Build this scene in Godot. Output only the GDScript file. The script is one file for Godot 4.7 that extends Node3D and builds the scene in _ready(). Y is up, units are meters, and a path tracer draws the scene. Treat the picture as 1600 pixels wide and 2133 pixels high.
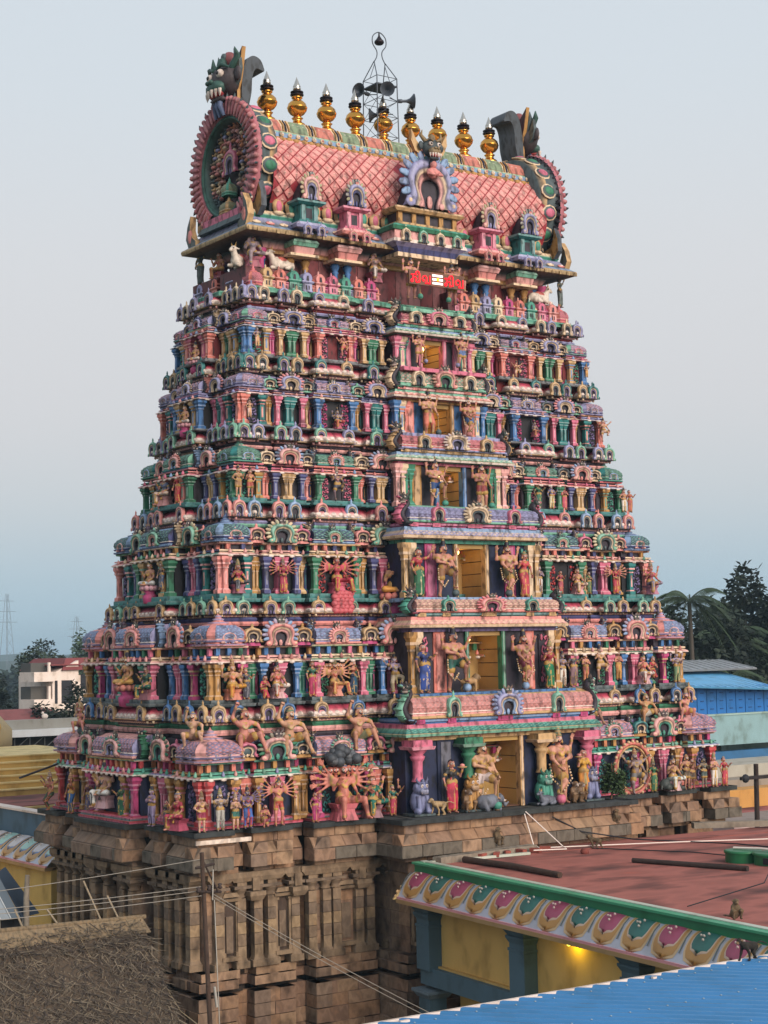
extends Node3D

# ---------------------------------------------------------------- mesh builder
class MB:
	var v := PackedVector3Array()
	var n := PackedVector3Array()
	var c := PackedColorArray()
	var i := PackedInt32Array()
	var col := Color(1, 1, 1)
	var x := Transform3D()

	func k(color: Color) -> MB:
		col = color
		return self

	func quad(a: Vector3, b: Vector3, cc: Vector3, d: Vector3, c0 = null, c1 = null, c2 = null, c3 = null) -> MB:
		var pa := x * a
		var pb := x * b
		var pc := x * cc
		var pd := x * d
		var nn := (pc - pa).cross(pd - pb)
		nn = nn.normalized() if nn.length() > 1e-12 else Vector3.UP
		var s := v.size()
		v.append(pa); v.append(pb); v.append(pc); v.append(pd)
		for q in 4: n.append(nn)
		c.append(c0 if c0 != null else col); c.append(c1 if c1 != null else col)
		c.append(c2 if c2 != null else col); c.append(c3 if c3 != null else col)
		i.append(s); i.append(s + 2); i.append(s + 1); i.append(s); i.append(s + 3); i.append(s + 2)
		return self

	func tri(a: Vector3, b: Vector3, cc: Vector3) -> void:
		var pa := x * a
		var pb := x * b
		var pc := x * cc
		var nn := (pb - pa).cross(pc - pa)
		nn = nn.normalized() if nn.length() > 1e-12 else Vector3.UP
		var s := v.size()
		v.append(pa); v.append(pb); v.append(pc)
		for q in 3: n.append(nn); c.append(col)
		i.append(s); i.append(s + 2); i.append(s + 1)

	# a block whose top may be smaller than its foot: half sizes at the foot and at the top
	func block(o: Vector3, hx: float, hz: float, h: float, tx := -1.0, tz := -1.0) -> MB:
		if tx < 0.0: tx = hx
		if tz < 0.0: tz = hz
		var p := [o + Vector3(-hx, 0, hz), o + Vector3(hx, 0, hz), o + Vector3(hx, 0, -hz), o + Vector3(-hx, 0, -hz)]
		var t := [o + Vector3(-tx, h, tz), o + Vector3(tx, h, tz), o + Vector3(tx, h, -tz), o + Vector3(-tx, h, -tz)]
		for q in 4:
			quad(p[q], p[(q + 1) % 4], t[(q + 1) % 4], t[q])
		quad(t[0], t[1], t[2], t[3])
		quad(p[3], p[2], p[1], p[0])
		return self

	func box(ce: Vector3, s: Vector3) -> MB:
		return block(ce - Vector3(0, s.y / 2, 0), s.x / 2, s.z / 2, s.y)

	# smooth grid of points rows x cols
	func grid(pts: Array, cols: Array, rows: int, w: int) -> void:
		var s := v.size()
		for r in rows:
			for q in w:
				var p: Vector3 = pts[r * w + q]
				var r0: Vector3 = pts[maxi(r - 1, 0) * w + q]
				var r1: Vector3 = pts[mini(r + 1, rows - 1) * w + q]
				var q0: Vector3 = pts[r * w + maxi(q - 1, 0)]
				var q1: Vector3 = pts[r * w + mini(q + 1, w - 1)]
				var nn := (q1 - q0).cross(r1 - r0)
				nn = nn.normalized() if nn.length() > 1e-12 else Vector3.UP
				v.append(x * p)
				n.append((x.basis * nn).normalized())
				c.append(cols[r * w + q] if cols.size() else col)
		for r in rows - 1:
			for q in w - 1:
				var a := s + r * w + q
				i.append(a); i.append(a + w + 1); i.append(a + 1)
				i.append(a); i.append(a + w); i.append(a + w + 1)

	# turned shape about y; prof of [radius, y, Color]
	func lathe(prof: Array, segs := 10, o := Vector3.ZERO) -> MB:
		var s := v.size()
		var m := prof.size()
		for r in m:
			var p0 = prof[maxi(r - 1, 0)]
			var p1 = prof[mini(r + 1, m - 1)]
			var d := Vector2(p1[0] - p0[0], p1[1] - p0[1])
			var nn := Vector2(d.y, -d.x).normalized() if d.length() > 1e-9 else Vector2(1, 0)
			for q in segs + 1:
				var a := TAU * q / segs
				v.append(x * (o + Vector3(cos(a) * prof[r][0], prof[r][1], sin(a) * prof[r][0])))
				n.append((x.basis * Vector3(cos(a) * nn.x, nn.y, sin(a) * nn.x)).normalized())
				c.append(prof[r][2] if prof[r].size() > 2 else col)
		for r in m - 1:
			for q in segs:
				var a := s + r * (segs + 1) + q
				var b := a + segs + 1
				i.append(a); i.append(a + 1); i.append(b + 1)
				i.append(a); i.append(b + 1); i.append(b)
		return self

	func ball(o: Vector3, rad: Vector3, rings := 5, segs := 8) -> MB:
		var s := v.size()
		for r in rings + 1:
			var t := PI * r / rings
			for q in segs + 1:
				var a := TAU * q / segs
				var d := Vector3(sin(t) * cos(a), -cos(t), sin(t) * sin(a))
				v.append(x * (o + d * rad))
				n.append((x.basis * (d / rad)).normalized())
				c.append(col)
		for r in rings:
			for q in segs:
				var a := s + r * (segs + 1) + q
				var b := a + segs + 1
				i.append(a); i.append(a + 1); i.append(b + 1)
				i.append(a); i.append(b + 1); i.append(b)
		return self

	# tube along points, radius each (float or array)
	func tube(pts: Array, rad, sides := 6, shut := false) -> MB:
		var s := v.size()
		var m := pts.size()
		var up := Vector3.UP
		for r in m:
			var a: Vector3 = pts[(r - 1 + m) % m] if shut else pts[maxi(r - 1, 0)]
			var b: Vector3 = pts[(r + 1) % m] if shut else pts[mini(r + 1, m - 1)]
			var d := (b - a).normalized()
			if absf(d.dot(up)) > 0.95: up = Vector3.RIGHT if absf(d.x) < 0.9 else Vector3.BACK
			var sx := up.cross(d).normalized()
			var sy := d.cross(sx)
			up = sy
			var rr: float = rad[r] if rad is Array else rad
			for q in sides + 1:
				var t := TAU * q / sides
				var o := sx * cos(t) + sy * sin(t)
				v.append(x * (pts[r] + o * rr))
				n.append((x.basis * o).normalized())
				c.append(col)
		for r in (m if shut else m - 1):
			for q in sides:
				var a := s + r * (sides + 1) + q
				var b := s + ((r + 1) % m) * (sides + 1) + q
				i.append(a); i.append(b + 1); i.append(a + 1)
				i.append(a); i.append(b); i.append(b + 1)
		if not shut:
			for e in [0, m - 1]:
				var cc: Vector3 = pts[e]
				for q in sides:
					var p: int = s + e * (sides + 1) + q
					var g := v.size()
					var nd: Vector3 = (pts[e] - pts[1 if e == 0 else m - 2]).normalized()
					v.append(x * cc); v.append(v[p]); v.append(v[p + 1])
					for z in 3: n.append((x.basis * nd).normalized()); c.append(col)
					if e == 0: i.append(g); i.append(g + 1); i.append(g + 2)
					else: i.append(g); i.append(g + 2); i.append(g + 1)
		return self

	# a moulding: prof [out, y, Color] swept along a plan path of Vector2(x, z); the outside is on the left of the travel as seen from above with z down
	func mould(path: Array, prof: Array, shut := true, miter_max := 3.0) -> MB:
		var m := path.size()
		var off := []
		for r in m:
			var p: Vector2 = path[r]
			var d0: Vector2 = (p - path[(r - 1 + m) % m]).normalized() if (shut or r > 0) else Vector2.ZERO
			var d1: Vector2 = (path[(r + 1) % m] - p).normalized() if (shut or r < m - 1) else Vector2.ZERO
			if d0 == Vector2.ZERO: d0 = d1
			if d1 == Vector2.ZERO: d1 = d0
			var n0 := Vector2(-d0.y, d0.x)
			var n1 := Vector2(-d1.y, d1.x)
			var b := (n0 + n1)
			if b.length() < 1e-4: b = n0
			b = b.normalized()
			off.append(b * minf(1.0 / maxf(b.dot(n0), 0.05), miter_max))
		for r in (m if shut else m - 1):
			var a: Vector2 = path[r]
			var b: Vector2 = path[(r + 1) % m]
			var oa: Vector2 = off[r]
			var ob: Vector2 = off[(r + 1) % m]
			for q in prof.size() - 1:
				var p0 = prof[q]
				var p1 = prof[q + 1]
				var a0: Vector2 = a + oa * p0[0]
				var b0: Vector2 = b + ob * p0[0]
				var a1: Vector2 = a + oa * p1[0]
				var b1: Vector2 = b + ob * p1[0]
				var k0: Color = p0[2][(r / 2) % p0[2].size()] if p0[2] is Array else p0[2]
				var k1: Color = p1[2][(r / 2) % p1[2].size()] if p1[2] is Array else p1[2]
				quad(Vector3(a0.x, p0[1], a0.y), Vector3(b0.x, p0[1], b0.y), Vector3(b1.x, p1[1], b1.y), Vector3(a1.x, p1[1], a1.y), k0, k0, k1, k1)
		return self

	# flat cap over a plan path
	func cap(path: Array, y: float, color: Color) -> MB:
		var poly := PackedVector2Array(path)
		var t := Geometry2D.triangulate_polygon(poly)
		col = color
		for q in range(0, t.size(), 3):
			var a := poly[t[q]]
			var b := poly[t[q + 1]]
			var d := poly[t[q + 2]]
			var s := v.size()
			for p in [a, b, d]:
				v.append(x * Vector3(p.x, y, p.y)); n.append(Vector3.UP); c.append(col)
			var cw := (b - a).cross(d - a) > 0.0
			i.append(s); i.append(s + (1 if cw else 2)); i.append(s + (2 if cw else 1))
		return self

	# a patch of studs or tiles: nu x nv cells, each a little pyramid
	func studs(p00: Vector3, p10: Vector3, p11: Vector3, p01: Vector3, nu: int, nv: int, edge: Color, mid: Color, rise: float) -> void:
		var nn := (p10 - p00).cross(p01 - p00).normalized() * rise
		var odd := 0
		for r in nv:
			for q in nu:
				var u0 := float(q) / nu
				var u1 := float(q + 1) / nu
				var v0 := float(r) / nv
				var v1 := float(r + 1) / nv
				var um := (u0 + u1) / 2
				var vm := (v0 + v1) / 2
				var ce: Vector3 = bil(p00, p10, p11, p01, um, vm) + nn
				var m := [bil(p00, p10, p11, p01, um, v0), bil(p00, p10, p11, p01, u1, vm), bil(p00, p10, p11, p01, um, v1), bil(p00, p10, p11, p01, u0, vm)]
				var cr := [bil(p00, p10, p11, p01, u0, v0), bil(p00, p10, p11, p01, u1, v0), bil(p00, p10, p11, p01, u1, v1), bil(p00, p10, p11, p01, u0, v1)]
				col = mid
				for t in 4:
					tri3(ce, m[t], m[(t + 1) % 4], mid, edge, edge)
				for t in 4:
					var e: Vector3 = cr[t] + nn
					tri3(m[(t + 3) % 4], e, m[t], edge, mid, edge)

	func bil(p00: Vector3, p10: Vector3, p11: Vector3, p01: Vector3, a: float, b: float) -> Vector3:
		return p00.lerp(p10, a).lerp(p01.lerp(p11, a), b)

	func tri3(a: Vector3, b: Vector3, cc: Vector3, c0: Color, c1: Color, c2: Color) -> void:
		tri(a, b, cc)
		var s := c.size()
		c[s - 3] = c0; c[s - 2] = c1; c[s - 1] = c2

	func add(o: MB, t: Transform3D) -> MB:
		var s := v.size()
		var tt := x * t
		v.append_array(tt * o.v)
		var nb := tt.basis
		if nb.is_conformal():
			n.append_array(Transform3D(nb.orthonormalized(), Vector3.ZERO) * o.n)
		else:
			var inv := nb.inverse().transposed()
			for p in o.n: n.append((inv * p).normalized())
		c.append_array(o.c)
		var flip := nb.determinant() < 0.0
		var m := o.i.size()
		var at := i.size()
		i.resize(at + m)
		for q in range(0, m, 3):
			i[at + q] = o.i[q] + s
			i[at + q + 1] = o.i[q + (2 if flip else 1)] + s
			i[at + q + 2] = o.i[q + (1 if flip else 2)] + s
		return self

	func mesh() -> ArrayMesh:
		var am := ArrayMesh.new()
		if v.size() == 0: return am
		var a := []
		a.resize(Mesh.ARRAY_MAX)
		a[Mesh.ARRAY_VERTEX] = v
		a[Mesh.ARRAY_NORMAL] = n
		a[Mesh.ARRAY_COLOR] = c
		a[Mesh.ARRAY_INDEX] = i
		am.add_surface_from_arrays(Mesh.PRIMITIVE_TRIANGLES, a)
		return am

# ---------------------------------------------------------------- helpers
var mats := {}
var rng := RandomNumberGenerator.new()
var names := {}

static func C(hex: String) -> Color:
	return Color(hex).srgb_to_linear()

func numbered(called: String) -> String:
	if not names.has(called):
		names[called] = 0
		return called
	names[called] += 1
	return "%s_%03d" % [called, names[called]]

func thing(called: String, label: String, category: String, at := Vector3.ZERO, turn := 0.0, group := "") -> Node3D:
	var o := Node3D.new()
	o.name = numbered(called)
	add_child(o)
	o.position = at
	o.rotation.y = turn
	tag(o, label, category, group)
	return o

func tag(o: Node, label: String, category: String, group := "") -> void:
	o.set_meta("label", label)
	o.set_meta("category", category)
	if group: o.set_meta("group", group)

func put(called: String, m, mat: Material, parent: Node = self, t := Transform3D()) -> MeshInstance3D:
	var o := MeshInstance3D.new()
	o.mesh = m.mesh() if m is MB else m
	o.material_override = mat
	if parent == self: o.name = numbered(called)
	else: o.name = called
	parent.add_child(o, true)
	o.transform = t
	return o

func structure(called: String, m, mat: Material, t := Transform3D()) -> MeshInstance3D:
	var o := put(called, m, mat, self, t)
	o.set_meta("kind", "structure")
	return o

func group_node(called: String, parent: Node, at := Vector3.ZERO, turn := 0.0) -> Node3D:
	var o := Node3D.new()
	o.name = called
	parent.add_child(o, true)
	o.position = at
	o.rotation.y = turn
	return o

func xf(p: Vector3, turn := 0.0, s := Vector3.ONE) -> Transform3D:
	return Transform3D(Basis(Vector3.UP, turn) * Basis.from_scale(s), p)

func noise_tex(sz: int, freq: float, seed_: int, ramp: Array, oct := 4, kind := FastNoiseLite.TYPE_SIMPLEX_SMOOTH, bump := false) -> NoiseTexture2D:
	var t := NoiseTexture2D.new()
	var f := FastNoiseLite.new()
	f.noise_type = kind
	f.seed = seed_
	f.frequency = freq
	f.fractal_octaves = oct
	t.width = sz; t.height = sz
	t.seamless = true
	t.noise = f
	t.generate_mipmaps = false
	if bump:
		t.as_normal_map = true
		t.bump_strength = 6.0
	elif ramp.size():
		var g := Gradient.new()
		var offs := PackedFloat32Array()
		var cols := PackedColorArray()
		for q in ramp:
			offs.append(q[0]); cols.append(q[1])
		g.offsets = offs; g.colors = cols
		t.color_ramp = g
	return t

func paint(key: String, rough := 0.7, tex: Texture2D = null, scale := Vector3.ONE, metal := 0.0, vertex := true, colour := Color.WHITE, normal: Texture2D = null, nscale := 0.5) -> StandardMaterial3D:
	if mats.has(key): return mats[key]
	var m := StandardMaterial3D.new()
	m.resource_name = key
	m.vertex_color_use_as_albedo = vertex
	m.albedo_color = colour
	m.roughness = rough
	m.metallic = metal
	m.cull_mode = BaseMaterial3D.CULL_DISABLED
	if tex:
		m.albedo_texture = tex
		m.uv1_triplanar = true
		m.uv1_world_triplanar = true
		m.uv1_scale = scale
	if normal:
		m.normal_enabled = true
		m.normal_texture = normal
		m.normal_scale = nscale
		m.uv1_triplanar = true
		m.uv1_world_triplanar = true
		m.uv1_scale = scale
	mats[key] = m
	return m

func _ready() -> void:
	# camera, sky, sun, exposure
	var cam := Camera3D.new()
	cam.name = "camera"
	cam.position = Vector3(-28.3486, 4.2076, 40.2048)
	cam.rotation_degrees = Vector3(4.66856, -34.9387, -1.17849)
	cam.fov = 33.7144
	cam.near = 0.1
	cam.far = 6000.0
	add_child(cam)
	cam.current = true
	var env := Environment.new()
	env.background_mode = Environment.BG_SKY
	env.sky = Sky.new()
	env.sky.sky_material = dusk_sky()
	env.background_energy_multiplier = 1.0
	env.tonemap_mode = Environment.TONE_MAPPER_LINEAR
	env.tonemap_exposure = 1.12
	env.sdfgi_enabled = true
	env.ssao_enabled = true
	env.ssil_enabled = true
	env.fog_enabled = true
	env.fog_density = 0.00035
	env.fog_light_color = Color(0.62, 0.72, 0.78)
	var we := WorldEnvironment.new()
	we.name = "world"
	we.environment = env
	add_child(we)
	var sun := DirectionalLight3D.new()
	sun.name = "sun"
	sun.light_energy = 1.1
	sun.light_color = Color(1.0, 0.94, 0.89)
	sun.light_angular_distance = 40.0
	sun.shadow_enabled = true
	add_child(sun)
	sun.look_at_from_position(Vector3(3, 16, 40), Vector3.ZERO)

	rng.seed = 7
	paints()
	surfaces()
	tower()
	roof()
	crown_pieces()
	stone_base()
	statues()
	surroundings()

func dusk_sky() -> PanoramaSkyMaterial:
	var im := Image.create(256, 128, false, Image.FORMAT_RGBF)
	# after sunset: clear, pale grey blue, a faint blush low down, the blue earth shadow at the horizon
	var stops := [[-1.0, Color(0.10, 0.095, 0.085)], [-0.04, Color(0.20, 0.22, 0.22)], [0.0, Color(0.35, 0.48, 0.56)], [0.04, Color(0.41, 0.52, 0.59)], [0.09, Color(0.55, 0.585, 0.61)], [0.14, Color(0.61, 0.615, 0.635)], [0.22, Color(0.625, 0.64, 0.665)], [0.32, Color(0.6, 0.655, 0.705)], [0.5, Color(0.57, 0.64, 0.71)], [1.0, Color(0.46, 0.55, 0.66)]]
	for y in 128:
		var e := sin(PI * (0.5 - (y + 0.5) / 128.0))
		var c: Color = stops[0][1]
		for q in stops.size() - 1:
			if e >= stops[q][0] and e <= stops[q + 1][0]:
				c = stops[q][1].lerp(stops[q + 1][1], (e - stops[q][0]) / (stops[q + 1][0] - stops[q][0]))
		for x in 256: im.set_pixel(x, y, c)
	var m := PanoramaSkyMaterial.new()
	m.panorama = ImageTexture.create_from_image(im)
	return m

func surfaces() -> void:
	var grime := noise_tex(512, 0.012, 3, [[0.0, Color(0.35, 0.35, 0.34)], [0.27, Color(0.66, 0.65, 0.64)], [0.43, Color(0.93, 0.92, 0.91)], [0.6, Color(1, 1, 1)], [1.0, Color(0.84, 0.84, 0.83)]], 6)
	paint("stucco", 0.62, grime, Vector3(0.6, 0.3, 0.6))
	var wash := noise_tex(512, 0.006, 23, [[0.0, Color(0.78, 0.76, 0.72)], [0.4, Color(0.96, 0.95, 0.94)], [1.0, Color(1, 1, 1)]], 4)
	paint("wash", 0.8, wash, Vector3(0.3, 0.2, 0.3))
	paint("gilt", 0.2, null, Vector3.ONE, 1.0, false, Color("e0a048"))
	paint("tarnish", 0.5, null, Vector3.ONE, 0.5, false, Color("2a2226"))
	paint("silver", 0.25, null, Vector3.ONE, 1.0, false, Color("c9c0b4"))
	paint("steel", 0.5, null, Vector3.ONE, 0.4, false, Color("4a5058"))
	paint("plain", 0.7)

func tower() -> void:
	var t := thing("temple_tower", "tall tapering temple gate tower of brightly painted stucco storeys with nine gilt finials", "temple tower")
	for i in 6: storey(i, t)

# ---------------------------------------------------------------- sculpted figures: a smooth field over tapered bones, meshed as surface nets
# bones of [a, b, ra, rb, id]; the ids choose the paint: 0 skin, 1 lower cloth, 2 gold, 3 upper cloth, 4 hair, 5 white, 6 black, 7 sash, 8 lips
func field(bones: Array, cell: float, k: float) -> Dictionary:
	var lo := Vector3(1e9, 1e9, 1e9)
	var hi := -lo
	for b in bones:
		var r := maxf(b[2], b[3]) + cell * 2.5
		lo = lo.min(b[0] - Vector3.ONE * r).min(b[1] - Vector3.ONE * r)
		hi = hi.max(b[0] + Vector3.ONE * r).max(b[1] + Vector3.ONE * r)
	var nx := int((hi.x - lo.x) / cell) + 2
	var ny := int((hi.y - lo.y) / cell) + 2
	var nz := int((hi.z - lo.z) / cell) + 2
	var sum := PackedFloat32Array()
	var best := PackedFloat32Array()
	var ids := PackedByteArray()
	sum.resize(nx * ny * nz)
	best.resize(nx * ny * nz)
	best.fill(1e9)
	ids.resize(nx * ny * nz)
	for b in bones:
		var pa: Vector3 = b[0]
		var pb: Vector3 = b[1]
		var ra: float = b[2]
		var dr: float = b[3] - b[2]
		var id: int = b[4]
		var ab := pb - pa
		var l2 := maxf(ab.length_squared(), 1e-9)
		var r := maxf(b[2], b[3]) + maxf(cell * 2.0, 2.2 / k)
		var m0 := ((pa.min(pb) - Vector3.ONE * r - lo) / cell).max(Vector3.ZERO)
		var m1 := (pa.max(pb) + Vector3.ONE * r - lo) / cell
		var x1 := mini(int(m1.x) + 1, nx - 1)
		var y1 := mini(int(m1.y) + 1, ny - 1)
		var z1 := mini(int(m1.z) + 1, nz - 1)
		for z in range(int(m0.z), z1 + 1):
			for y in range(int(m0.y), y1 + 1):
				var at := (z * ny + y) * nx
				for xx in range(int(m0.x), x1 + 1):
					var p := lo + Vector3(xx, y, z) * cell - pa
					var t := clampf(p.dot(ab) / l2, 0.0, 1.0)
					var d := (p - ab * t).length() - ra - dr * t
					sum[at + xx] += exp(-k * d)
					if d < best[at + xx]:
						best[at + xx] = d
						ids[at + xx] = id
	var v := PackedVector3Array()
	var vid := PackedByteArray()
	var ind := PackedInt32Array()
	var slot := PackedInt32Array()
	slot.resize(nx * ny * nz)
	slot.fill(-1)
	var o := [0, 1, nx, nx + 1, nx * ny, nx * ny + 1, nx * ny + nx, nx * ny + nx + 1]
	var corner := [Vector3(0, 0, 0), Vector3(1, 0, 0), Vector3(0, 1, 0), Vector3(1, 1, 0), Vector3(0, 0, 1), Vector3(1, 0, 1), Vector3(0, 1, 1), Vector3(1, 1, 1)]
	var edges := [[0, 1], [2, 3], [4, 5], [6, 7], [0, 2], [1, 3], [4, 6], [5, 7], [0, 4], [1, 5], [2, 6], [3, 7]]
	var o1: int = o[1]; var o2: int = o[2]; var o3: int = o[3]; var o4: int = o[4]; var o5: int = o[5]; var o6: int = o[6]; var o7: int = o[7]
	for z in nz - 1:
		for y in ny - 1:
			var at := (z * ny + y) * nx
			for xx in nx - 1:
				var q := at + xx
				var m := int(sum[q] >= 1.0) + int(sum[q + o1] >= 1.0) + int(sum[q + o2] >= 1.0) + int(sum[q + o3] >= 1.0) + int(sum[q + o4] >= 1.0) + int(sum[q + o5] >= 1.0) + int(sum[q + o6] >= 1.0) + int(sum[q + o7] >= 1.0)
				if m == 0 or m == 8: continue
				var acc := Vector3.ZERO
				var cnt := 0
				for e in edges:
					var s0 := sum[q + o[e[0]]]
					var s1 := sum[q + o[e[1]]]
					if (s0 >= 1.0) != (s1 >= 1.0):
						var d0 := log(maxf(s0, 1e-7))
						var d1 := log(maxf(s1, 1e-7))
						acc += corner[e[0]].lerp(corner[e[1]], clampf(d0 / (d0 - d1), 0.05, 0.95))
						cnt += 1
				var f := acc / cnt
				slot[q] = v.size()
				v.append(lo + (Vector3(xx, y, z) + f) * cell)
				vid.append(ids[q + o[int(f.x > 0.5) + 2 * int(f.y > 0.5) + 4 * int(f.z > 0.5)]])
	for z in range(1, nz - 1):
		for y in range(1, ny - 1):
			var at := (z * ny + y) * nx
			for xx in range(1, nx - 1):
				var q := at + xx
				var ins := sum[q] >= 1.0
				for ax in 3:
					var step: int = [1, nx, nx * ny][ax]
					if ins == (sum[q + step] >= 1.0): continue
					var u: int = [nx, nx * ny, 1][ax]
					var w: int = [nx * ny, 1, nx][ax]
					var a := slot[q - u - w]
					var b := slot[q - w]
					var c := slot[q]
					var d := slot[q - u]
					if a < 0 or b < 0 or c < 0 or d < 0: continue
					if ins: ind.append_array(PackedInt32Array([a, c, b, a, d, c]))
					else: ind.append_array(PackedInt32Array([a, b, c, a, c, d]))
	var n := PackedVector3Array()
	n.resize(v.size())
	for q in range(0, ind.size(), 3):
		var a := v[ind[q]]
		var g := (v[ind[q + 2]] - a).cross(v[ind[q + 1]] - a)
		n[ind[q]] += g; n[ind[q + 1]] += g; n[ind[q + 2]] += g
	for q in n.size(): n[q] = n[q].normalized()
	return {"v": v, "n": n, "i": ind, "id": vid}

func join(to: Dictionary, from: Dictionary, t: Transform3D) -> void:
	var s: int = to.v.size()
	to.v.append_array(t * from.v)
	to.n.append_array(Transform3D(t.basis.orthonormalized(), Vector3.ZERO) * from.n)
	to.id.append_array(from.id)
	var flip := t.basis.determinant() < 0.0
	var m: int = from.i.size()
	var at: int = to.i.size()
	to.i.resize(at + m)
	for q in range(0, m, 3):
		to.i[at + q] = from.i[q] + s
		to.i[at + q + 1] = from.i[q + (2 if flip else 1)] + s
		to.i[at + q + 2] = from.i[q + (1 if flip else 2)] + s

func coloured(f: Dictionary, pal: Array) -> ArrayMesh:
	var c := PackedColorArray()
	c.resize(f.v.size())
	for q in f.v.size(): c[q] = pal[f.id[q]]
	var a := []
	a.resize(Mesh.ARRAY_MAX)
	a[Mesh.ARRAY_VERTEX] = f.v
	a[Mesh.ARRAY_NORMAL] = f.n
	a[Mesh.ARRAY_COLOR] = c
	a[Mesh.ARRAY_INDEX] = f.i
	var am := ArrayMesh.new()
	am.add_surface_from_arrays(Mesh.PRIMITIVE_TRIANGLES, a)
	return am

var head_of := {}
func head(kind: String) -> Dictionary:      # faces +z, the neck joint at the origin; about 0.26 high
	if head_of.has(kind): return head_of[kind]
	var b := []
	b.append([Vector3(0, 0.135, -0.012), Vector3(0, 0.145, 0.012), 0.098, 0.095, 0])
	b.append([Vector3(0, 0.06, 0.02), Vector3(0, 0.05, 0.045), 0.066, 0.048, 0])
	b.append([Vector3(0, -0.05, -0.005), Vector3(0, 0.05, 0), 0.052, 0.055, 0])
	b.append([Vector3(0, 0.135, 0.1), Vector3(0, 0.1, 0.11), 0.01, 0.017, 0])
	for s in [-1, 1]:
		b.append([Vector3(s * 0.036, 0.133, 0.087), Vector3(s * 0.044, 0.133, 0.083), 0.023, 0.02, 5])
		b.append([Vector3(s * 0.038, 0.133, 0.104), Vector3(s * 0.039, 0.132, 0.104), 0.0085, 0.0085, 6])
		b.append([Vector3(s * 0.018, 0.162, 0.099), Vector3(s * 0.06, 0.165, 0.08), 0.0065, 0.006, 6])
		b.append([Vector3(s * 0.1, 0.14, -0.01), Vector3(s * 0.102, 0.1, -0.005), 0.018, 0.016, 0])
		b.append([Vector3(s * 0.108, 0.075, 0), Vector3(s * 0.112, 0.05, 0), 0.02, 0.026, 2])
		if kind == "moustache" or kind == "lion":
			b.append([Vector3(s * 0.006, 0.078, 0.106), Vector3(s * 0.062, 0.086, 0.084), 0.012, 0.007, 6])
	b.append([Vector3(-0.014, 0.058, 0.094), Vector3(0.014, 0.058, 0.096), 0.0105, 0.0105, 8])
	# hair: a cap behind, and a fall of it
	b.append([Vector3(0, 0.165, -0.03), Vector3(0, 0.1, -0.06), 0.098, 0.08, 4])
	if kind == "woman":
		b.append([Vector3(0, 0.14, -0.11), Vector3(0, 0.07, -0.12), 0.06, 0.055, 4])
		b.append([Vector3(0, 0.2, 0.05), Vector3(0, 0.21, 0.0), 0.045, 0.06, 4])
	elif kind == "lion":
		for t in 9:
			var a := PI * (-0.15 + 1.3 * t / 8.0)
			b.append([Vector3(cos(a) * 0.1, 0.1 + sin(a) * 0.1, -0.02), Vector3(cos(a) * 0.15, 0.1 + sin(a) * 0.15, -0.03), 0.04, 0.02, 2])
		b.append([Vector3(0, 0.08, 0.08), Vector3(0, 0.07, 0.13), 0.05, 0.042, 0])
	else:
		for s in [-1, 1]:
			b.append([Vector3(s * 0.1, 0.06, -0.06), Vector3(s * 0.16, -0.04, -0.07), 0.035, 0.03, 4])
	if kind == "elephant":
		b.append([Vector3(0, 0.09, 0.1), Vector3(0.02, -0.02, 0.16), 0.04, 0.032, 0])
		b.append([Vector3(0.02, -0.02, 0.16), Vector3(0.07, -0.1, 0.15), 0.03, 0.022, 0])
		for s in [-1, 1]: b.append([Vector3(s * 0.11, 0.12, 0), Vector3(s * 0.2, 0.08, -0.02), 0.06, 0.05, 0])
	head_of[kind] = field(b, 0.0165, 105.0)
	return head_of[kind]

var hand_of := {}
func hand(kind: String) -> Dictionary:      # fingers along +y, the palm towards +z, wrist at the origin; the thumb on the +x side
	if hand_of.has(kind): return hand_of[kind]
	var b := []
	b.append([Vector3(-0.018, 0.02, 0), Vector3(-0.024, 0.085, 0), 0.02, 0.017, 0])
	b.append([Vector3(0.014, 0.02, 0), Vector3(0.022, 0.085, 0), 0.02, 0.017, 0])
	b.append([Vector3(0, -0.02, 0), Vector3(0, 0.02, 0), 0.028, 0.026, 0])
	var len := [0.058, 0.078, 0.084, 0.074]
	for q in 4:
		var x := -0.036 + 0.024 * q
		var l: float = len[q]
		var m := Vector3(x * 1.1, 0.09, 0)
		if kind == "open":
			b.append([m, m + Vector3(x * 0.16, l * 0.55, 0.004), 0.0105, 0.0098, 0])
			b.append([m + Vector3(x * 0.16, l * 0.55, 0.004), m + Vector3(x * 0.25, l, 0.014), 0.0098, 0.0085, 0])
		else:
			b.append([m, m + Vector3(0, l * 0.35, 0.03), 0.0115, 0.0105, 0])
			b.append([m + Vector3(0, l * 0.35, 0.03), m + Vector3(0, -0.01, 0.058), 0.0105, 0.0095, 0])
	if kind == "open":
		b.append([Vector3(0.03, 0.03, 0.006), Vector3(0.062, 0.065, 0.018), 0.014, 0.0115, 0])
		b.append([Vector3(0.062, 0.065, 0.018), Vector3(0.074, 0.098, 0.022), 0.0115, 0.0095, 0])
	else:
		b.append([Vector3(0.03, 0.03, 0.008), Vector3(0.05, 0.06, 0.034), 0.014, 0.012, 0])
		b.append([Vector3(0.05, 0.06, 0.034), Vector3(0.03, 0.09, 0.05), 0.012, 0.01, 0])
	hand_of[kind] = field(b, 0.0125, 170.0)
	return hand_of[kind]

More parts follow.
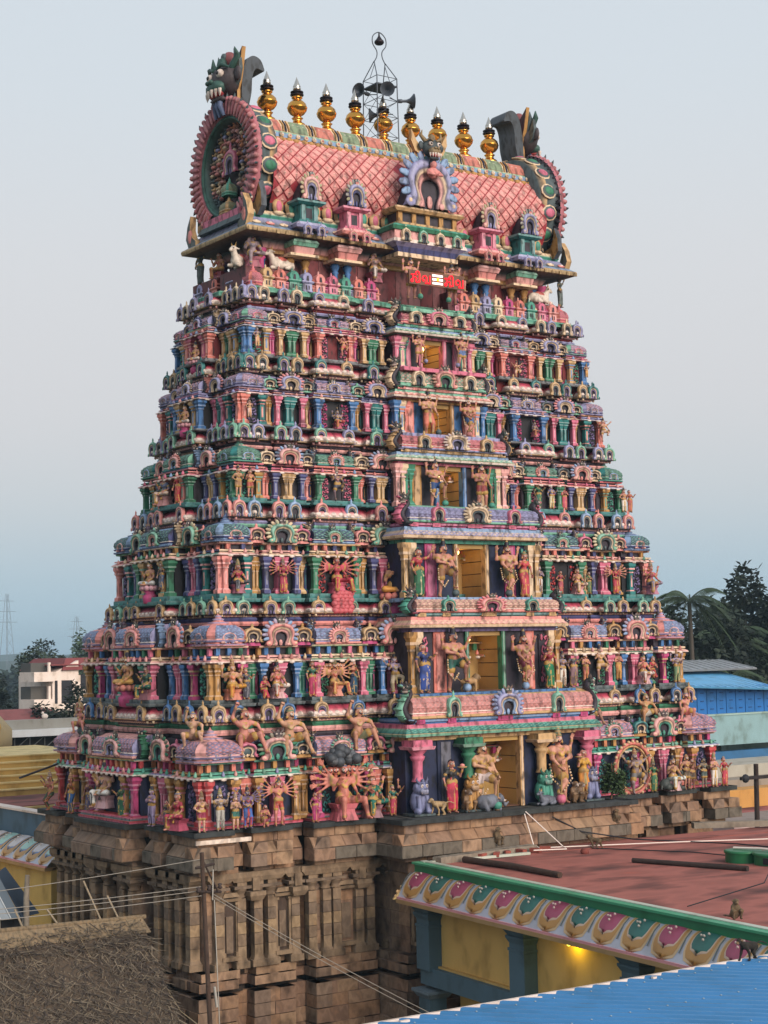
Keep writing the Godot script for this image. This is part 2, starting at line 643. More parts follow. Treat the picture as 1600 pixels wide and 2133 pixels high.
# poses for a figure 1.75 m high facing +z; x to the viewer's right
# hips y, lean, legs [knee, ankle] for the viewer's left and right, arms [side, elbow, hand, kind]
func pose(kind: String) -> Dictionary:
	var p := {"pelvis": Vector3(0, 0.92, 0), "chest": Vector3(0, 1.28, 0), "head": Vector3(0, 1.47, 0.01), "tilt": 0.0, "look": 0.0,
		"lk": Vector3(-0.11, 0.5, 0.03), "la": Vector3(-0.12, 0.07, 0), "rk": Vector3(0.11, 0.5, 0.03), "ra": Vector3(0.12, 0.07, 0), "arms": []}
	var rest_l := [-1, Vector3(-0.3, 1.15, 0.0), Vector3(-0.29, 0.9, 0.1), "open"]
	var rest_r := [1, Vector3(0.3, 1.15, 0.0), Vector3(0.29, 0.9, 0.1), "open"]
	var up_l := [-1, Vector3(-0.38, 1.3, -0.04), Vector3(-0.42, 1.58, 0.02), "open"]
	var up_r := [1, Vector3(0.38, 1.3, -0.04), Vector3(0.42, 1.58, 0.02), "open"]
	var hip_l := [-1, Vector3(-0.36, 1.16, -0.02), Vector3(-0.2, 1.0, 0.12), "grip"]
	var bless_l := [-1, Vector3(-0.29, 1.14, 0.06), Vector3(-0.26, 1.3, 0.24), "open"]
	var bless_r := [1, Vector3(0.29, 1.14, 0.06), Vector3(0.26, 1.3, 0.24), "open"]
	match kind:
		"stand":
			p.arms = [hip_l, bless_r]
			p.lk = Vector3(-0.12, 0.5, 0.06)
		"stand_four":
			p.arms = [bless_l, bless_r, up_l, up_r]
		"pray":
			p.arms = [[-1, Vector3(-0.28, 1.14, 0.08), Vector3(-0.025, 1.22, 0.22), "open"], [1, Vector3(0.28, 1.14, 0.08), Vector3(0.025, 1.22, 0.22), "open"]]
		"raise":
			p.arms = [[-1, Vector3(-0.3, 1.15, 0.02), Vector3(-0.24, 0.95, 0.1), "open"], [1, Vector3(0.38, 1.42, 0.04), Vector3(0.5, 1.66, 0.1), "open"]]
			p.chest = Vector3(-0.03, 1.28, 0)
		"sway":
			p.pelvis = Vector3(0.04, 0.92, 0)
			p.head = Vector3(-0.02, 1.47, 0.01)
			p.rk = Vector3(0.09, 0.5, 0.09)
			p.arms = [rest_l, [1, Vector3(0.3, 1.16, 0.05), Vector3(0.34, 1.34, 0.22), "grip"]]
			p.tilt = 0.12
		"tray":
			p.arms = [rest_l, [1, Vector3(0.27, 1.17, 0.1), Vector3(0.3, 1.38, 0.2), "open"]]
		"guard":            # the viewer's right foot set up on a club, four arms
			p.pelvis = Vector3(-0.03, 0.93, 0)
			p.chest = Vector3(-0.06, 1.28, 0.02)
			p.head = Vector3(-0.05, 1.47, 0.04)
			p.lk = Vector3(-0.17, 0.5, 0.06); p.la = Vector3(-0.2, 0.07, 0)
			p.rk = Vector3(0.24, 0.78, 0.3); p.ra = Vector3(0.23, 0.36, 0.26)
			p.arms = [[-1, Vector3(-0.33, 1.2, 0.12), Vector3(0.0, 1.12, 0.26), "open"], [1, Vector3(0.2, 1.15, 0.18), Vector3(0.25, 0.92, 0.36), "grip"], up_l, [1, Vector3(0.36, 1.26, -0.02), Vector3(0.44, 1.5, 0.06), "open"]]
			p.look = 0.35
		"guard_lean":       # weight on one leg, the other crossed before it, both hands on the club
			p.pelvis = Vector3(0.04, 0.93, 0)
			p.chest = Vector3(0.02, 1.28, 0.03)
			p.lk = Vector3(0.05, 0.55, 0.24); p.la = Vector3(-0.16, 0.3, 0.26)
			p.rk = Vector3(0.14, 0.5, 0.05); p.ra = Vector3(0.18, 0.07, 0)
			p.arms = [[-1, Vector3(-0.26, 1.14, 0.14), Vector3(-0.14, 0.92, 0.32), "grip"], [1, Vector3(0.3, 1.16, 0.12), Vector3(0.02, 1.08, 0.28), "open"], up_l, up_r]
			p.look = -0.2
		"guard_stand":
			p.arms = [[-1, Vector3(-0.3, 1.15, 0.08), Vector3(-0.06, 1.16, 0.24), "open"], [1, Vector3(0.3, 1.13, 0.04), Vector3(0.32, 0.92, 0.18), "grip"], up_l, up_r]
			p.lk = Vector3(-0.14, 0.5, 0.05)
			p.la = Vector3(-0.16, 0.07, 0)
			p.rk = Vector3(0.16, 0.52, 0.09); p.ra = Vector3(0.17, 0.1, 0.02)
		"sit":              # on a seat, one leg hanging, the other folded
			p.pelvis = Vector3(0, 0.5, 0); p.chest = Vector3(0, 0.86, 0.0); p.head = Vector3(0, 1.05, 0.01)
			p.lk = Vector3(-0.16, 0.52, 0.38); p.la = Vector3(-0.16, 0.1, 0.36)
			p.rk = Vector3(0.38, 0.52, 0.24); p.ra = Vector3(0.02, 0.5, 0.36)
			p.arms = [[-1, Vector3(-0.29, 0.74, 0.06), Vector3(-0.24, 0.92, 0.24), "open"], [1, Vector3(0.31, 0.72, 0.06), Vector3(0.28, 0.6, 0.26), "open"]]
		"sit_four":
			p = pose("sit").duplicate()
			p.arms = p.arms + [[-1, Vector3(-0.37, 0.88, -0.04), Vector3(-0.4, 1.14, 0.02), "open"], [1, Vector3(0.37, 0.88, -0.04), Vector3(0.4, 1.14, 0.02), "open"]]
		"lotus":
			p.pelvis = Vector3(0, 0.16, 0); p.chest = Vector3(0, 0.53, 0.0); p.head = Vector3(0, 0.72, 0.01)
			p.lk = Vector3(-0.4, 0.13, 0.2); p.la = Vector3(0.06, 0.1, 0.36)
			p.rk = Vector3(0.4, 0.13, 0.2); p.ra = Vector3(-0.1, 0.12, 0.32)
			p.arms = [[-1, Vector3(-0.3, 0.4, 0.06), Vector3(-0.24, 0.55, 0.24), "open"], [1, Vector3(0.3, 0.4, 0.06), Vector3(0.28, 0.26, 0.24), "open"]]
		"kneel":
			p.pelvis = Vector3(0, 0.42, 0); p.chest = Vector3(0.02, 0.78, 0.06); p.head = Vector3(0.03, 0.96, 0.1)
			p.lk = Vector3(-0.14, 0.42, 0.42); p.la = Vector3(-0.15, 0.07, 0.34)
			p.rk = Vector3(0.14, 0.09, 0.22); p.ra = Vector3(0.14, 0.08, -0.22)
			p.arms = [[-1, Vector3(-0.26, 0.62, 0.16), Vector3(-0.04, 0.74, 0.34), "open"], [1, Vector3(0.28, 0.62, 0.16), Vector3(0.04, 0.74, 0.34), "open"]]
		"giant":            # squatting, one arm up against the ledge, one leg thrust out
			p.pelvis = Vector3(-0.05, 0.46, 0); p.chest = Vector3(-0.06, 0.84, 0.06); p.head = Vector3(-0.04, 1.03, 0.1)
			p.lk = Vector3(-0.3, 0.55, 0.36); p.la = Vector3(-0.26, 0.08, 0.3)
			p.rk = Vector3(0.36, 0.6, 0.26); p.ra = Vector3(0.56, 0.1, 0.3)
			p.arms = [[-1, Vector3(-0.4, 1.08, 0.02), Vector3(-0.3, 1.4, 0.06), "grip"], [1, Vector3(0.36, 0.86, 0.1), Vector3(0.46, 0.62, 0.22), "grip"]]
			p.look = 0.3
		"dance":
			p.pelvis = Vector3(0, 0.8, 0.02); p.chest = Vector3(-0.03, 1.16, 0.02); p.head = Vector3(-0.05, 1.35, 0.03)
			p.lk = Vector3(-0.24, 0.48, 0.16); p.la = Vector3(-0.12, 0.07, 0.02)
			p.rk = Vector3(0.32, 0.72, 0.26); p.ra = Vector3(0.12, 0.48, 0.34)
			p.arms = [[-1, Vector3(-0.33, 1.1, 0.06), Vector3(-0.34, 1.28, 0.22), "open"], [1, Vector3(0.28, 1.06, 0.1), Vector3(0.3, 0.86, 0.26), "open"], [-1, Vector3(-0.42, 1.3, -0.03), Vector3(-0.58, 1.46, 0.02), "open"], [1, Vector3(0.42, 1.3, -0.03), Vector3(0.58, 1.44, 0.02), "open"]]
			p.tilt = 0.15
		"many", "many_up":
			p.lk = Vector3(-0.14, 0.5, 0.08)
			p.rk = Vector3(0.14, 0.52, 0.1); p.ra = Vector3(0.14, 0.09, 0.02)
			p.arms = [[-1, Vector3(-0.24, 1.12, 0.12), Vector3(-0.05, 1.0, 0.22), "open"], [1, Vector3(0.24, 1.12, 0.12), Vector3(0.05, 1.0, 0.22), "open"]]
			for q in 5:
				for s in [-1, 1]:
					var a := -0.55 + 0.36 * q
					p.arms.append([s, Vector3(s * (0.2 + 0.2 * cos(a)), 1.36 + 0.22 * sin(a), -0.04), Vector3(s * (0.2 + 0.5 * cos(a)), 1.36 + 0.48 * sin(a), 0.0), "open"])
			if kind == "many_up":
				p.arms[0] = [-1, Vector3(-0.26, 1.6, 0.02), Vector3(-0.06, 1.8, 0.03), "open"]
				p.arms[1] = [1, Vector3(0.26, 1.6, 0.02), Vector3(0.06, 1.8, 0.03), "open"]
		"many_sit":
			p = pose("sit").duplicate()
			p.rk = Vector3(0.42, 0.5, 0.3); p.ra = Vector3(0.5, 0.1, 0.32)
			for q in 5:
				for s in [-1, 1]:
					var a := -0.5 + 0.34 * q
					p.arms.append([s, Vector3(s * (0.2 + 0.24 * cos(a)), 0.94 + 0.24 * sin(a), -0.04), Vector3(s * (0.2 + 0.54 * cos(a)), 0.94 + 0.52 * sin(a), 0.02), "open"])
	return p

var figure_of := {}
func figure(kind: String, sex: String, cloth: String, face: String) -> Array:      # [body field, cloth field, pose]
	var key := kind + sex + cloth + face
	if figure_of.has(key): return figure_of[key]
	var p := pose(kind)
	var f := sex == "f"
	var big := sex == "g"
	var b := []
	var pel: Vector3 = p.pelvis
	var ch: Vector3 = p.chest
	var hd: Vector3 = p.head
	var waist := pel.lerp(ch, 0.42)
	var sw := 0.165 if f else (0.215 if big else 0.19)
	b.append([pel + Vector3(-0.06, 0, 0), pel + Vector3(0.06, 0, 0), 0.115, 0.115, 1 if cloth != "" else 0])
	b.append([pel, waist, 0.115, 0.092 if f else 0.115, 0])
	if big: b.append([waist + Vector3(0, -0.01, 0.05), waist + Vector3(0, 0.04, 0.06), 0.12, 0.11, 0])
	b.append([waist, ch, 0.09 if f else 0.11, 0.118 if f else 0.135, 3 if f else 0])
	b.append([ch + Vector3(-sw * 0.55, 0.06, 0), ch + Vector3(sw * 0.55, 0.06, 0), 0.095 if f else 0.11, 0.095 if f else 0.11, 3 if f else 0])
	for s in [-1, 1]:
		if f: b.append([ch + Vector3(s * 0.07, 0.0, 0.09), ch + Vector3(s * 0.075, -0.01, 0.1), 0.064, 0.06, 3])
		else: b.append([ch + Vector3(s * 0.075, 0.045, 0.055), ch + Vector3(s * 0.1, 0.03, 0.055), 0.072, 0.066, 0])
	b.append([ch + Vector3(0, 0.11, 0), hd + Vector3(0, 0.02, 0), 0.066, 0.056, 0])
	# necklaces and sash as painted relief
	for q in 7:
		var a := PI * (q / 6.0)
		var a2 := PI * ((q + 1) / 6.0)
		if q < 6:
			b.append([ch + Vector3(-cos(a) * 0.085, 0.13 - sin(a) * 0.06, 0.05 + sin(a) * 0.085), ch + Vector3(-cos(a2) * 0.085, 0.13 - sin(a2) * 0.06, 0.05 + sin(a2) * 0.085), 0.013, 0.013, 2])
			if not f: b.append([ch + Vector3(-cos(a) * 0.1, 0.12 - sin(a) * 0.2, 0.06 + sin(a) * 0.1), ch + Vector3(-cos(a2) * 0.1, 0.12 - sin(a2) * 0.2, 0.06 + sin(a2) * 0.1), 0.013, 0.013, 7])
	b.append([pel + Vector3(-0.1, 0.09, 0.02), pel + Vector3(0.1, 0.09, 0.02), 0.112, 0.112, 2])
	if not f: b.append([ch + Vector3(0.14, 0.13, 0.05), waist + Vector3(-0.1, -0.02, 0.09), 0.014, 0.014, 5])
	var thick := 1.14 if big else (0.9 if f else 1.0)
	for s in [-1, 1]:
		var kn: Vector3 = p.lk if s < 0 else p.rk
		var an: Vector3 = p.la if s < 0 else p.ra
		var hip := pel + Vector3(s * 0.1, -0.03, 0)
		b.append([hip, kn, 0.1 * thick, 0.066 * thick, 0])
		b.append([kn, an, 0.064 * thick, 0.04 * thick, 0])
		b.append([kn.lerp(an, 0.22) + Vector3(0, 0, -0.02), kn.lerp(an, 0.4) + Vector3(0, 0, -0.015), 0.052 * thick, 0.05 * thick, 0])
		b.append([an + Vector3(0, 0.02, 0), an + Vector3(0, 0.03, 0), 0.052, 0.05, 2])
		b.append([an + Vector3(0, -0.03, -0.03), an + Vector3(s * 0.03, -0.045, 0.15), 0.042, 0.03, 0])
	for arm in p.arms:
		var s: int = arm[0]
		var sh := ch + Vector3(s * sw, 0.1, 0)
		var el: Vector3 = arm[1]
		var ha: Vector3 = arm[2]
		if p.arms.size() > 6: thick = 0.8
		b.append([sh, el, 0.062 * thick, 0.046 * thick, 3 if f else 0])
		b.append([el, ha, 0.045 * thick, 0.03 * thick, 0])
		b.append([sh.lerp(el, 0.55), sh.lerp(el, 0.6), 0.062 * thick, 0.06 * thick, 2])
		b.append([el.lerp(ha, 0.85), el.lerp(ha, 0.92), 0.04, 0.04, 2])
	var body := field(b, 0.03, 95.0 if kind.begins_with("many") else 62.0)
	for arm in p.arms:
		var d: Vector3 = (arm[2] - arm[1]).normalized()
		var zz := Vector3(0, 0, 1) - d * d.z
		if arm[2].y < arm[1].y - 0.1: zz = Vector3(-arm[0], 0, 0.3) - d * d.dot(Vector3(-arm[0], 0, 0.3))
		zz = zz.normalized() if zz.length() > 0.1 else Vector3.UP
		var xx := d.cross(zz)
		var t := Transform3D(Basis(xx, d, zz).scaled_local(Vector3.ONE * (1.15 if big else 1.0)), arm[2])
		if arm[0] > 0: t.basis = Basis(-xx, d, zz)
		join(body, hand(arm[3]), t)
	var ht := Transform3D(Basis(Vector3.UP, p.look) * Basis(Vector3.BACK, p.tilt) * Basis.from_scale(Vector3.ONE * (1.14 if big else 1.05)), hd)
	join(body, head(face), ht)
	# cloth
	var g := []
	if cloth != "":
		var seat: bool = p.la.y > pel.y - 0.2 or p.lk.y > pel.y - 0.15
		g.append([pel + Vector3(-0.07, 0.04, 0), pel + Vector3(0.07, 0.04, 0), 0.128, 0.128, 1])
		for s in [-1, 1]:
			var kn: Vector3 = p.lk if s < 0 else p.rk
			var an: Vector3 = p.la if s < 0 else p.ra
			var hip := pel + Vector3(s * 0.1, -0.03, 0)
			if cloth == "short":
				g.append([hip, hip.lerp(kn, 0.58), 0.122 * thick, 0.108 * thick, 1])
				g.append([hip.lerp(kn, 0.6), hip.lerp(kn, 0.62), 0.112 * thick, 0.112 * thick, 2])
			else:
				g.append([hip, kn, 0.118 * thick, 0.088 * thick, 1])
				g.append([kn, kn.lerp(an, 0.86), 0.088 * thick, 0.07, 1])
				g.append([kn.lerp(an, 0.86), kn.lerp(an, 0.9), 0.078, 0.08, 2])
				for w in 4:
					var a := 0.5 + w * 0.7
					var fo := Vector3(cos(a) * s, 0, sin(a))
					g.append([hip + fo * 0.115, kn + fo * 0.088, 0.016, 0.014, 1])
					g.append([kn + fo * 0.088, kn.lerp(an, 0.84) + fo * 0.074, 0.014, 0.016, 1 if w % 2 else 7])
		if cloth == "sari" and not seat:
			var mid: Vector3 = (p.la + p.ra) / 2
			g.append([pel, mid + Vector3(0, 0.1, 0.02), 0.15, 0.125, 1])
			for w in 6:
				var a := 0.25 + w * 0.53
				var fo := Vector3(cos(a), 0, sin(a))
				g.append([pel + fo * 0.145 + Vector3(0, -0.04, 0), mid + Vector3(0, 0.1, 0.02) + fo * 0.13, 0.014, 0.022, 1])
			g.append([pel + Vector3(0.04, 0.02, 0.12), mid + Vector3(0, 0.06, 0.12), 0.03, 0.045, 7])
			g.append([pel + Vector3(-0.12, 0.06, 0.07), pel + Vector3(0.13, -0.16, 0.1), 0.03, 0.03, 7])
		elif cloth != "short":
			g.append([pel + Vector3(0, -0.02, 0.12), pel + Vector3(0, -0.34, 0.14) if not seat else pel + Vector3(0, -0.2, 0.24), 0.03, 0.045, 7])
		else:
			g.append([pel + Vector3(-0.16, 0.02, 0.05), pel + Vector3(-0.2, -0.26, 0.06), 0.03, 0.03, 7])
		if f: g.append([ch + Vector3(0.12, 0.12, 0.06), waist + Vector3(-0.1, 0, 0.08), 0.035, 0.03, 1])
	figure_of[key] = [body, field(g, 0.03, 75.0) if g.size() else {}, p]
	return figure_of[key]

var crown_of := {}
func crown(kind: String, gold: Color, gem: Color) -> ArrayMesh:
	var key := kind + gold.to_html() + gem.to_html()
	if crown_of.has(key): return crown_of[key]
	var m := MB.new()
	var dark := C("2a2330")
	match kind:
		"tall":
			m.lathe([[0.105, 0.0, gold], [0.125, 0.012, gold], [0.12, 0.035, gem], [0.118, 0.05, gold], [0.1, 0.06, gold], [0.105, 0.1, gem], [0.09, 0.13, gold], [0.095, 0.15, gold], [0.07, 0.19, gem], [0.075, 0.205, gold], [0.05, 0.24, gold], [0.03, 0.27, gold], [0.035, 0.29, gem], [0.0, 0.33, gold]], 10)
			m.k(gold).ball(Vector3(0, 0.07, 0.11), Vector3(0.03, 0.055, 0.015))
		"bun":
			m.lathe([[0.11, -0.01, gold], [0.122, 0.01, gold], [0.118, 0.035, gem], [0.1, 0.05, dark], [0.085, 0.09, dark], [0.09, 0.13, dark], [0.07, 0.2, dark], [0.045, 0.23, gold], [0.05, 0.25, gold], [0.02, 0.31, dark], [0.0, 0.33, dark]], 9)
			m.k(gold).ball(Vector3(0, 0.04, 0.11), Vector3(0.035, 0.05, 0.015))
		"flat":
			m.lathe([[0.105, -0.01, gold], [0.12, 0.015, gold], [0.11, 0.05, gem], [0.07, 0.085, gold], [0.04, 0.12, gold], [0.0, 0.15, gem]], 9)
	crown_of[key] = m.mesh()
	return crown_of[key]

# one painted statue standing at a place: pal is [skin, lower cloth, gold, upper cloth, hair, white, black, sash, lips]
func statue(called: String, label: String, at: Vector3, turn: float, h: float, kind: String, sex: String, cloth: String, face: String, hat: String, skin: Color, low: Color, up: Color, sash: Color, mirror := false) -> Node3D:
	var f := figure(kind, sex, cloth, face)
	var gold := C("b08a48")
	skin = skin.lerp(C("b9857a"), 0.3)
	var pal := [skin, low, gold, up, C("241c22"), C("d8cfc4"), C("191418"), sash, C("8f2f33")]
	var o := thing(called, label, "statue", at, turn, "painted statues on the temple tower")
	var full: float = f[2].head.y + 0.3 + (0.22 if hat == "tall" or hat == "bun" else 0.05)
	var s := h / full
	o.scale = Vector3(-s if mirror else s, s, s)
	if mirror:
		o.scale = Vector3(s, s, s)
	var sc := Transform3D(Basis.from_scale(Vector3(-1, 1, 1)), Vector3.ZERO)
	var body: Dictionary = f[0]
	var cl: Dictionary = f[1]
	if mirror:
		body = flipped(body); cl = flipped(cl) if cl.size() else cl
	put("body", coloured(body, pal), mats.stucco, o)
	if cl.size(): put("garment", coloured(cl, pal), mats.stucco, o)
	if hat != "":
		var hd: Vector3 = f[2].head
		if mirror: hd.x = -hd.x
		put("crown", crown(hat, C("a88a58"), [C("7d3a44"), C("3f6f60"), C("5a5f8c")][names.get("crowns", 0) % 3]), mats.stucco, o, Transform3D(Basis(Vector3.UP, f[2].look * (-1 if mirror else 1)), hd + Vector3(0, 0.2, -0.01)))
		names["crowns"] = names.get("crowns", 0) + 1
	return o

func flipped(f: Dictionary) -> Dictionary:
	var o := {"v": PackedVector3Array(), "n": PackedVector3Array(), "i": PackedInt32Array(), "id": PackedByteArray()}
	join(o, f, Transform3D(Basis.from_scale(Vector3(-1, 1, 1)), Vector3.ZERO))
	for q in o.n.size(): o.n[q] = Vector3(-f.n[q].x, f.n[q].y, f.n[q].z)
	return o

func club(parent: Node3D, foot: Vector3, top: Vector3, knob: Color) -> void:
	var m := MB.new()
	m.k(C("9a7b4a")).tube([foot + (top - foot) * 0.15, top], [0.028, 0.02], 7)
	m.k(knob).ball(foot + Vector3(0, 0.14, 0), Vector3(0.13, 0.13, 0.13), 6, 10)
	m.k(C("a88a58")).ball(foot + Vector3(0, 0.27, 0), Vector3(0.08, 0.03, 0.08), 4, 8)
	m.k(C("6b5138")).lathe([[0.07, 0.0], [0.08, 0.03], [0.05, 0.06]], 8, foot)
	put("club", m, mats.stucco, parent)

# ---------------------------------------------------------------- ornaments of the tower, each shaped once and shared
var orn := {}
# paints as they are on the stucco
var K := {}
func paints() -> void:
	var t := {"salmon": "d98d86", "pink": "dda29d", "rose": "cc6c86", "magenta": "b84679", "red": "b84446", "coral": "d27a6c", "maroon": "6e1f26", "mint": "7ab299", "green": "36795a", "teal": "2c7876", "jade": "4a9480", "blue": "4473a8", "sky": "88a4c6", "lav": "9594ba", "violet": "74668f", "indigo": "4a4f7c", "navy": "1c2244", "ochre": "b3864a", "gold": "c4a070", "cream": "dec4a2", "white": "e4d4c8", "grey": "6f7377", "slate": "4c5a5e", "dark": "342e37", "black": "1c191f", "brown": "6b4a36", "orange": "c77f58"}
	for q in t: K[q] = C(t[q])

func spread(a: Array, steps: int) -> Array:          # Catmull-Rom through points
	var out := []
	for q in a.size() - 1:
		var p0: Vector2 = a[maxi(q - 1, 0)]
		var p3: Vector2 = a[mini(q + 2, a.size() - 1)]
		for s in steps: out.append(a[q].cubic_interpolate(a[q + 1], p0, p3, float(s) / steps))
	out.append(a[-1])
	return out

# horseshoe arch facing +z, about 1 wide and 1.15 high with its knob, foot at y 0
func arch(c1: Color, c2: Color, c3: Color, fringe = null, face = null, knob = null) -> ArrayMesh:
	var key := "arch%s%s%s%s%s" % [c1.to_html(), c2.to_html(), c3.to_html(), fringe, face]
	if orn.has(key): return orn[key]
	var m := MB.new()
	var inner := spread([Vector2(0, 0.5), Vector2(0.13, 0.44), Vector2(0.165, 0.28), Vector2(0.11, 0.12), Vector2(0.1, 0.02)], 3)
	var outer := spread([Vector2(0, 0.86), Vector2(0.29, 0.76), Vector2(0.42, 0.5), Vector2(0.37, 0.24), Vector2(0.46, 0.03)], 3)
	var cuts := [0.0, 0.16, 0.34, 0.42, 0.6, 0.7, 0.86, 1.0]
	var hgt := [0.1, 0.15, 0.13, 0.19, 0.17, 0.22, 0.2, 0.12]
	var cols := [K.dark, c2, K.dark.lerp(c2, 0.3), c3, K.dark.lerp(c1, 0.25), c1, c1.lightened(0.12), c1]
	for s in [-1, 1]:
		var pts := []
		var cc := []
		for q in inner.size():
			var a: Vector2 = inner[q]
			var b: Vector2 = outer[q]
			pts.append(Vector3(s * b.x, b.y, -0.12)); cc.append(c1)
			for w in range(cuts.size() - 1, -1, -1):
				var p := a.lerp(b, cuts[w])
				pts.append(Vector3(s * p.x, p.y, hgt[w])); cc.append(cols[w])
			pts.append(Vector3(s * a.x, a.y, -0.02)); cc.append(K.dark)
		var w := cuts.size() + 2
		if s > 0: m.grid(pts, cc, inner.size(), w)
		else:
			var rp := []
			var rc := []
			for q in range(inner.size() - 1, -1, -1):
				for z in w: rp.append(pts[q * w + z]); rc.append(cc[q * w + z])
			m.grid(rp, rc, inner.size(), w)
		# curled feet
		m.k(c1).ball(Vector3(s * 0.4, 0.09, 0.17), Vector3(0.1, 0.1, 0.07), 4, 8)
		m.k(c3).ball(Vector3(s * 0.41, 0.095, 0.215), Vector3(0.045, 0.045, 0.035), 3, 6)
		m.k(c2).ball(Vector3(s * 0.2, 0.06, 0.16), Vector3(0.06, 0.06, 0.05), 3, 6)
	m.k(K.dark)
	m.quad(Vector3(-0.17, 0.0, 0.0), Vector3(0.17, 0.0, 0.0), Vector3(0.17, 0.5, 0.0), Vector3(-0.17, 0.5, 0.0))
	m.k(c2).ball(Vector3(0, 0.12, 0.05), Vector3(0.06, 0.12, 0.06), 4, 6)
	var kc: Color = knob if knob != null else c1
	if face == null:
		m.k(kc).lathe([[0.09, 0.8], [0.1, 0.86], [0.05, 0.92], [0.085, 0.97], [0.06, 1.03], [0.0, 1.13]], 7)
	if fringe != null:
		for q in 13:
			var a := PI * (-0.13 + 1.26 * q / 12.0)
			var d := Vector3(cos(a), sin(a), 0)
			m.x = Transform3D(Basis(Vector3(d.y, -d.x, 0), d, Vector3.BACK), Vector3(0, 0.45, 0.04) + d * Vector3(0.44, 0.44, 0))
			m.k(fringe if q % 2 == 0 else fringe.lerp(c1, 0.35)).ball(Vector3(0, 0.03, 0.02), Vector3(0.07, 0.12, 0.06), 4, 6)
			m.x = Transform3D()
	if face != null:
		m.add(face_mb(face[0], face[1]), Transform3D(Basis.from_scale(Vector3.ONE * 0.42), Vector3(0, 0.9, 0.08)))
	orn[key] = m.mesh()
	return orn[key]

# a fanged guardian mask, about 1 wide and 1 high, facing +z
func face_mb(c1: Color, c2: Color) -> MB:
	var m := MB.new()
	m.k(c1).ball(Vector3(0, 0.05, 0), Vector3(0.34, 0.32, 0.26), 6, 10)
	m.k(c2).ball(Vector3(0, -0.12, 0.2), Vector3(0.24, 0.15, 0.16), 5, 8)
	m.k(K.red).ball(Vector3(0, -0.24, 0.2), Vector3(0.2, 0.08, 0.12), 4, 8)
	m.k(c1).ball(Vector3(0, -0.34, 0.14), Vector3(0.2, 0.07, 0.13), 4, 8)
	for s in [-1, 1]:
		m.k(K.white).ball(Vector3(s * 0.15, 0.13, 0.21), Vector3(0.085, 0.085, 0.07), 5, 8)
		m.k(K.black).ball(Vector3(s * 0.15, 0.13, 0.26), Vector3(0.04, 0.04, 0.035), 4, 6)
		m.k(c2).tube([Vector3(s * 0.05, 0.24, 0.22), Vector3(s * 0.18, 0.3, 0.2), Vector3(s * 0.3, 0.22, 0.12)], [0.03, 0.05, 0.02], 5)
		m.k(c2).tube([Vector3(s * 0.22, 0.26, 0.0), Vector3(s * 0.38, 0.45, -0.02), Vector3(s * 0.34, 0.62, 0.02)], [0.08, 0.06, 0.01], 6)
		m.k(c1).ball(Vector3(s * 0.37, 0.1, -0.02), Vector3(0.1, 0.15, 0.06), 4, 6)
		m.k(K.white)
		for q in 3: m.lathe([[0.04, 0.0], [0.034, -0.06], [0.0, -0.16]], 5, Vector3(s * (0.045 + q * 0.075), -0.18, 0.32 - q * 0.035))
		m.k(c2).ball(Vector3(s * 0.05, -0.03, 0.34), Vector3(0.05, 0.05, 0.05), 4, 6)
	m.k(c2).ball(Vector3(0, 0.36, 0.06), Vector3(0.12, 0.16, 0.1), 4, 7)
	return m

func mask(c1: Color, c2: Color) -> ArrayMesh:
	var key := "mask%s%s" % [c1.to_html(), c2.to_html()]
	if not orn.has(key): orn[key] = face_mb(c1, c2).mesh()
	return orn[key]

# slender square post, 1 high, 0.16 wide
func post(c1: Color, c2: Color) -> ArrayMesh:
	var key := "post%s%s" % [c1.to_html(), c2.to_html()]
	if orn.has(key): return orn[key]
	var m := MB.new()
	m.k(c1).block(Vector3(0, 0, 0), 0.13, 0.13, 0.1)
	m.k(c2).block(Vector3(0, 0.1, 0), 0.11, 0.11, 0.04, 0.085, 0.085)
	m.k(c1).block(Vector3(0, 0.14, 0), 0.08, 0.08, 0.54, 0.075, 0.075)
	m.k(c2).block(Vector3(0, 0.24, 0.081), 0.03, 0.008, 0.36)
	m.k(c2).block(Vector3(0, 0.68, 0), 0.095, 0.095, 0.035)
	m.k(c1).block(Vector3(0, 0.715, 0), 0.08, 0.08, 0.07, 0.11, 0.11)
	m.k(c2).block(Vector3(0, 0.785, 0), 0.13, 0.13, 0.05)
	m.k(c1).block(Vector3(0, 0.835, 0), 0.11, 0.11, 0.07, 0.15, 0.15)
	m.k(c1).block(Vector3(0, 0.905, 0), 0.17, 0.15, 0.095)
	orn[key] = m.mesh()
	return orn[key]

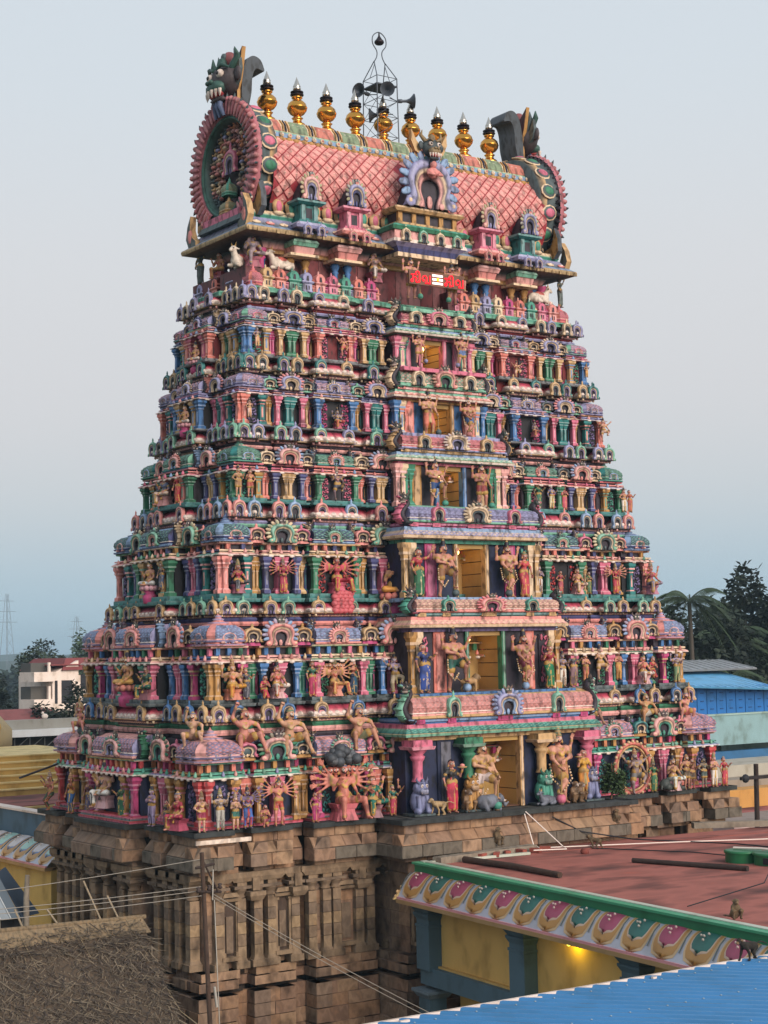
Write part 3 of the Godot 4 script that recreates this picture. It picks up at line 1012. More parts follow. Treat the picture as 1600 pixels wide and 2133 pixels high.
# broad pilaster with a dark slot down its middle and stepped brackets, 1 high, 0.5 wide
func pilaster(c1: Color, c2: Color) -> ArrayMesh:
	var key := "pil%s%s" % [c1.to_html(), c2.to_html()]
	if orn.has(key): return orn[key]
	var m := MB.new()
	var d := c1.darkened(0.55)
	m.k(c1).block(Vector3(0, 0, 0), 0.25, 0.16, 0.07)
	m.k(c2).block(Vector3(0, 0.07, 0), 0.23, 0.14, 0.03)
	m.k(c1).block(Vector3(0, 0.1, 0), 0.21, 0.13, 0.05, 0.17, 0.11)
	m.k(d).block(Vector3(0, 0.15, -0.02), 0.12, 0.09, 0.5)
	for s in [-1, 1]:
		m.k(c1).block(Vector3(s * 0.085, 0.15, 0), 0.055, 0.11, 0.5)
		m.k(c2).block(Vector3(s * 0.085, 0.2, 0.111), 0.02, 0.006, 0.4)
		m.k(c2).block(Vector3(s * 0.09, 0.6, 0.0), 0.07, 0.12, 0.03)
		m.k(c1).block(Vector3(s * 0.1, 0.65, 0), 0.07, 0.12, 0.06, 0.09, 0.13)
		m.k(c1).block(Vector3(s * 0.1, 0.71, 0), 0.08, 0.13, 0.05, 0.1, 0.15)
		m.k(c2).block(Vector3(s * 0.12, 0.76, 0), 0.1, 0.14, 0.035)
	m.k(c1).block(Vector3(0, 0.795, 0), 0.19, 0.13, 0.06, 0.24, 0.15)
	m.k(c2).block(Vector3(0, 0.855, 0), 0.26, 0.16, 0.035)
	m.k(c1).block(Vector3(0, 0.89, 0), 0.24, 0.15, 0.11, 0.28, 0.17)
	orn[key] = m.mesh()
	return orn[key]

# panel of carved leaf scrolls, 1 high, 0.4 wide
func scroll_panel(c1: Color, c2: Color) -> ArrayMesh:
	var key := "scr%s%s" % [c1.to_html(), c2.to_html()]
	if orn.has(key): return orn[key]
	var m := MB.new()
	m.k(c2).block(Vector3(0, 0, 0), 0.2, 0.02, 1.0)
	for q in 5:
		var y := 0.1 + 0.2 * q
		var s := -1 if q % 2 else 1
		m.k(c1).tube([Vector3(s * 0.02, y - 0.1, 0.04), Vector3(s * 0.12, y - 0.03, 0.05), Vector3(s * 0.08, y + 0.06, 0.05), Vector3(-s * 0.02, y + 0.03, 0.05), Vector3(s * 0.03, y, 0.05)], [0.025, 0.03, 0.03, 0.025, 0.03], 5)
		m.ball(Vector3(-s * 0.11, y + 0.04, 0.04), Vector3(0.06, 0.07, 0.035), 3, 6)
	orn[key] = m.mesh()
	return orn[key]

# little parapet shrine, 1 high, 0.46 wide
func mini_shrine(c: Color, tall := true) -> ArrayMesh:
	var key := "mini%s%s" % [c.to_html(), tall]
	if orn.has(key): return orn[key]
	var m := MB.new()
	var w := 0.2 if tall else 0.13
	var l := c.lightened(0.12)
	m.k(c).block(Vector3.ZERO, w * 1.12, w * 1.12, 0.05)
	m.k(l).block(Vector3(0, 0.05, 0), w, w, 0.3)
	m.k(K.dark).block(Vector3(0, 0.1, w), w * 0.42, 0.006, 0.18)
	m.k(c).block(Vector3(0, 0.1, w * 1.02), w * 0.12, 0.012, 0.18)
	m.k(c).block(Vector3(0, 0.35, 0), w * 1.1, w * 1.1, 0.06, w * 1.4, w * 1.4)
	m.k(l).block(Vector3(0, 0.41, 0), w * 1.4, w * 1.4, 0.05, w * 1.25, w * 1.25)
	var path := spread([Vector2(w * 0.9, 0.46), Vector2(w * 1.1, 0.6), Vector2(w * 0.75, 0.76), Vector2(0, 0.84)], 3)
	var pts := []
	for q in path.size():
		var p: Vector2 = path[q]
		for z in [[0.0, w], [0.55, w * 1.04], [0.8, w * 1.1], [1.0, w]]: pts.append(Vector3(p.x * z[0], 0.46 + (p.y - 0.46) * (0.3 + 0.7 * z[0]), z[1]))
		pts.append(Vector3(p.x, p.y, -w))
	for s in [1, -1]:
		var tpts := []
		if s > 0:
			for q in range(path.size() - 1, -1, -1):
				for z in 5: tpts.append(pts[q * 5 + 4 - z])
		else:
			for q in path.size():
				for z in 5: tpts.append(pts[q * 5 + 4 - z] * Vector3(-1, 1, 1))
		m.k(c).grid(tpts, [], path.size(), 5)
	m.k(K.dark).block(Vector3(0, 0.48, w * 1.1), w * 0.3, 0.01, 0.2, w * 0.18, 0.01)
	m.k(l).lathe([[0.05, 0.82], [0.06, 0.86], [0.025, 0.89], [0.045, 0.93], [0.0, 1.0]], 6)
	orn[key] = m.mesh()
	return orn[key]

# corner shrine roof: a square dome, 1 wide, about 0.95 high with its pot finial; with an arch on each face
func kuta(base: Color, tile: Color, edge: Color, arch_c: Color, arch_d: Color) -> ArrayMesh:
	var key := "kuta%s%s%s%s" % [base.to_html(), tile.to_html(), edge.to_html(), arch_c.to_html()]
	if orn.has(key): return orn[key]
	var m := MB.new()
	var ch := func(r: float) -> Array:
		var e := r * 0.72
		return [Vector2(-e, r), Vector2(e, r), Vector2(r, e), Vector2(r, -e), Vector2(e, -r), Vector2(-e, -r), Vector2(-r, -e), Vector2(-r, e)]
	m.mould(ch.call(0.42), [[0.0, 0.0, base], [0.06, 0.0, base], [0.07, 0.05, edge], [0.0, 0.06, base], [0.0, 0.1, base], [0.05, 0.11, edge], [0.07, 0.15, edge], [0.03, 0.17, base], [0.03, 0.2, K.white]])
	var lv := [[0.455, 0.2], [0.475, 0.28], [0.46, 0.37], [0.4, 0.47], [0.31, 0.55], [0.2, 0.6]]
	for q in lv.size() - 1:
		var a = ch.call(lv[q][0])
		var b = ch.call(lv[q + 1][0])
		for s in 8:
			var p0: Vector2 = a[s]
			var p1: Vector2 = a[(s + 1) % 8]
			var p2: Vector2 = b[(s + 1) % 8]
			var p3: Vector2 = b[s]
			if s % 2 == 0 and q < 4:
				m.studs(Vector3(p0.x, lv[q][1], p0.y), Vector3(p1.x, lv[q][1], p1.y), Vector3(p2.x, lv[q + 1][1], p2.y), Vector3(p3.x, lv[q + 1][1], p3.y), 5, 1, edge.darkened(0.4), tile, 0.012)
			else:
				m.k(base).quad(Vector3(p0.x, lv[q][1], p0.y), Vector3(p1.x, lv[q][1], p1.y), Vector3(p2.x, lv[q + 1][1], p2.y), Vector3(p3.x, lv[q + 1][1], p3.y))
	m.k(base).lathe([[0.21, 0.59, base], [0.23, 0.63, edge], [0.15, 0.65, base], [0.1, 0.68, base], [0.13, 0.72, edge], [0.06, 0.76, base], [0.08, 0.8, edge], [0.03, 0.85, base], [0.0, 0.95, base]], 9)
	orn[key] = m.mesh()
	return orn[key]

# wagon roof over a wide bay: 1 long in x, 0.5 deep, about 0.5 high without finials (stretch in use)
func wagon(base: Color, tile: Color, edge: Color, lenx: float, dep: float, hgt: float) -> MB:
	var m := MB.new()
	var hx := lenx / 2
	var ring := [Vector2(-hx, dep), Vector2(hx, dep), Vector2(hx, 0), Vector2(-hx, 0)]
	m.mould(ring, [[0.0, 0.0, base], [0.03, 0.02, base], [0.03, hgt * 0.12, base], [-0.01, hgt * 0.14, edge], [-0.01, hgt * 0.2, edge], [0.02, hgt * 0.22, K.white], [0.0, hgt * 0.26, K.white]])
	var prof := [Vector2(dep * 0.98, hgt * 0.26), Vector2(dep * 1.04, hgt * 0.45), Vector2(dep * 0.98, hgt * 0.65), Vector2(dep * 0.78, hgt * 0.84), Vector2(dep * 0.45, hgt * 0.96), Vector2(0.0, hgt)]
	var nu := maxi(4, int(lenx / 0.16))
	for q in prof.size() - 1:
		var a: Vector2 = prof[q]
		var b: Vector2 = prof[q + 1]
		var p := [Vector3(-hx, a.y, a.x), Vector3(hx, a.y, a.x), Vector3(hx, b.y, b.x), Vector3(-hx, b.y, b.x)]
		if q < 3: m.studs(p[0], p[1], p[2], p[3], nu, 1, edge.darkened(0.35), tile, 0.014)
		else: m.k(base).quad(p[0], p[1], p[2], p[3])
		for s in [-1, 1]:
			m.k(edge).tri(Vector3(s * hx, hgt * 0.26, 0.0), Vector3(s * hx, a.y, a.x) if s < 0 else Vector3(s * hx, a.y, a.x), Vector3(s * hx, b.y, b.x))
	return m

# hooked dragon profile standing at the end of a wagon roof, seen from its side: dark flank, painted edge; faces +x, 1 high
func dragon_end(c1: Color, c2: Color) -> ArrayMesh:
	var key := "dragon%s%s" % [c1.to_html(), c2.to_html()]
	if orn.has(key): return orn[key]
	var m := MB.new()
	var pts := spread([Vector2(-0.08, 0.0), Vector2(0.1, 0.05), Vector2(0.2, 0.3), Vector2(0.1, 0.55), Vector2(-0.02, 0.75), Vector2(0.04, 0.95), Vector2(0.2, 1.02)], 3)
	var rows := []
	for q in pts.size():
		var t := float(q) / (pts.size() - 1)
		var p: Vector2 = pts[q]
		rows.append(Vector3(p.x, p.y, 0))
	for z in [[0.0, 0.3, K.dark], [0.04, 0.2, c1], [0.08, 0.1, c2]]:
		var sh := []
		var rad := []
		for q in rows.size():
			var t := float(q) / (rows.size() - 1)
			sh.append(rows[q] + Vector3(z[0], 0, 0))
			rad.append((0.16 - 0.1 * t) * (1.0 if z[1] > 0.25 else 0.7))
		m.k(z[2]).tube(sh, rad, 6)
	for q in 6:
		var t := 0.12 + 0.13 * q
		var p: Vector3 = rows[int(t * (rows.size() - 1))]
		m.k(c2).ball(p + Vector3(0.16 - 0.08 * t, 0.02, 0), Vector3(0.07, 0.06, 0.13), 3, 6)
	m.k(c1).ball(Vector3(0.02, 0.0, 0), Vector3(0.16, 0.09, 0.16), 4, 7)
	m.k(K.white).lathe([[0.03, 0.0], [0.0, -0.1]], 5, Vector3(0.19, 0.98, 0.05))
	orn[key] = m.mesh()
	return orn[key]

# gilt pot finial, 1.5 high
func finial_parts(o: Node3D) -> void:
	var m := MB.new()
	m.lathe([[0.0, 0.0], [0.24, 0.0], [0.25, 0.05], [0.22, 0.1], [0.15, 0.14], [0.12, 0.2], [0.14, 0.24], [0.17, 0.27], [0.12, 0.3], [0.11, 0.34]], 20)
	put("base", m, mats.gilt, o)
	m = MB.new()
	m.lathe([[0.1, 0.33], [0.2, 0.39], [0.275, 0.49], [0.285, 0.555], [0.295, 0.565], [0.295, 0.585], [0.285, 0.595], [0.26, 0.69], [0.18, 0.77], [0.12, 0.8], [0.12, 0.83], [0.16, 0.86], [0.16, 0.9], [0.11, 0.93]], 22)
	put("pot", m, mats.gilt, o)
	m = MB.new()
	m.lathe([[0.1, 0.92], [0.19, 0.94], [0.2, 0.965], [0.13, 0.99], [0.13, 1.0], [0.19, 1.02], [0.19, 1.05], [0.1, 1.08]], 16)
	put("dark_collar", m, mats.tarnish, o)
	m = MB.new()
	m.lathe([[0.08, 1.07], [0.115, 1.11], [0.12, 1.15], [0.1, 1.19], [0.115, 1.2], [0.08, 1.28], [0.03, 1.42], [0.0, 1.5]], 16)
	put("spike", m, mats.silver, o)

# ---------------------------------------------------------------- the gate tower
const LY := [0.0, 2.56, 5.21, 7.72, 9.81, 11.7, 13.64]
const LA := [9.0, 8.29, 7.64, 6.98, 6.59, 6.24, 5.94]
const LB := [4.53, 3.87, 3.2, 2.82, 2.47, 2.21, 1.89]
const ZONE := [[0.0, 0.03, 0.45, 0.53, 0.6, 0.8], [0.12, 0.19, 0.52, 0.6, 0.67, 0.87], [0.11, 0.2, 0.575, 0.65, 0.705, 0.89], [0.16, 0.23, 0.55, 0.63, 0.65, 0.84], [0.16, 0.2, 0.61, 0.68, 0.69, 0.88], [0.16, 0.22, 0.57, 0.64, 0.65, 0.82]]
const PW := [3.22, 2.6, 2.38, 1.97, 1.64, 1.4]        # porch half widths
const PZ := [5.4, 4.82, 4.3, 3.45, 2.98, 2.74]         # porch floor edges
const PF := [0.0, 3.06, 5.57, 8.08, 10.12, 12.0]       # porch floors
const PA := [1.86, 4.66, 7.04, 9.26, 11.08, 12.93]     # undersides of the porch eaves
const PV := [2.42, 5.16, 7.58, 9.66, 11.46, 13.28]     # feet of the porch vaults
const DW := [0.62, 0.56, 0.47, 0.42, 0.4, 0.36]        # half widths of the doorways
const FR := [[1.0, 0.88, 0.0], [0.88, 0.825, -0.34], [0.825, 0.695, -0.06], [0.695, 0.64, -0.34], [0.64, 0.435, 0.06], [0.435, 0.375, -0.34], [0.375, 0.26, -0.1]]
const SD := [[1.0, 0.7, 0.0], [0.7, 0.62, -0.32], [0.62, 0.4, -0.05], [0.4, 0.33, -0.3]]

# plan of a storey as a ring: half sizes, depth of the breaks, how far the middle of each side comes forward, and a doorway notch
func ring(a: float, b: float, deep := 1.0, side := 0.35, notch := 0.0, nd := 1.0) -> Array:
	var p := []
	var f := func(u: float, out: float) -> void: p.append(Vector2(u * a, b + out))
	for s in FR:
		p.append(Vector2(-s[0] * a, b + s[2] * deep)); p.append(Vector2(-s[1] * a, b + s[2] * deep))
	var o := -0.2 * deep
	p.append(Vector2(-0.26 * a, b + o))
	if notch > 0.0:
		p.append(Vector2(-notch, b + o)); p.append(Vector2(-notch, b + o - nd)); p.append(Vector2(notch, b + o - nd)); p.append(Vector2(notch, b + o))
	p.append(Vector2(0.26 * a, b + o))
	for q in range(FR.size() - 1, -1, -1):
		var s = FR[q]
		p.append(Vector2(s[1] * a, b + s[2] * deep)); p.append(Vector2(s[0] * a, b + s[2] * deep))
	var half := []
	for s in SD:
		half.append(Vector2(s[2] * deep, s[0] * b)); half.append(Vector2(s[2] * deep, s[1] * b))
	half.append(Vector2(side, 0.33 * b))
	for q in half.size(): p.append(Vector2(a + half[q].x, half[q].y))
	for q in range(half.size() - 1, -1, -1): p.append(Vector2(a + half[q].x, -half[q].y))
	p.append(Vector2(-a, -b))
	for q in half.size(): p.append(Vector2(-a - half[q].x, -half[q].y))
	for q in range(half.size() - 1, -1, -1): p.append(Vector2(-a - half[q].x, half[q].y))
	var out := []
	for q in p:
		if out.is_empty() or out[-1].distance_to(q) > 1e-4: out.append(q)
	if out[0].distance_to(out[-1]) < 1e-4: out.pop_back()
	return out

# a place on a face: 0 front, 1 left, 2 right; u along the face, y, out from the wall plane
func spot(face: int, a: float, b: float, u: float, y: float, out: float, s := Vector3.ONE) -> Transform3D:
	if face == 0: return xf(Vector3(u * a, y, b + out), 0.0, s)
	if face == 1: return xf(Vector3(-a - out, y, u * b), -PI / 2, s)
	return xf(Vector3(a + out, y, -u * b), PI / 2, s)

func storey_paint(i: int) -> Dictionary:
	return [
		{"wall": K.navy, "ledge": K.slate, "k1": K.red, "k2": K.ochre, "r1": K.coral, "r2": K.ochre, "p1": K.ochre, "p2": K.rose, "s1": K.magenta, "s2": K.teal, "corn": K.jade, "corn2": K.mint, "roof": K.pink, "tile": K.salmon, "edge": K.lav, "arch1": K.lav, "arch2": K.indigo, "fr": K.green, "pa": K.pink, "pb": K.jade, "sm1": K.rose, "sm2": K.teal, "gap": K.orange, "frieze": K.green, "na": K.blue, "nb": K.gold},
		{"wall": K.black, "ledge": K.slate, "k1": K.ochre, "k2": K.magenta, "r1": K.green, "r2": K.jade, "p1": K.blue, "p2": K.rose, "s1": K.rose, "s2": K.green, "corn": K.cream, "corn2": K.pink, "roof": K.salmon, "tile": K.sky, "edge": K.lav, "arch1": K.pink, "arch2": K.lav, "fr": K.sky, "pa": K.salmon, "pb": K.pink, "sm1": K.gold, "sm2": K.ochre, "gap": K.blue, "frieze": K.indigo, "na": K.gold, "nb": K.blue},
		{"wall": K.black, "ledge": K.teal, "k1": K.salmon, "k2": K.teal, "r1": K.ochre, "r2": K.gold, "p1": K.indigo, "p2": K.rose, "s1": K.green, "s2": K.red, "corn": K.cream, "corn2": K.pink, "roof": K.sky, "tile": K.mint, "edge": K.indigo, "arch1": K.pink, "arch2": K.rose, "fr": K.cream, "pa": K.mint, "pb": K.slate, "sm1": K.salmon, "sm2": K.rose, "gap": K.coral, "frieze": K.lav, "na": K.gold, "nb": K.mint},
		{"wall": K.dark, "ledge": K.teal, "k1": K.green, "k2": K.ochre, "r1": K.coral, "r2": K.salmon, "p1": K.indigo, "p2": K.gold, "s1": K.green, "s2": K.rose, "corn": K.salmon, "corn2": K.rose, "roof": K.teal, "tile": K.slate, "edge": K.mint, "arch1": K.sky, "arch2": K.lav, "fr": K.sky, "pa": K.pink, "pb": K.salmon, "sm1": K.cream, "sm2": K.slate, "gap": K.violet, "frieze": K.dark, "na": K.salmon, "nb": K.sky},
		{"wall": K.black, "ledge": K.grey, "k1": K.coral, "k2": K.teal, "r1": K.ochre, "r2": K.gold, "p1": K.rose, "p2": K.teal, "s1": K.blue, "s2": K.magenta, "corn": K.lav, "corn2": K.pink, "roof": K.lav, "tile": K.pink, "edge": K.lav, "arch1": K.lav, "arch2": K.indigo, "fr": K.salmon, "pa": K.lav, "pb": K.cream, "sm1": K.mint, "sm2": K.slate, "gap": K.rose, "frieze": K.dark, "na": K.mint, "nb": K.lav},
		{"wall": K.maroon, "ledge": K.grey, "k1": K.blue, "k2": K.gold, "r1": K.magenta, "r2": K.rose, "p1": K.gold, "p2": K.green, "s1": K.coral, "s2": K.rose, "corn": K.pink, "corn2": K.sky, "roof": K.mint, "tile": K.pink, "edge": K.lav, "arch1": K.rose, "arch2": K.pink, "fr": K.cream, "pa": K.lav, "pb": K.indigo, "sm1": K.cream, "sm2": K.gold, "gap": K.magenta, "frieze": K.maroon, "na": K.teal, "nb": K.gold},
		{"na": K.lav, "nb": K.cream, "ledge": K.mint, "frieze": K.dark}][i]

func kapota(a: float, b: float, y: float, h: float, P: Dictionary, st: Node3D, deep: float) -> void:
	var m := MB.new()
	var top: Color = P.ledge
	var red := C("c04a5e")
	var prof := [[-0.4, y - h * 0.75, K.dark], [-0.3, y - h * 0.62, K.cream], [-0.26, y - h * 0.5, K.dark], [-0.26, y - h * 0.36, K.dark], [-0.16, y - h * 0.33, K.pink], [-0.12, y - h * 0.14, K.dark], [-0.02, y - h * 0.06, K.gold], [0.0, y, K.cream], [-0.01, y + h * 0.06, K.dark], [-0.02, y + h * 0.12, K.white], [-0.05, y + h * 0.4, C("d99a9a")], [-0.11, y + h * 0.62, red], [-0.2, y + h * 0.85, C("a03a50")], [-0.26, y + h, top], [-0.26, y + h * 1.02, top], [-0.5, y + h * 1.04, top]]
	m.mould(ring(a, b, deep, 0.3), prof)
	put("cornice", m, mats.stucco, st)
	# rounded petals hanging along the lip, and a row of beads below
	var pe := MB.new()
	var be := MB.new()
	var path := ring(a, b, deep, 0.3)
	for q in path.size():
		var p: Vector2 = path[q]
		var r: Vector2 = path[(q + 1) % path.size()]
		var l := p.distance_to(r)
		var d := (r - p).normalized()
		var n := Vector2(-d.y, d.x)
		if n.y < -0.5 or n.x > 0.5: continue
		if l < 0.25: continue
		var cnt := maxi(1, int(l / 0.21))
		for w in cnt:
			var c := p.lerp(r, (w + 0.5) / cnt)
			var turn := atan2(n.x, n.y)
			pe.x = xf(Vector3(c.x + n.x * -0.045, y + h * 0.26, c.y + n.y * -0.045), turn, Vector3.ONE)
			pe.k(K.white).ball(Vector3(0, 0, 0), Vector3(0.42 * l / cnt, h * 0.2, 0.055), 4, 7)
		var cb := maxi(1, int(l / 0.11))
		for w in cb:
			var c := p.lerp(r, (w + 0.5) / cb) - n * 0.17
			be.k(K.cream if P.frieze != K.dark else K.pink).ball(Vector3(c.x, y - h * 0.22, c.y), Vector3(0.045, 0.045, 0.045), 3, 5)
	put("petal_trim", pe, mats.stucco, st).set_meta("kind", "stuff")
	put("bead_string", be, mats.stucco, st).set_meta("kind", "stuff")

func storey(i: int, root: Node3D) -> void:
	var P: Dictionary = storey_paint(i)
	var st := group_node("storey", root)
	var y0: float = LY[i]
	var H: float = LY[i + 1] - y0
	var z = ZONE[i]
	var deep := 1.0
	var a: float = LA[i] - (0.28 if i > 0 else 0.38)
	var b: float = LB[i] - (0.28 if i > 0 else 0.4)
	var a2: float = LA[i + 1]
	var b2: float = LB[i + 1]
	var yl: float = y0 + z[1] * H
	var yp: float = y0 + z[2] * H
	var yc: float = y0 + z[3] * H
	var yg: float = y0 + z[4] * H
	var yr: float = y0 + z[5] * H
	var dw: float = DW[i] + 0.1
	# wall
	var m := MB.new()
	var wall: Color = P.wall
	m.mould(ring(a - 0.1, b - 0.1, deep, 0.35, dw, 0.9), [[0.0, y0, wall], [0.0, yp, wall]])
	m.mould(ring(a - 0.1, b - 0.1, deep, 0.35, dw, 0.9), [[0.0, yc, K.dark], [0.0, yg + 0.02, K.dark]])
	var am := minf(a - 0.3, a2 - 0.3)
	var bm := minf(b - 0.3, b2 - 0.3)
	var fh: float = (LY[i + 1] - 0.1 - yg) / 7.0
	var fp := [[0.0, yg - 0.05, P.frieze]]
	for q in 7:
		var fc: Color = [P.frieze, P.corn2, K.dark, P.arch1, K.dark, P.pa, P.frieze][q]
		var fo := 0.05 * (q % 2) + 0.012 * q
		fp.append_array([[fo, yg + fh * q, fc], [fo + 0.03, yg + fh * (q + 0.5), fc], [fo, yg + fh * (q + 0.97), fc]])
	m.mould(ring(am, bm, deep, 0.2), fp)
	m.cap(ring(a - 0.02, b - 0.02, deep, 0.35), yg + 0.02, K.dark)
	put("wall", m, mats.stucco, st)
	# ledge
	m = MB.new()
	var lc: Color = P.ledge
	if i > 0:
		var ky: float = y0 + z[0] * H
		m.mould(ring(a, b, deep, 0.45), [[-0.2, ky, lc], [0.16, ky + 0.01, lc], [0.18, ky + (yl - ky) * 0.45, lc.lightened(0.12)], [0.1, ky + (yl - ky) * 0.5, lc], [0.1, yl, lc.lightened(0.08)], [-0.2, yl + 0.004, lc]])
		m.cap(ring(a - 0.05, b - 0.05, deep, 0.45), yl + 0.002, lc)
	else:
		m.mould(ring(a, b, deep, 0.5), [[0.0, 0.0, K.dark], [0.14, 0.0, P.p2], [0.15, 0.06, P.k1], [0.09, 0.08, P.s2], [0.1, 0.14, P.p2], [0.02, 0.16, P.k1], [-0.2, 0.18, P.k1]])
	put("ledge", m, mats.stucco, st)
	# cornice over the pilasters: a small awning with hanging tongues
	m = MB.new()
	var hh := yc - yp
	var ca := [P.corn, P.k1, P.corn2, P.p1, P.corn, P.s1]
	var cb := [P.corn2, P.arch1, P.corn, P.pa, P.r1]
	m.mould(ring(a, b, deep, 0.4, dw, 0.9), [[-0.12, yp, cb], [0.08, yp + hh * 0.05, cb], [0.15, yp + hh * 0.18, K.white], [0.13, yp + hh * 0.35, cb], [0.05, yp + hh * 0.6, ca], [0.03, yp + hh * 0.62, K.dark], [0.03, yp + hh * 0.7, K.dark], [0.08, yp + hh * 0.72, ca], [0.07, yp + hh * 0.9, ca], [-0.05, yp + hh, cb]])
	# string course above the little openings
	m.mould(ring(a, b, deep, 0.4), [[-0.08, yg - 0.02, P.arch1], [0.04, yg, cb], [0.05, yg + 0.04, ca], [-0.02, yg + 0.05, K.dark], [-0.25, yg + 0.065, K.dark]])
	put("entablature", m, mats.stucco, st)
	# small upright leaves along the awning and stub posts in the openings above it
	var fr := MB.new()
	var path := ring(a, b, deep, 0.4)
	var tick := 0
	for q in path.size():
		var p: Vector2 = path[q]
		var r: Vector2 = path[(q + 1) % path.size()]
		var d := (r - p).normalized()
		var n := Vector2(-d.y, d.x)
		if n.y < -0.5 or n.x > 0.5 or p.distance_to(r) < 0.2: continue
		var cnt := maxi(1, int(p.distance_to(r) / 0.3))
		for w in cnt:
			var c := p.lerp(r, (w + 0.5) / cnt)
			tick += 1
			fr.x = xf(Vector3(c.x + n.x * 0.1, yp + hh * 0.45, c.y + n.y * 0.1), atan2(n.x, n.y))
			fr.k([P.corn, P.corn2, P.arch1, P.pa, P.corn2][tick % 5]).lathe([[0.045, 0.0], [0.055, hh * 0.2], [0.03, hh * 0.45], [0.0, hh * 0.7]], 5)
			fr.k(K.white).ball(Vector3(0, -hh * 0.35, 0.03), Vector3(0.1, hh * 0.22, 0.03), 3, 6)
			fr.x = xf(Vector3(c.x - n.x * 0.03, yc, c.y - n.y * 0.03), atan2(n.x, n.y))
			if yg - yc > 0.1: fr.k([P.k1, P.gap, P.p1, P.r1, P.s1][tick % 5]).block(Vector3.ZERO, 0.055, 0.05, yg - yc)
	put("leaf_fringe", fr, mats.stucco, st).set_meta("kind", "stuff")
	kapota(a2, b2, LY[i + 1], (LY[i + 2] - LY[i + 1]) * ZONE[i + 1][0] if i < 5 else 0.3, storey_paint(i + 1), st, deep)
	var ph := yp - yl
	var rh := yr - yg
	# bays
	for face in [0, 1, 2]:
		var fa := a
		var fb := b
		var len := a if face == 0 else b
		for s in [-1, 1]:
			if face == 2 and s < 0: continue   # right side: only the part near the front corner
			var s2: int = s if face != 2 else -1
			# corner posts
			var us := [0.985, 0.9] if face == 0 else [0.97, 0.74]
			for q in 2:
				put("post", post(P.k1 if q == 0 else P.k2, P.k1.lightened(0.15)), mats.stucco, st, spot(face, a, b, s2 * us[q], yl, 0.0, Vector3(0.85, ph, 0.85)))
			put("scroll_panel", scroll_panel(K.jade if i % 2 else K.violet, P.wall), mats.stucco, st, spot(face, a, b, s2 * (0.94 if face == 0 else 0.85), yl + 0.05, -0.08, Vector3(0.9, ph * 0.85, 1)))
			if face == 2: continue
			var rs := [0.852, 0.667, 0.407] if face == 0 else [0.66, 0.365]
			for q in rs.size():
				var w := 0.75 if face == 0 else 0.62
				put("pilaster", pilaster(P.r1 if q != 1 else P.r2, (P.r1 if q != 1 else P.r2).lightened(0.18)), mats.stucco, st, spot(face, a, b, s * rs[q], yl, -0.22, Vector3(w * (0.7 + 0.04 * (5 - i)), ph, 0.8)))
				var aw := 0.5 + 0.03 * (5 - i)
				for e in [-1, 1]: put("slim_post", post([P.s1, P.p1, K.slate][q % 3], P.k2), mats.stucco, st, spot(face, a, b, s * rs[q] + e * 0.2 / len, yl, -0.26, Vector3(0.45, ph, 0.6)))
				var pm := MB.new()
				put("pedestal", _pedestal(P.sm1 if i > 1 else P.k2), mats.stucco, st, spot(face, a, b, s * rs[q], yg + 0.04, -0.2, Vector3(aw * 0.8, rh * 0.3, 0.3)))
				put("small_arch", arch(P.sm1 if q != 1 else P.sm2, K.cream, K.dark, null, null, null), mats.stucco, st, spot(face, a, b, s * rs[q], yg + 0.02 + rh * 0.2, -0.06, Vector3(aw, rh * 0.82, 0.45)))
			# framed bay with its large arch
			var ps := [[0.76, 0.062], [0.318, 0.05]] if face == 0 else [[0.51, 0.1]]
			for q in ps:
				for e in [-1, 1]:
					put("post", post(P.p1, P.p1.lightened(0.2)), mats.stucco, st, spot(face, a, b, s * (q[0] + e * q[1]), yl, -0.0, Vector3(0.75, ph, 0.75)))
				if not (i == 0 and q[0] < 0.5): put("pilaster", pilaster(P.p2, P.p2.lightened(0.2)), mats.stucco, st, spot(face, a, b, s * q[0], yl, -0.08, Vector3(0.8, ph, 0.9)))
				var aw2 := (0.118 * a if face == 0 else 0.13 * b + 0.34) * 1.0
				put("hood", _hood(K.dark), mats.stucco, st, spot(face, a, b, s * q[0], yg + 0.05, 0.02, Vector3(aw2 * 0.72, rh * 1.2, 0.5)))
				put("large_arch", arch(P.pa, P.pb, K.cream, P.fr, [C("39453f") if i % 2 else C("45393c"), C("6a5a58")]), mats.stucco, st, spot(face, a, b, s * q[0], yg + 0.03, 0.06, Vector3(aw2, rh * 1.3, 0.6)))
			# wide bay under a wagon roof (front only; the side has one in its middle)
			if face == 0:
				var u := 0.5375
				for e in [-1, 1]:
					put("post", post(P.s1, P.s1.lightened(0.15)), mats.stucco, st, spot(0, a, b, s * u + e * 0.087, yl, 0.06, Vector3(0.9, ph, 0.85)))
					put("scroll_panel", scroll_panel(P.s2, K.dark), mats.stucco, st, spot(0, a, b, s * u + e * 0.055, yl + 0.04, -0.02, Vector3(0.8, ph * 0.85, 1)))
				_wagon_bay(st, P, spot(0, a, b, s * u, yg + 0.05, -0.45), 0.17 * a, 0.48, rh * 0.92, i)
		if face == 1:
			for e in [-1, 1]:
				for w in [0.3, 0.19]:
					put("post", post(P.s1 if w > 0.2 else P.r2, P.s1.lightened(0.15)), mats.stucco, st, spot(1, a, b, e * w, yl, 0.36, Vector3(1.0, ph, 0.9)))
				put("scroll_panel", scroll_panel(P.s2, K.dark), mats.stucco, st, spot(1, a, b, e * 0.245, yl + 0.04, 0.28, Vector3(0.8, ph * 0.85, 1)))
			_wagon_bay(st, P, spot(1, a, b, 0.0, yg + 0.05, -0.2), 0.56 * b, 0.56, rh * 1.15, i)
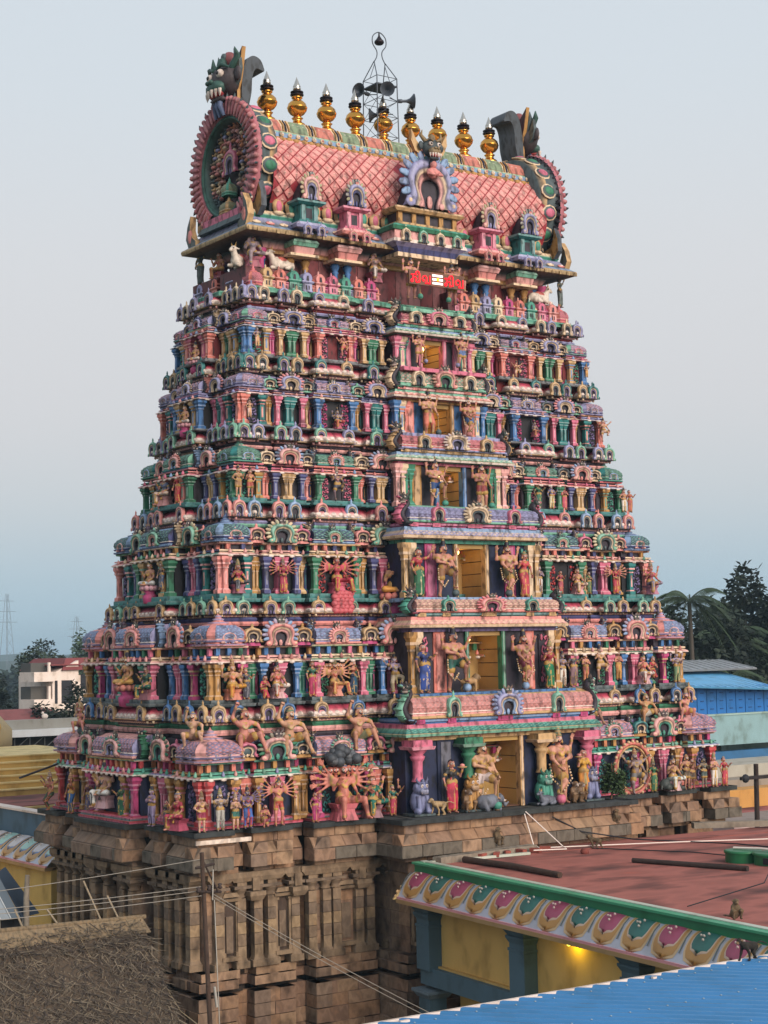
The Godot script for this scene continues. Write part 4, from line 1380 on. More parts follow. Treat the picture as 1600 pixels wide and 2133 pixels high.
	# corner shrines
	for sx in [-1, 1]:
		for sz in [1, -1]:
			var w := 0.125 * a if i else 0.14 * a
			var p := Vector3(sx * (a - w * 0.42), yg + 0.05, sz * (b - w * 0.42))
			var kh := rh / 0.6
			put("corner_shrine", kuta(P.roof, P.tile, P.edge, P.arch1, P.arch2), mats.stucco, st, xf(p, 0.0, Vector3(w * 1.2, kh * 1.05, w * 1.2)))
			var kw := w * 0.5
			if sz > 0: put("small_arch", arch(P.arch1, P.arch2, K.cream), mats.stucco, st, xf(p + Vector3(0, rh * 0.12, w * 0.5), 0.0, Vector3(kw, rh * 0.62, 0.35)))
			put("small_arch", arch(P.arch1, P.arch2, K.cream), mats.stucco, st, xf(p + Vector3(sx * w * 0.5, rh * 0.12, 0), sx * PI / 2, Vector3(kw, rh * 0.62, 0.35)))
	# arches along the cornice above
	var Q: Dictionary = storey_paint(i + 1)
	var kh2: float = (LY[i + 2] - LY[i + 1]) * ZONE[i + 1][0] if i < 5 else 0.3
	var nw := 0.41 + 0.015 * (5 - i)
	for s in [-1, 1]:
		var list := [0.965, 0.9, 0.795, 0.725, 0.605, 0.47, 0.33]
		for q in list.size():
			put("cornice_arch", arch(Q.na if q % 2 == 0 else Q.nb, K.slate if q % 2 else K.violet, K.cream), mats.stucco, st, spot(0, a2, b2, s * list[q], LY[i + 1] - kh2 * 0.12, -0.02, Vector3(nw, kh2 * 1.55, 0.3)))
		var l2 := [0.92, 0.74, 0.57, 0.45, 0.22]
		for q in l2.size():
			put("cornice_arch", arch(Q.na if q % 2 == 0 else Q.nb, K.slate if q % 2 else K.violet, K.cream), mats.stucco, st, spot(1, a2, b2, s * l2[q], LY[i + 1] - kh2 * 0.12, (0.28 if q == 4 else -0.02), Vector3(nw, kh2 * 1.55, 0.3)))
		if s < 0:
			for q in 2: put("cornice_arch", arch(Q.na if q % 2 == 0 else Q.nb, K.slate, K.cream), mats.stucco, st, spot(2, a2, b2, s * l2[q], LY[i + 1] - kh2 * 0.12, -0.02, Vector3(nw, kh2 * 1.55, 0.3)))
	porch(i, root, P)

func _pedestal(c: Color) -> ArrayMesh:
	var key := "ped" + c.to_html()
	if not orn.has(key):
		var m := MB.new()
		m.k(c).block(Vector3.ZERO, 0.5, 0.5, 0.8, 0.42, 0.42)
		m.k(c.lightened(0.15)).block(Vector3(0, 0.8, 0), 0.55, 0.55, 0.2)
		orn[key] = m.mesh()
	return orn[key]

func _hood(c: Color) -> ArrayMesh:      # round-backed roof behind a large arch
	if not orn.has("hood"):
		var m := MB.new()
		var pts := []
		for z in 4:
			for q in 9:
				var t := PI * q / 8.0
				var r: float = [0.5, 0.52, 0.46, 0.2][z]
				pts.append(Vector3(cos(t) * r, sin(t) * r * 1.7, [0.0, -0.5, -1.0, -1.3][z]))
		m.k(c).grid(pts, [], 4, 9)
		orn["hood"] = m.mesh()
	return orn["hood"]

func _wagon_bay(st: Node3D, P: Dictionary, t: Transform3D, w: float, d: float, h: float, i: int) -> void:
	var key := "wag%d_%.2f" % [i, w]
	if not orn.has(key): orn[key] = wagon(P.roof, P.tile, P.edge, w, d, h).mesh()
	put("wagon_roof", orn[key], mats.stucco, st, t)
	put("large_arch", arch(P.pa, P.arch1, K.cream, P.pb, null), mats.stucco, st, t * xf(Vector3(0, h * 0.08, d * 1.02), 0.0, Vector3(w * 0.42, h * 0.85, 0.4)))
	put("guardian_mask", mask(C("3d4a46"), C("6a5a50")), mats.stucco, st, t * xf(Vector3(0, h * 0.93, d * 0.85), 0.0, Vector3.ONE * 0.26))
	for s in [-1, 1]:
		put("dragon_end", dragon_end(P.arch2.darkened(0.35), P.fr.darkened(0.2)), mats.stucco, st, t * xf(Vector3(s * w * 0.5, 0.02, d * 0.55), 0.0, Vector3(s * 0.75, h * 1.12, 1.2)))
		put("guardian_mask", mask(C("43384a"), C("75604a")), mats.stucco, st, t * xf(Vector3(s * w * 0.5, h * 1.08, d * 0.6), s * PI / 3, Vector3.ONE * 0.24))

# the projecting porch in the middle of the front: doorway, eave, panelled wall and vault
func porch(i: int, root: Node3D, P: Dictionary) -> void:
	var po := group_node("porch", root)
	var w: float = PW[i]
	var zf: float = PZ[i]
	var yf: float = PF[i]
	var ya: float = PA[i]
	var yv: float = PV[i]
	var dw: float = DW[i]
	var zc: float = LB[i] - 1.3
	var zw := zf - 0.62
	var yn: float = PF[i + 1] if i < 5 else 13.72
	var zn: float = PZ[i + 1] if i < 5 else 2.5
	var X: Dictionary = [
		{"awn": K.rose, "tile": K.mint, "tile2": K.teal, "lintel": K.gold, "lintel2": K.rose, "panel": K.blue, "panel2": K.magenta, "vault": K.gold, "vtile": K.salmon, "vedge": K.pink, "top": K.blue, "n1": K.lav, "n2": K.sky, "n3": K.mint, "post": K.magenta, "side": K.navy, "jamb": K.gold, "flank": K.navy},
		{"awn": K.salmon, "tile": K.cream, "tile2": K.pink, "lintel": K.violet, "lintel2": K.lav, "panel": K.teal, "panel2": K.gold, "vault": K.salmon, "vtile": K.cream, "vedge": K.pink, "top": K.sky, "n1": K.salmon, "n2": K.rose, "n3": K.jade, "post": K.ochre, "side": K.dark, "jamb": K.green, "flank": K.coral},
		{"awn": K.sky, "tile": K.cream, "tile2": K.lav, "lintel": K.jade, "lintel2": K.cream, "panel": K.magenta, "panel2": K.rose, "vault": K.mint, "vtile": K.lav, "vedge": K.lav, "top": K.teal, "n1": K.cream, "n2": K.slate, "n3": K.rose, "post": K.gold, "side": K.navy, "jamb": K.gold, "flank": K.magenta},
		{"awn": K.sky, "tile": K.white, "tile2": K.mint, "lintel": K.rose, "lintel2": K.mint, "panel": K.ochre, "panel2": K.gold, "vault": K.lav, "vtile": K.rose, "vedge": K.salmon, "top": K.lav, "n1": K.cream, "n2": K.lav, "n3": K.gold, "post": K.pink, "side": K.dark, "jamb": K.blue, "flank": K.ochre},
		{"awn": K.mint, "tile": K.white, "tile2": K.salmon, "lintel": K.ochre, "lintel2": K.salmon, "panel": K.pink, "panel2": K.salmon, "vault": K.mint, "vtile": K.pink, "vedge": K.mint, "top": K.rose, "n1": K.salmon, "n2": K.green, "n3": K.cream, "post": K.blue, "side": K.blue, "jamb": K.ochre, "flank": K.coral},
		{"awn": K.sky, "tile": K.white, "tile2": K.mint, "lintel": K.rose, "lintel2": K.mint, "panel": K.mint, "panel2": K.jade, "vault": K.salmon, "vtile": K.pink, "vedge": K.rose, "top": K.mint, "n1": K.rose, "n2": K.pink, "n3": K.cream, "post": K.rose, "side": K.dark, "jamb": K.rose, "flank": K.rose}][i]
	# floor
	var m := MB.new()
	if i > 0:
		m.k(K.slate).box(Vector3(0, yf - 0.03, (zf + zc) / 2), Vector3(w * 2, 0.06, zf - zc))
		put("floor_slab", m, mats.stucco, po)
	# walls either side of the doorway
	for s in [-1, 1]:
		m = MB.new()
		m.k(X.side).box(Vector3(s * (w - 0.12 + dw + 0.1) / 2, (yf + ya) / 2, (zc + zw) / 2), Vector3(w - 0.12 - dw - 0.1, ya - yf, zw - zc))
		put("wall", m, mats.stucco, po)
		m = MB.new()
		m.k(X.flank).box(Vector3(s * (dw + (w - dw) * 0.47), (yf + ya) / 2, zw + 0.02), Vector3((w - dw) * 0.2, ya - yf, 0.05))
		m.k(X.flank.lightened(0.12)).box(Vector3(s * (dw + (w - dw) * 0.47), (yf + ya) / 2, zw + 0.055), Vector3((w - dw) * 0.12, ya - yf - 0.12, 0.02))
		put("flank_panel", m, mats.stucco, po)
		m = MB.new()
		m.k(X.jamb).box(Vector3(s * (dw + 0.06), (yf + ya) / 2, zw - 0.02), Vector3(0.12, ya - yf, 0.2))
		m.k(X.jamb.lightened(0.2)).box(Vector3(s * (dw + 0.06), (yf + ya) / 2, zw + 0.085), Vector3(0.05, ya - yf, 0.02))
		put("door_jamb", m, mats.stucco, po)
		if i > 0:
			for e in [0.0, 1.0]:
				put("post", post(X.post if e == 0.0 else K.cream, X.post.lightened(0.2)), mats.stucco, po, xf(Vector3(s * (w - 0.12 - e * 0.2), yf, zw + 0.08 - e * 0.02), 0.0, Vector3(0.8, ya - yf, 0.8)))
			put("scroll_panel", scroll_panel(K.rose if i % 2 else K.jade, X.side), mats.stucco, po, xf(Vector3(s * (dw + (w - dw) * 0.74), yf + 0.06, zw + 0.03), 0.0, Vector3(0.9, (ya - yf) * 0.9, 1)))
			if i >= 3:
				put("pilaster", pilaster([K.green, K.coral, K.slate][i - 3], [K.jade, K.salmon, K.jade][i - 3]), mats.stucco, po, xf(Vector3(s * (dw + (w - dw) * 0.68), yf, zw + 0.05), 0.0, Vector3(0.8, (ya - yf), 0.6)))
	# the deep doorway, lined with boards
	var liner := C("b3925a") if i else C("bd9c5c")
	var zb := zw - 1.0
	m = MB.new()
	m.k(liner).box(Vector3(0, (yf + ya) / 2, zb - 0.03), Vector3(dw * 2 + 0.2, ya - yf, 0.06))
	m.k(liner).box(Vector3(0, ya - 0.06, (zw + zb) / 2), Vector3(dw * 2 + 0.2, 0.12, zw - zb))
	m.k(liner).box(Vector3(-dw - 0.04, (yf + ya) / 2, (zw + zb) / 2 - 0.06), Vector3(0.08, ya - yf, zw - zb - 0.12))
	m.k(K.brown).box(Vector3(0, yf + 0.012, (zw + zb) / 2), Vector3(dw * 2, 0.02, zw - zb))
	put("doorway_lining", m, mats.wash, po)
	var bh := (ya - yf - 0.12) / 4
	for q in 4:
		m = MB.new()
		m.k(liner).box(Vector3(dw + 0.03, yf + bh * (q + 0.5), (zw + zb) / 2 - 0.06), Vector3(0.06, bh - 0.022, zw - zb - 0.12))
		put("door_board", m, mats.wash, po)
	# lintel and eave
	m = MB.new()
	var u := [Vector2(-w + 0.14, zc), Vector2(-w + 0.14, zw + 0.12), Vector2(w - 0.14, zw + 0.12), Vector2(w - 0.14, zc)]
	var eh: float = minf(0.34, (yv - ya) * 0.62)
	m.mould(u, [[-0.12, ya, X.lintel], [0.0, ya, X.lintel], [0.0, ya + eh * 0.3, X.lintel], [0.04, ya + eh * 0.3, X.lintel2], [0.06, ya + eh * 0.5, X.lintel2]], false)
	put("lintel", m, mats.stucco, po)
	m = MB.new()
	var e0 := ya + eh * 0.42
	m.mould(u, [[0.0, e0, K.dark], [0.24, e0 - 0.02, X.tile], [0.26, e0 + eh * 0.12, X.tile], [0.24, e0 + eh * 0.16, K.gold], [0.23, e0 + eh * 0.2, X.tile2], [0.14, e0 + eh * 0.5, X.tile], [0.12, e0 + eh * 0.6, X.awn], [0.11, e0 + eh * 0.85, X.awn], [-0.05, e0 + eh * 0.9, X.awn]], false)
	var p0 := Vector3(-w - 0.09, e0 + eh * 0.2, zw + 0.12 + 0.235)
	m.studs(p0, p0 + Vector3(2 * w + 0.18, 0, 0), Vector3(w, e0 + eh * 0.52, zw + 0.265), Vector3(-w, e0 + eh * 0.52, zw + 0.265), int(w * 11), 1 if i else 2, X.tile2, X.tile, 0.02)
	put("eave", m, mats.stucco, po)
	# panelled wall above the eave
	m = MB.new()
	var y1 := e0 + eh * 0.85
	m.k(X.panel).box(Vector3(0, (y1 + yv) / 2, (zc + zw + 0.2) / 2), Vector3(w * 2 - 0.4, yv - y1 + 0.02, zw + 0.2 - zc))
	m.k(X.panel.lightened(0.15)).box(Vector3(0, yv - 0.04, (zc + zw + 0.26) / 2), Vector3(w * 2 - 0.32, 0.06, zw + 0.26 - zc))
	put("panel_wall", m, mats.stucco, po)
	for q in [-0.86, -0.55, 0.0, 0.55, 0.86]:
		m = MB.new()
		m.k(X.panel2).box(Vector3(q * w, (y1 + yv) / 2, zw + 0.23), Vector3(0.5 if q == 0.0 else 0.26, yv - y1 - 0.01, 0.1))
		m.k(X.panel2.darkened(0.35)).box(Vector3(q * w, (y1 + yv) / 2, zw + 0.283), Vector3(0.3 if q == 0.0 else 0.12, (yv - y1) * 0.5, 0.01))
		put("panel", m, mats.stucco, po)
	# vault
	var vd := 0.55
	var vm := wagon(X.vault, X.vtile, X.vedge, w * 2 - 0.34, vd, yn - yv)
	put("vault", vm, mats.stucco, po, xf(Vector3(0, yv, zw + 0.3 - vd)))
	m = MB.new()
	m.k(X.top).box(Vector3(0, yn - 0.05, (zn + zc) / 2 + 0.02), Vector3(minf(w * 2 - 0.3, (PW[i + 1] if i < 5 else 1.25) * 2 + 0.1), 0.1, zn - zc + 0.06))
	put("ledge_slab", m, mats.stucco, po)
	var vh := yn - yv
	put("large_arch", arch(X.n1, X.n2, K.cream, X.n1.lerp(X.n2, 0.5), [C("3a4a42"), C("7a6458")]), mats.stucco, po, xf(Vector3(0, yv + 0.02, zw + 0.36), 0.0, Vector3(0.95 - 0.04 * i, vh * 1.08, 0.6)))
	for s in [-1, 1]:
		put("small_arch", arch(X.n3, K.slate, K.cream), mats.stucco, po, xf(Vector3(s * w * 0.55, yv + 0.03, zw + 0.34), 0.0, Vector3(0.5, vh * 0.95, 0.45)))
		put("dragon_end", dragon_end(X.n2, X.n3), mats.stucco, po, xf(Vector3(s * (w - 0.18), yv, zw + 0.1), 0.0, Vector3(s * 1.0, vh * 1.35, 1.6)))
		put("guardian_mask", mask(C("38443f"), C("6b5a55")), mats.stucco, po, xf(Vector3(s * (w - 0.1), yv + vh * 1.25, zw + 0.15), s * PI / 3, Vector3.ONE * 0.36))
	if i == 0:
		# round pillars on seated beasts beside the bottom doorway
		for s in [-1, 1]:
			for o in [[w - 0.35, K.rose, C("7a7fa4")], [dw + 0.62, K.gold if s > 0 else K.green, K.jade if s > 0 else K.ochre]]:
				m = MB.new()
				m.k(o[1]).lathe([[0.17, 0.85], [0.15, 0.9], [0.13, 0.95], [0.13, 1.35], [0.17, 1.4], [0.2, 1.48], [0.14, 1.52], [0.24, 1.62], [0.25, 1.66]], 14)
				m.k(o[1].lightened(0.15)).block(Vector3(0, 1.66, 0), 0.34, 0.28, 0.08, 0.38, 0.3)
				m.k(o[1]).block(Vector3(0, 1.74, 0), 0.3, 0.26, 0.16)
				var pi := put("pillar", m, mats.stucco, po, xf(Vector3(s * o[0], 0.0, zw + 0.22)))
				m = MB.new()
				m.k(o[2]).ball(Vector3(0, 0.35, 0), Vector3(0.24, 0.33, 0.22), 6, 10)
				m.ball(Vector3(0, 0.68, 0.08), Vector3(0.2, 0.2, 0.2), 6, 10)
				m.k(o[2].lightened(0.15)).ball(Vector3(0, 0.62, 0.24), Vector3(0.13, 0.1, 0.1), 5, 8)
				for e in [-1, 1]:
					m.k(K.white).ball(Vector3(e * 0.08, 0.74, 0.25), Vector3(0.035, 0.035, 0.03), 4, 6)
					m.k(o[2]).ball(Vector3(e * 0.16, 0.12, 0.16), Vector3(0.09, 0.1, 0.14), 4, 7)
					m.tube([Vector3(e * 0.12, 0.5, 0.16), Vector3(e * 0.13, 0.1, 0.22)], [0.07, 0.06], 6)
				m.k(K.slate).block(Vector3.ZERO, 0.32, 0.28, 0.05)
				m.add(face_mb(o[2], o[2].darkened(0.35)), Transform3D(Basis.from_scale(Vector3.ONE * 0.46), Vector3(0, 0.7, 0.16)))
				put("seated_beast", m, mats.stucco, po, xf(Vector3(s * o[0], 0.0, zw + 0.24)))

# ---------------------------------------------------------------- neck, eave, wagon roof and end gables
func plate_x(m: MB, poly: Array, x0: float, x1: float, face: Color, edge: Color) -> void:   # polygon of (z, y), extruded along x
	var t := Geometry2D.triangulate_polygon(PackedVector2Array(poly))
	for e in [x0, x1]:
		m.k(face)
		for q in range(0, t.size(), 3):
			m.tri(Vector3(e, poly[t[q]].y, poly[t[q]].x), Vector3(e, poly[t[q + 1]].y, poly[t[q + 1]].x), Vector3(e, poly[t[q + 2]].y, poly[t[q + 2]].x))
	m.k(edge)
	for q in poly.size():
		var a: Vector2 = poly[q]
		var b: Vector2 = poly[(q + 1) % poly.size()]
		m.quad(Vector3(x0, a.y, a.x), Vector3(x1, a.y, a.x), Vector3(x1, b.y, b.x), Vector3(x0, b.y, b.x))

func plate_z(m: MB, poly: Array, z0: float, z1: float, face: Color, edge: Color) -> void:   # polygon of (x, y), extruded along z
	var t := Geometry2D.triangulate_polygon(PackedVector2Array(poly))
	for e in [z0, z1]:
		m.k(face)
		for q in range(0, t.size(), 3):
			m.tri(Vector3(poly[t[q]].x, poly[t[q]].y, e), Vector3(poly[t[q + 1]].x, poly[t[q + 1]].y, e), Vector3(poly[t[q + 2]].x, poly[t[q + 2]].y, e))
	m.k(edge)
	for q in poly.size():
		var a: Vector2 = poly[q]
		var b: Vector2 = poly[(q + 1) % poly.size()]
		m.quad(Vector3(a.x, a.y, z0), Vector3(a.x, a.y, z1), Vector3(b.x, b.y, z1), Vector3(b.x, b.y, z0))

const ROOF := [Vector2(1.42, 16.42), Vector2(1.62, 16.85), Vector2(1.66, 17.3), Vector2(1.54, 17.75), Vector2(1.28, 18.15), Vector2(0.98, 18.46)]

func roof_at(t: float) -> Array:      # [point (z, y), outward normal] along the roof's curve
	var s := t * (ROOF.size() - 1)
	var k := clampi(int(s), 0, ROOF.size() - 2)
	var p0: Vector2 = ROOF[maxi(k - 1, 0)]
	var p3: Vector2 = ROOF[mini(k + 2, ROOF.size() - 1)]
	var p: Vector2 = ROOF[k].cubic_interpolate(ROOF[k + 1], p0, p3, s - k)
	var e := 0.02
	var q: Vector2 = ROOF[k].cubic_interpolate(ROOF[k + 1], p0, p3, clampf(s - k + e, 0, 1))
	var r: Vector2 = ROOF[k].cubic_interpolate(ROOF[k + 1], p0, p3, clampf(s - k - e, 0, 1))
	var d := (q - r).normalized()
	return [p, Vector2(d.y, -d.x)]

func roof() -> void:
	var root: Node3D = get_node("temple_tower")
	# parapet with its row of little shrines
	var pa := group_node("parapet", root)
	var a := 5.6
	var b := 1.6
	var m := MB.new()
	m.mould(ring(a, b, 0.7, 0.3), [[0.0, 13.86, K.mint], [0.14, 13.88, K.mint], [0.16, 13.98, K.jade], [0.1, 14.0, K.mint], [0.06, 14.04, K.mint], [-0.4, 14.045, K.grey]])
	m.cap(ring(a - 0.02, b - 0.02, 0.7, 0.3), 14.04, K.grey)
	put("parapet_ledge", m, mats.stucco, pa)
	var cols := [K.gold, K.coral, K.jade, K.lav, K.salmon, K.rose, K.jade, K.coral, K.magenta, K.cream, K.lav]
	var n := 0
	for s in [-1, 1]:
		var x := 5.05
		while x > 1.3:
			put("parapet_shrine", mini_shrine(cols[n % cols.size()]), mats.stucco, pa, xf(Vector3(s * x, 14.04, b - 0.12), 0.0, Vector3(0.72, 0.66, 0.6)))
			put("parapet_shrine", mini_shrine(cols[(n + 4) % cols.size()], false), mats.stucco, pa, xf(Vector3(s * (x - 0.22), 14.04, b - 0.14), 0.0, Vector3(0.62, 0.47, 0.6)))
			n += 1
			x -= 0.425
		for z in [1.0, 0.55, 0.1, -0.35, -0.8, -1.2]:
			put("parapet_shrine", mini_shrine(cols[n % cols.size()], n % 2 == 0), mats.stucco, pa, xf(Vector3(s * (a - 0.1), 14.04, z), s * PI / 2, Vector3(0.7, 0.64 - 0.18 * (n % 2), 0.6)))
			n += 1
		put("corner_shrine", kuta(K.coral, K.salmon, K.rose, K.coral, K.salmon), mats.stucco, pa, xf(Vector3(s * 5.42, 14.04, b - 0.16), 0.0, Vector3(0.5, 0.68, 0.5)))
	# red-walled neck
	var ne := group_node("neck", root)
	m = MB.new()
	var wall := C("6e2428")
	m.mould([Vector2(-4.75, 1.0), Vector2(4.75, 1.0), Vector2(4.75, -1.0), Vector2(-4.75, -1.0)], [[0.0, 14.0, wall], [0.0, 15.5, wall]])
	for q in [[-5.3, 0.75, 0.35, 0.7], [-4.45, 1.15, 0.5, 0.26], [-1.38, 1.2, 0.4, 0.24], [1.56, 1.2, 0.4, 0.24], [4.9, 1.05, 0.6, 0.36], [-5.3, -0.9, 0.3, 0.7]]: m.k(C("5c2a2c")).box(Vector3(q[0], 14.32, q[1]), Vector3(q[2] * 2, 0.56, q[3] * 2))
	put("wall", m, mats.stucco, ne)
	for q in 22:
		m = MB.new()
		m.k(wall.lightened(0.04 * (q % 3))).box(Vector3(-4.6 + q * 0.44, 14.75, 1.02), Vector3(0.425, 1.4, 0.05))
		put("wall_board", m, mats.stucco, ne)
	m = MB.new()
	m.mould([Vector2(-4.8, 1.06), Vector2(4.8, 1.06), Vector2(4.8, -1.06), Vector2(-4.8, -1.06)], [[0.0, 15.1, K.gold], [0.08, 15.12, K.gold], [0.1, 15.2, K.ochre], [0.16, 15.24, K.pink], [0.26, 15.4, K.slate], [0.5, 15.5, K.dark]])
	put("frieze", m, mats.stucco, ne)
	for s in [-1, 1]:
		var list := [[3.91, 0.25, K.ochre, K.mint, K.pink], [2.47, 0.21, K.blue, K.pink, K.salmon]]
		for q in list:
			for e in [-1, 1]:
				m = MB.new()
				m.k(q[2]).lathe([[0.13, 0.0], [0.13, 0.1], [0.09, 0.14], [0.085, 0.62], [0.12, 0.66], [0.085, 0.7], [0.14, 0.8], [0.15, 0.86], [0.1, 0.9]], 12)
				put("pillar", m, mats.stucco, ne, xf(Vector3(s * q[0] + e * q[1], 14.05, 1.3), 0.0, Vector3(0.9, 1.05, 0.9)))
			m = MB.new()
			m.k(K.cream).block(Vector3(0, 0.0, 0), 0.46, 0.3, 0.07)
			m.k(q[4]).block(Vector3(0, 0.07, 0), 0.3, 0.24, 0.2, 0.34, 0.3)
			m.k(q[3]).block(Vector3(0, 0.27, 0), 0.38, 0.34, 0.1, 0.42, 0.38)
			m.k(q[3].lightened(0.15)).block(Vector3(0, 0.37, 0), 0.42, 0.4, 0.08, 0.36, 0.36)
			put("bracket", m, mats.stucco, ne, xf(Vector3(s * q[0], 15.0, 1.4)))
		for q in [[4.85, 0.95, K.blue, 0.11], [5.0, 1.15, K.magenta, 0.09], [5.0, -0.9, K.violet, 0.1], [5.05, 0.2, K.rose, 0.09]]:
			m = MB.new()
			m.k(q[2]).lathe([[0.16, 0.0], [0.12, 0.1], [q[3], 0.15], [q[3], 0.85], [0.15, 0.9], [0.11, 0.95], [0.17, 1.05], [0.17, 1.15]], 12)
			put("pillar", m, mats.stucco, ne, xf(Vector3(s * q[0], 14.05, q[1])))
	# eave
	var ev := group_node("eave", root)
	var ex := 5.82
	var ez := 1.84
	var er := [Vector2(-ex, ez), Vector2(ex, ez), Vector2(ex, -ez), Vector2(-ex, -ez)]
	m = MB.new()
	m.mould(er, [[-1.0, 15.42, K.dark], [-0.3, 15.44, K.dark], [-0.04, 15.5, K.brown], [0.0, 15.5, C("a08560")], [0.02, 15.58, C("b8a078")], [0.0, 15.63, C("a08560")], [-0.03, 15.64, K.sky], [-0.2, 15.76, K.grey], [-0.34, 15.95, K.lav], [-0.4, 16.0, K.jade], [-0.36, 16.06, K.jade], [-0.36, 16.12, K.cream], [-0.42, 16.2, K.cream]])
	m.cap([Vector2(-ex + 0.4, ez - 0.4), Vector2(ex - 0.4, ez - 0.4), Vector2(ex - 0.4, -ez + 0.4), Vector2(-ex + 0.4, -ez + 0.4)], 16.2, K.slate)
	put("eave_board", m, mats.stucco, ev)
	for q in 40:
		m = MB.new()
		m.k(C("b09468")).box(Vector3(-5.75 + q * 0.295, 15.53, ez + 0.03), Vector3(0.1, 0.1, 0.05))
		put("tooth", m, mats.stucco, ev)
	for q in 26:
		m = MB.new()
		m.k(K.salmon if q % 2 else K.cream).ball(Vector3.ZERO, Vector3(0.15, 0.075, 0.04), 4, 10)
		m.k(K.white).ball(Vector3(0, 0, 0.02), Vector3(0.07, 0.035, 0.035), 4, 8)
		put("medallion", m, mats.stucco, ev, Transform3D(Basis(Vector3.RIGHT, -0.9), Vector3(-5.4 + q * 0.432, 15.8, ez - 0.21)))
	# lotus course at the foot of the roof
	var rf := group_node("wagon_roof", root)
	for q in 24:
		m = MB.new()
		var c: Color = [K.rose, K.jade][q % 2]
		m.k(K.gold).ball(Vector3(0, 0.22, 0), Vector3(0.19, 0.26, 0.09), 5, 9)
		m.k(c).ball(Vector3(0, 0.21, 0.05), Vector3(0.11, 0.17, 0.07), 5, 8)
		m.k(K.cream).ball(Vector3(0, 0.02, 0.04), Vector3(0.2, 0.07, 0.1), 4, 8)
		put("lotus_petal", m, mats.stucco, rf, xf(Vector3(-4.6 + q * 0.4, 16.14, 1.44)))
	# shell of the roof
	m = MB.new()
	var base := C("9c2a34")
	var rows := 15
	for side in [1, -1]:
		for q in rows:
			var p0: Vector2 = roof_at(float(q) / rows)[0]
			var p1: Vector2 = roof_at(float(q + 1) / rows)[0]
			m.k(base).quad(Vector3(-4.85 * side, p0.y, p0.x * side), Vector3(4.85 * side, p0.y, p0.x * side), Vector3(4.85 * side, p1.y, p1.x * side), Vector3(-4.85 * side, p1.y, p1.x * side))
		m.k(K.dark).quad(Vector3(-4.85 * side, 16.1, 1.36 * side), Vector3(4.85 * side, 16.1, 1.36 * side), Vector3(4.85 * side, 16.5, 1.44 * side), Vector3(-4.85 * side, 16.5, 1.44 * side))
	put("shell", m, mats.stucco, rf)
	# diamond tiles, one by one on the front
	var tile: Array = []
	for w in 3:
		m = MB.new()
		var c := C(["d9877f", "dd928a", "cf7c76"][w])
		var d := [Vector3(-0.5, 0, 0), Vector3(0, -0.5, 0), Vector3(0.5, 0, 0), Vector3(0, 0.5, 0)]
		for q in 4:
			var p: Vector3 = d[q]
			var r: Vector3 = d[(q + 1) % 4]
			m.k(c).quad(p, r, r * 0.9 + Vector3(0, 0, 0.2), p * 0.9 + Vector3(0, 0, 0.2))
			m.k(c.lightened(0.06)).quad(p * 0.9 + Vector3(0, 0, 0.2), r * 0.9 + Vector3(0, 0, 0.2), r * 0.3 + Vector3(0, 0, 0.28), p * 0.3 + Vector3(0, 0, 0.28))
			m.k(C("e3b0a4")).tri(p * 0.3 + Vector3(0, 0, 0.28), r * 0.3 + Vector3(0, 0, 0.28), Vector3(0, 0, 0.6))
		tile.append(m.mesh())
	var back := MB.new()
	var tw := 0.36
	var nr := 13
	for r in range(1, nr):
		var ra = roof_at(float(r) / nr)
		var pt: Vector2 = ra[0]
		var nn: Vector2 = ra[1]
		var rowh := 0.178
		for q in 27:
			var x := -4.68 + tw * (q + (0.5 if r % 2 else 0.0))
			if absf(x) > 4.72: continue
			for side in [1, -1]:
				var zz := Vector3(0, nn.y, nn.x * side).normalized()
				var yy := Vector3(0, -nn.x if side < 0 else nn.x, -nn.y if side > 0 else nn.y)
				yy = zz.cross(Vector3.RIGHT * 1.0).normalized()
				var bs := Basis(Vector3.RIGHT * tw * 0.93, yy * rowh * 2 * 0.92, zz * 0.09)
				var t := Transform3D(bs, Vector3(x, pt.y, pt.x * side) + zz * 0.005)
				if side > 0:
					var hidden := (absf(x) < 0.7 and pt.y < 18.2) or (absf(absf(x) - 2.38) < 0.28 and pt.y < 17.0) or (absf(absf(x) - 3.87) < 0.28 and pt.y < 17.0)
					if hidden: continue
					put("tile", tile[rng.randi() % 3], mats.stucco, rf, t)
				else:
					var f := MB.new()
					f.k(C("d9877f"))
					var d2 := [Vector3(-0.5, 0, 0), Vector3(0, -0.5, 0), Vector3(0.5, 0, 0), Vector3(0, 0.5, 0)]
					for w in 4: f.tri(d2[w], d2[(w + 1) % 4], Vector3(0, 0, 0.4))
					back.add(f, t)
	put("rear_tiles", back, mats.stucco, rf).set_meta("kind", "stuff")
	# beaded rope and ridge
	var ri := group_node("ridge", root)
	m = MB.new()
	var hx := 4.86
	m.mould([Vector2(-hx, 0.95), Vector2(hx, 0.95), Vector2(hx, -0.95), Vector2(-hx, -0.95)], [[0.0, 18.36, K.brown], [0.08, 18.4, K.gold], [0.09, 18.47, K.ochre], [0.02, 18.5, K.sky], [0.04, 18.6, K.sky], [0.0, 18.64, K.mint], [-0.06, 18.7, K.cream], [-0.12, 18.9, K.cream], [-0.26, 19.06, K.cream], [-0.5, 19.16, K.cream], [-0.6, 19.2, K.gold], [-0.9, 19.2, K.cream]])
	put("ridge_body", m, mats.stucco, ri)
	for q in 36:
		m = MB.new()
		m.k(K.cream).ball(Vector3.ZERO, Vector3(0.075, 0.075, 0.05), 4, 8)
		m.k(K.salmon if q % 2 else K.white).ball(Vector3(0, 0, 0.035), Vector3(0.04, 0.04, 0.035), 3, 6)
		put("rosette", m, mats.stucco, ri, Transform3D(Basis(Vector3.RIGHT, -0.3), Vector3(-4.7 + q * 0.268, 18.56, 1.0)))
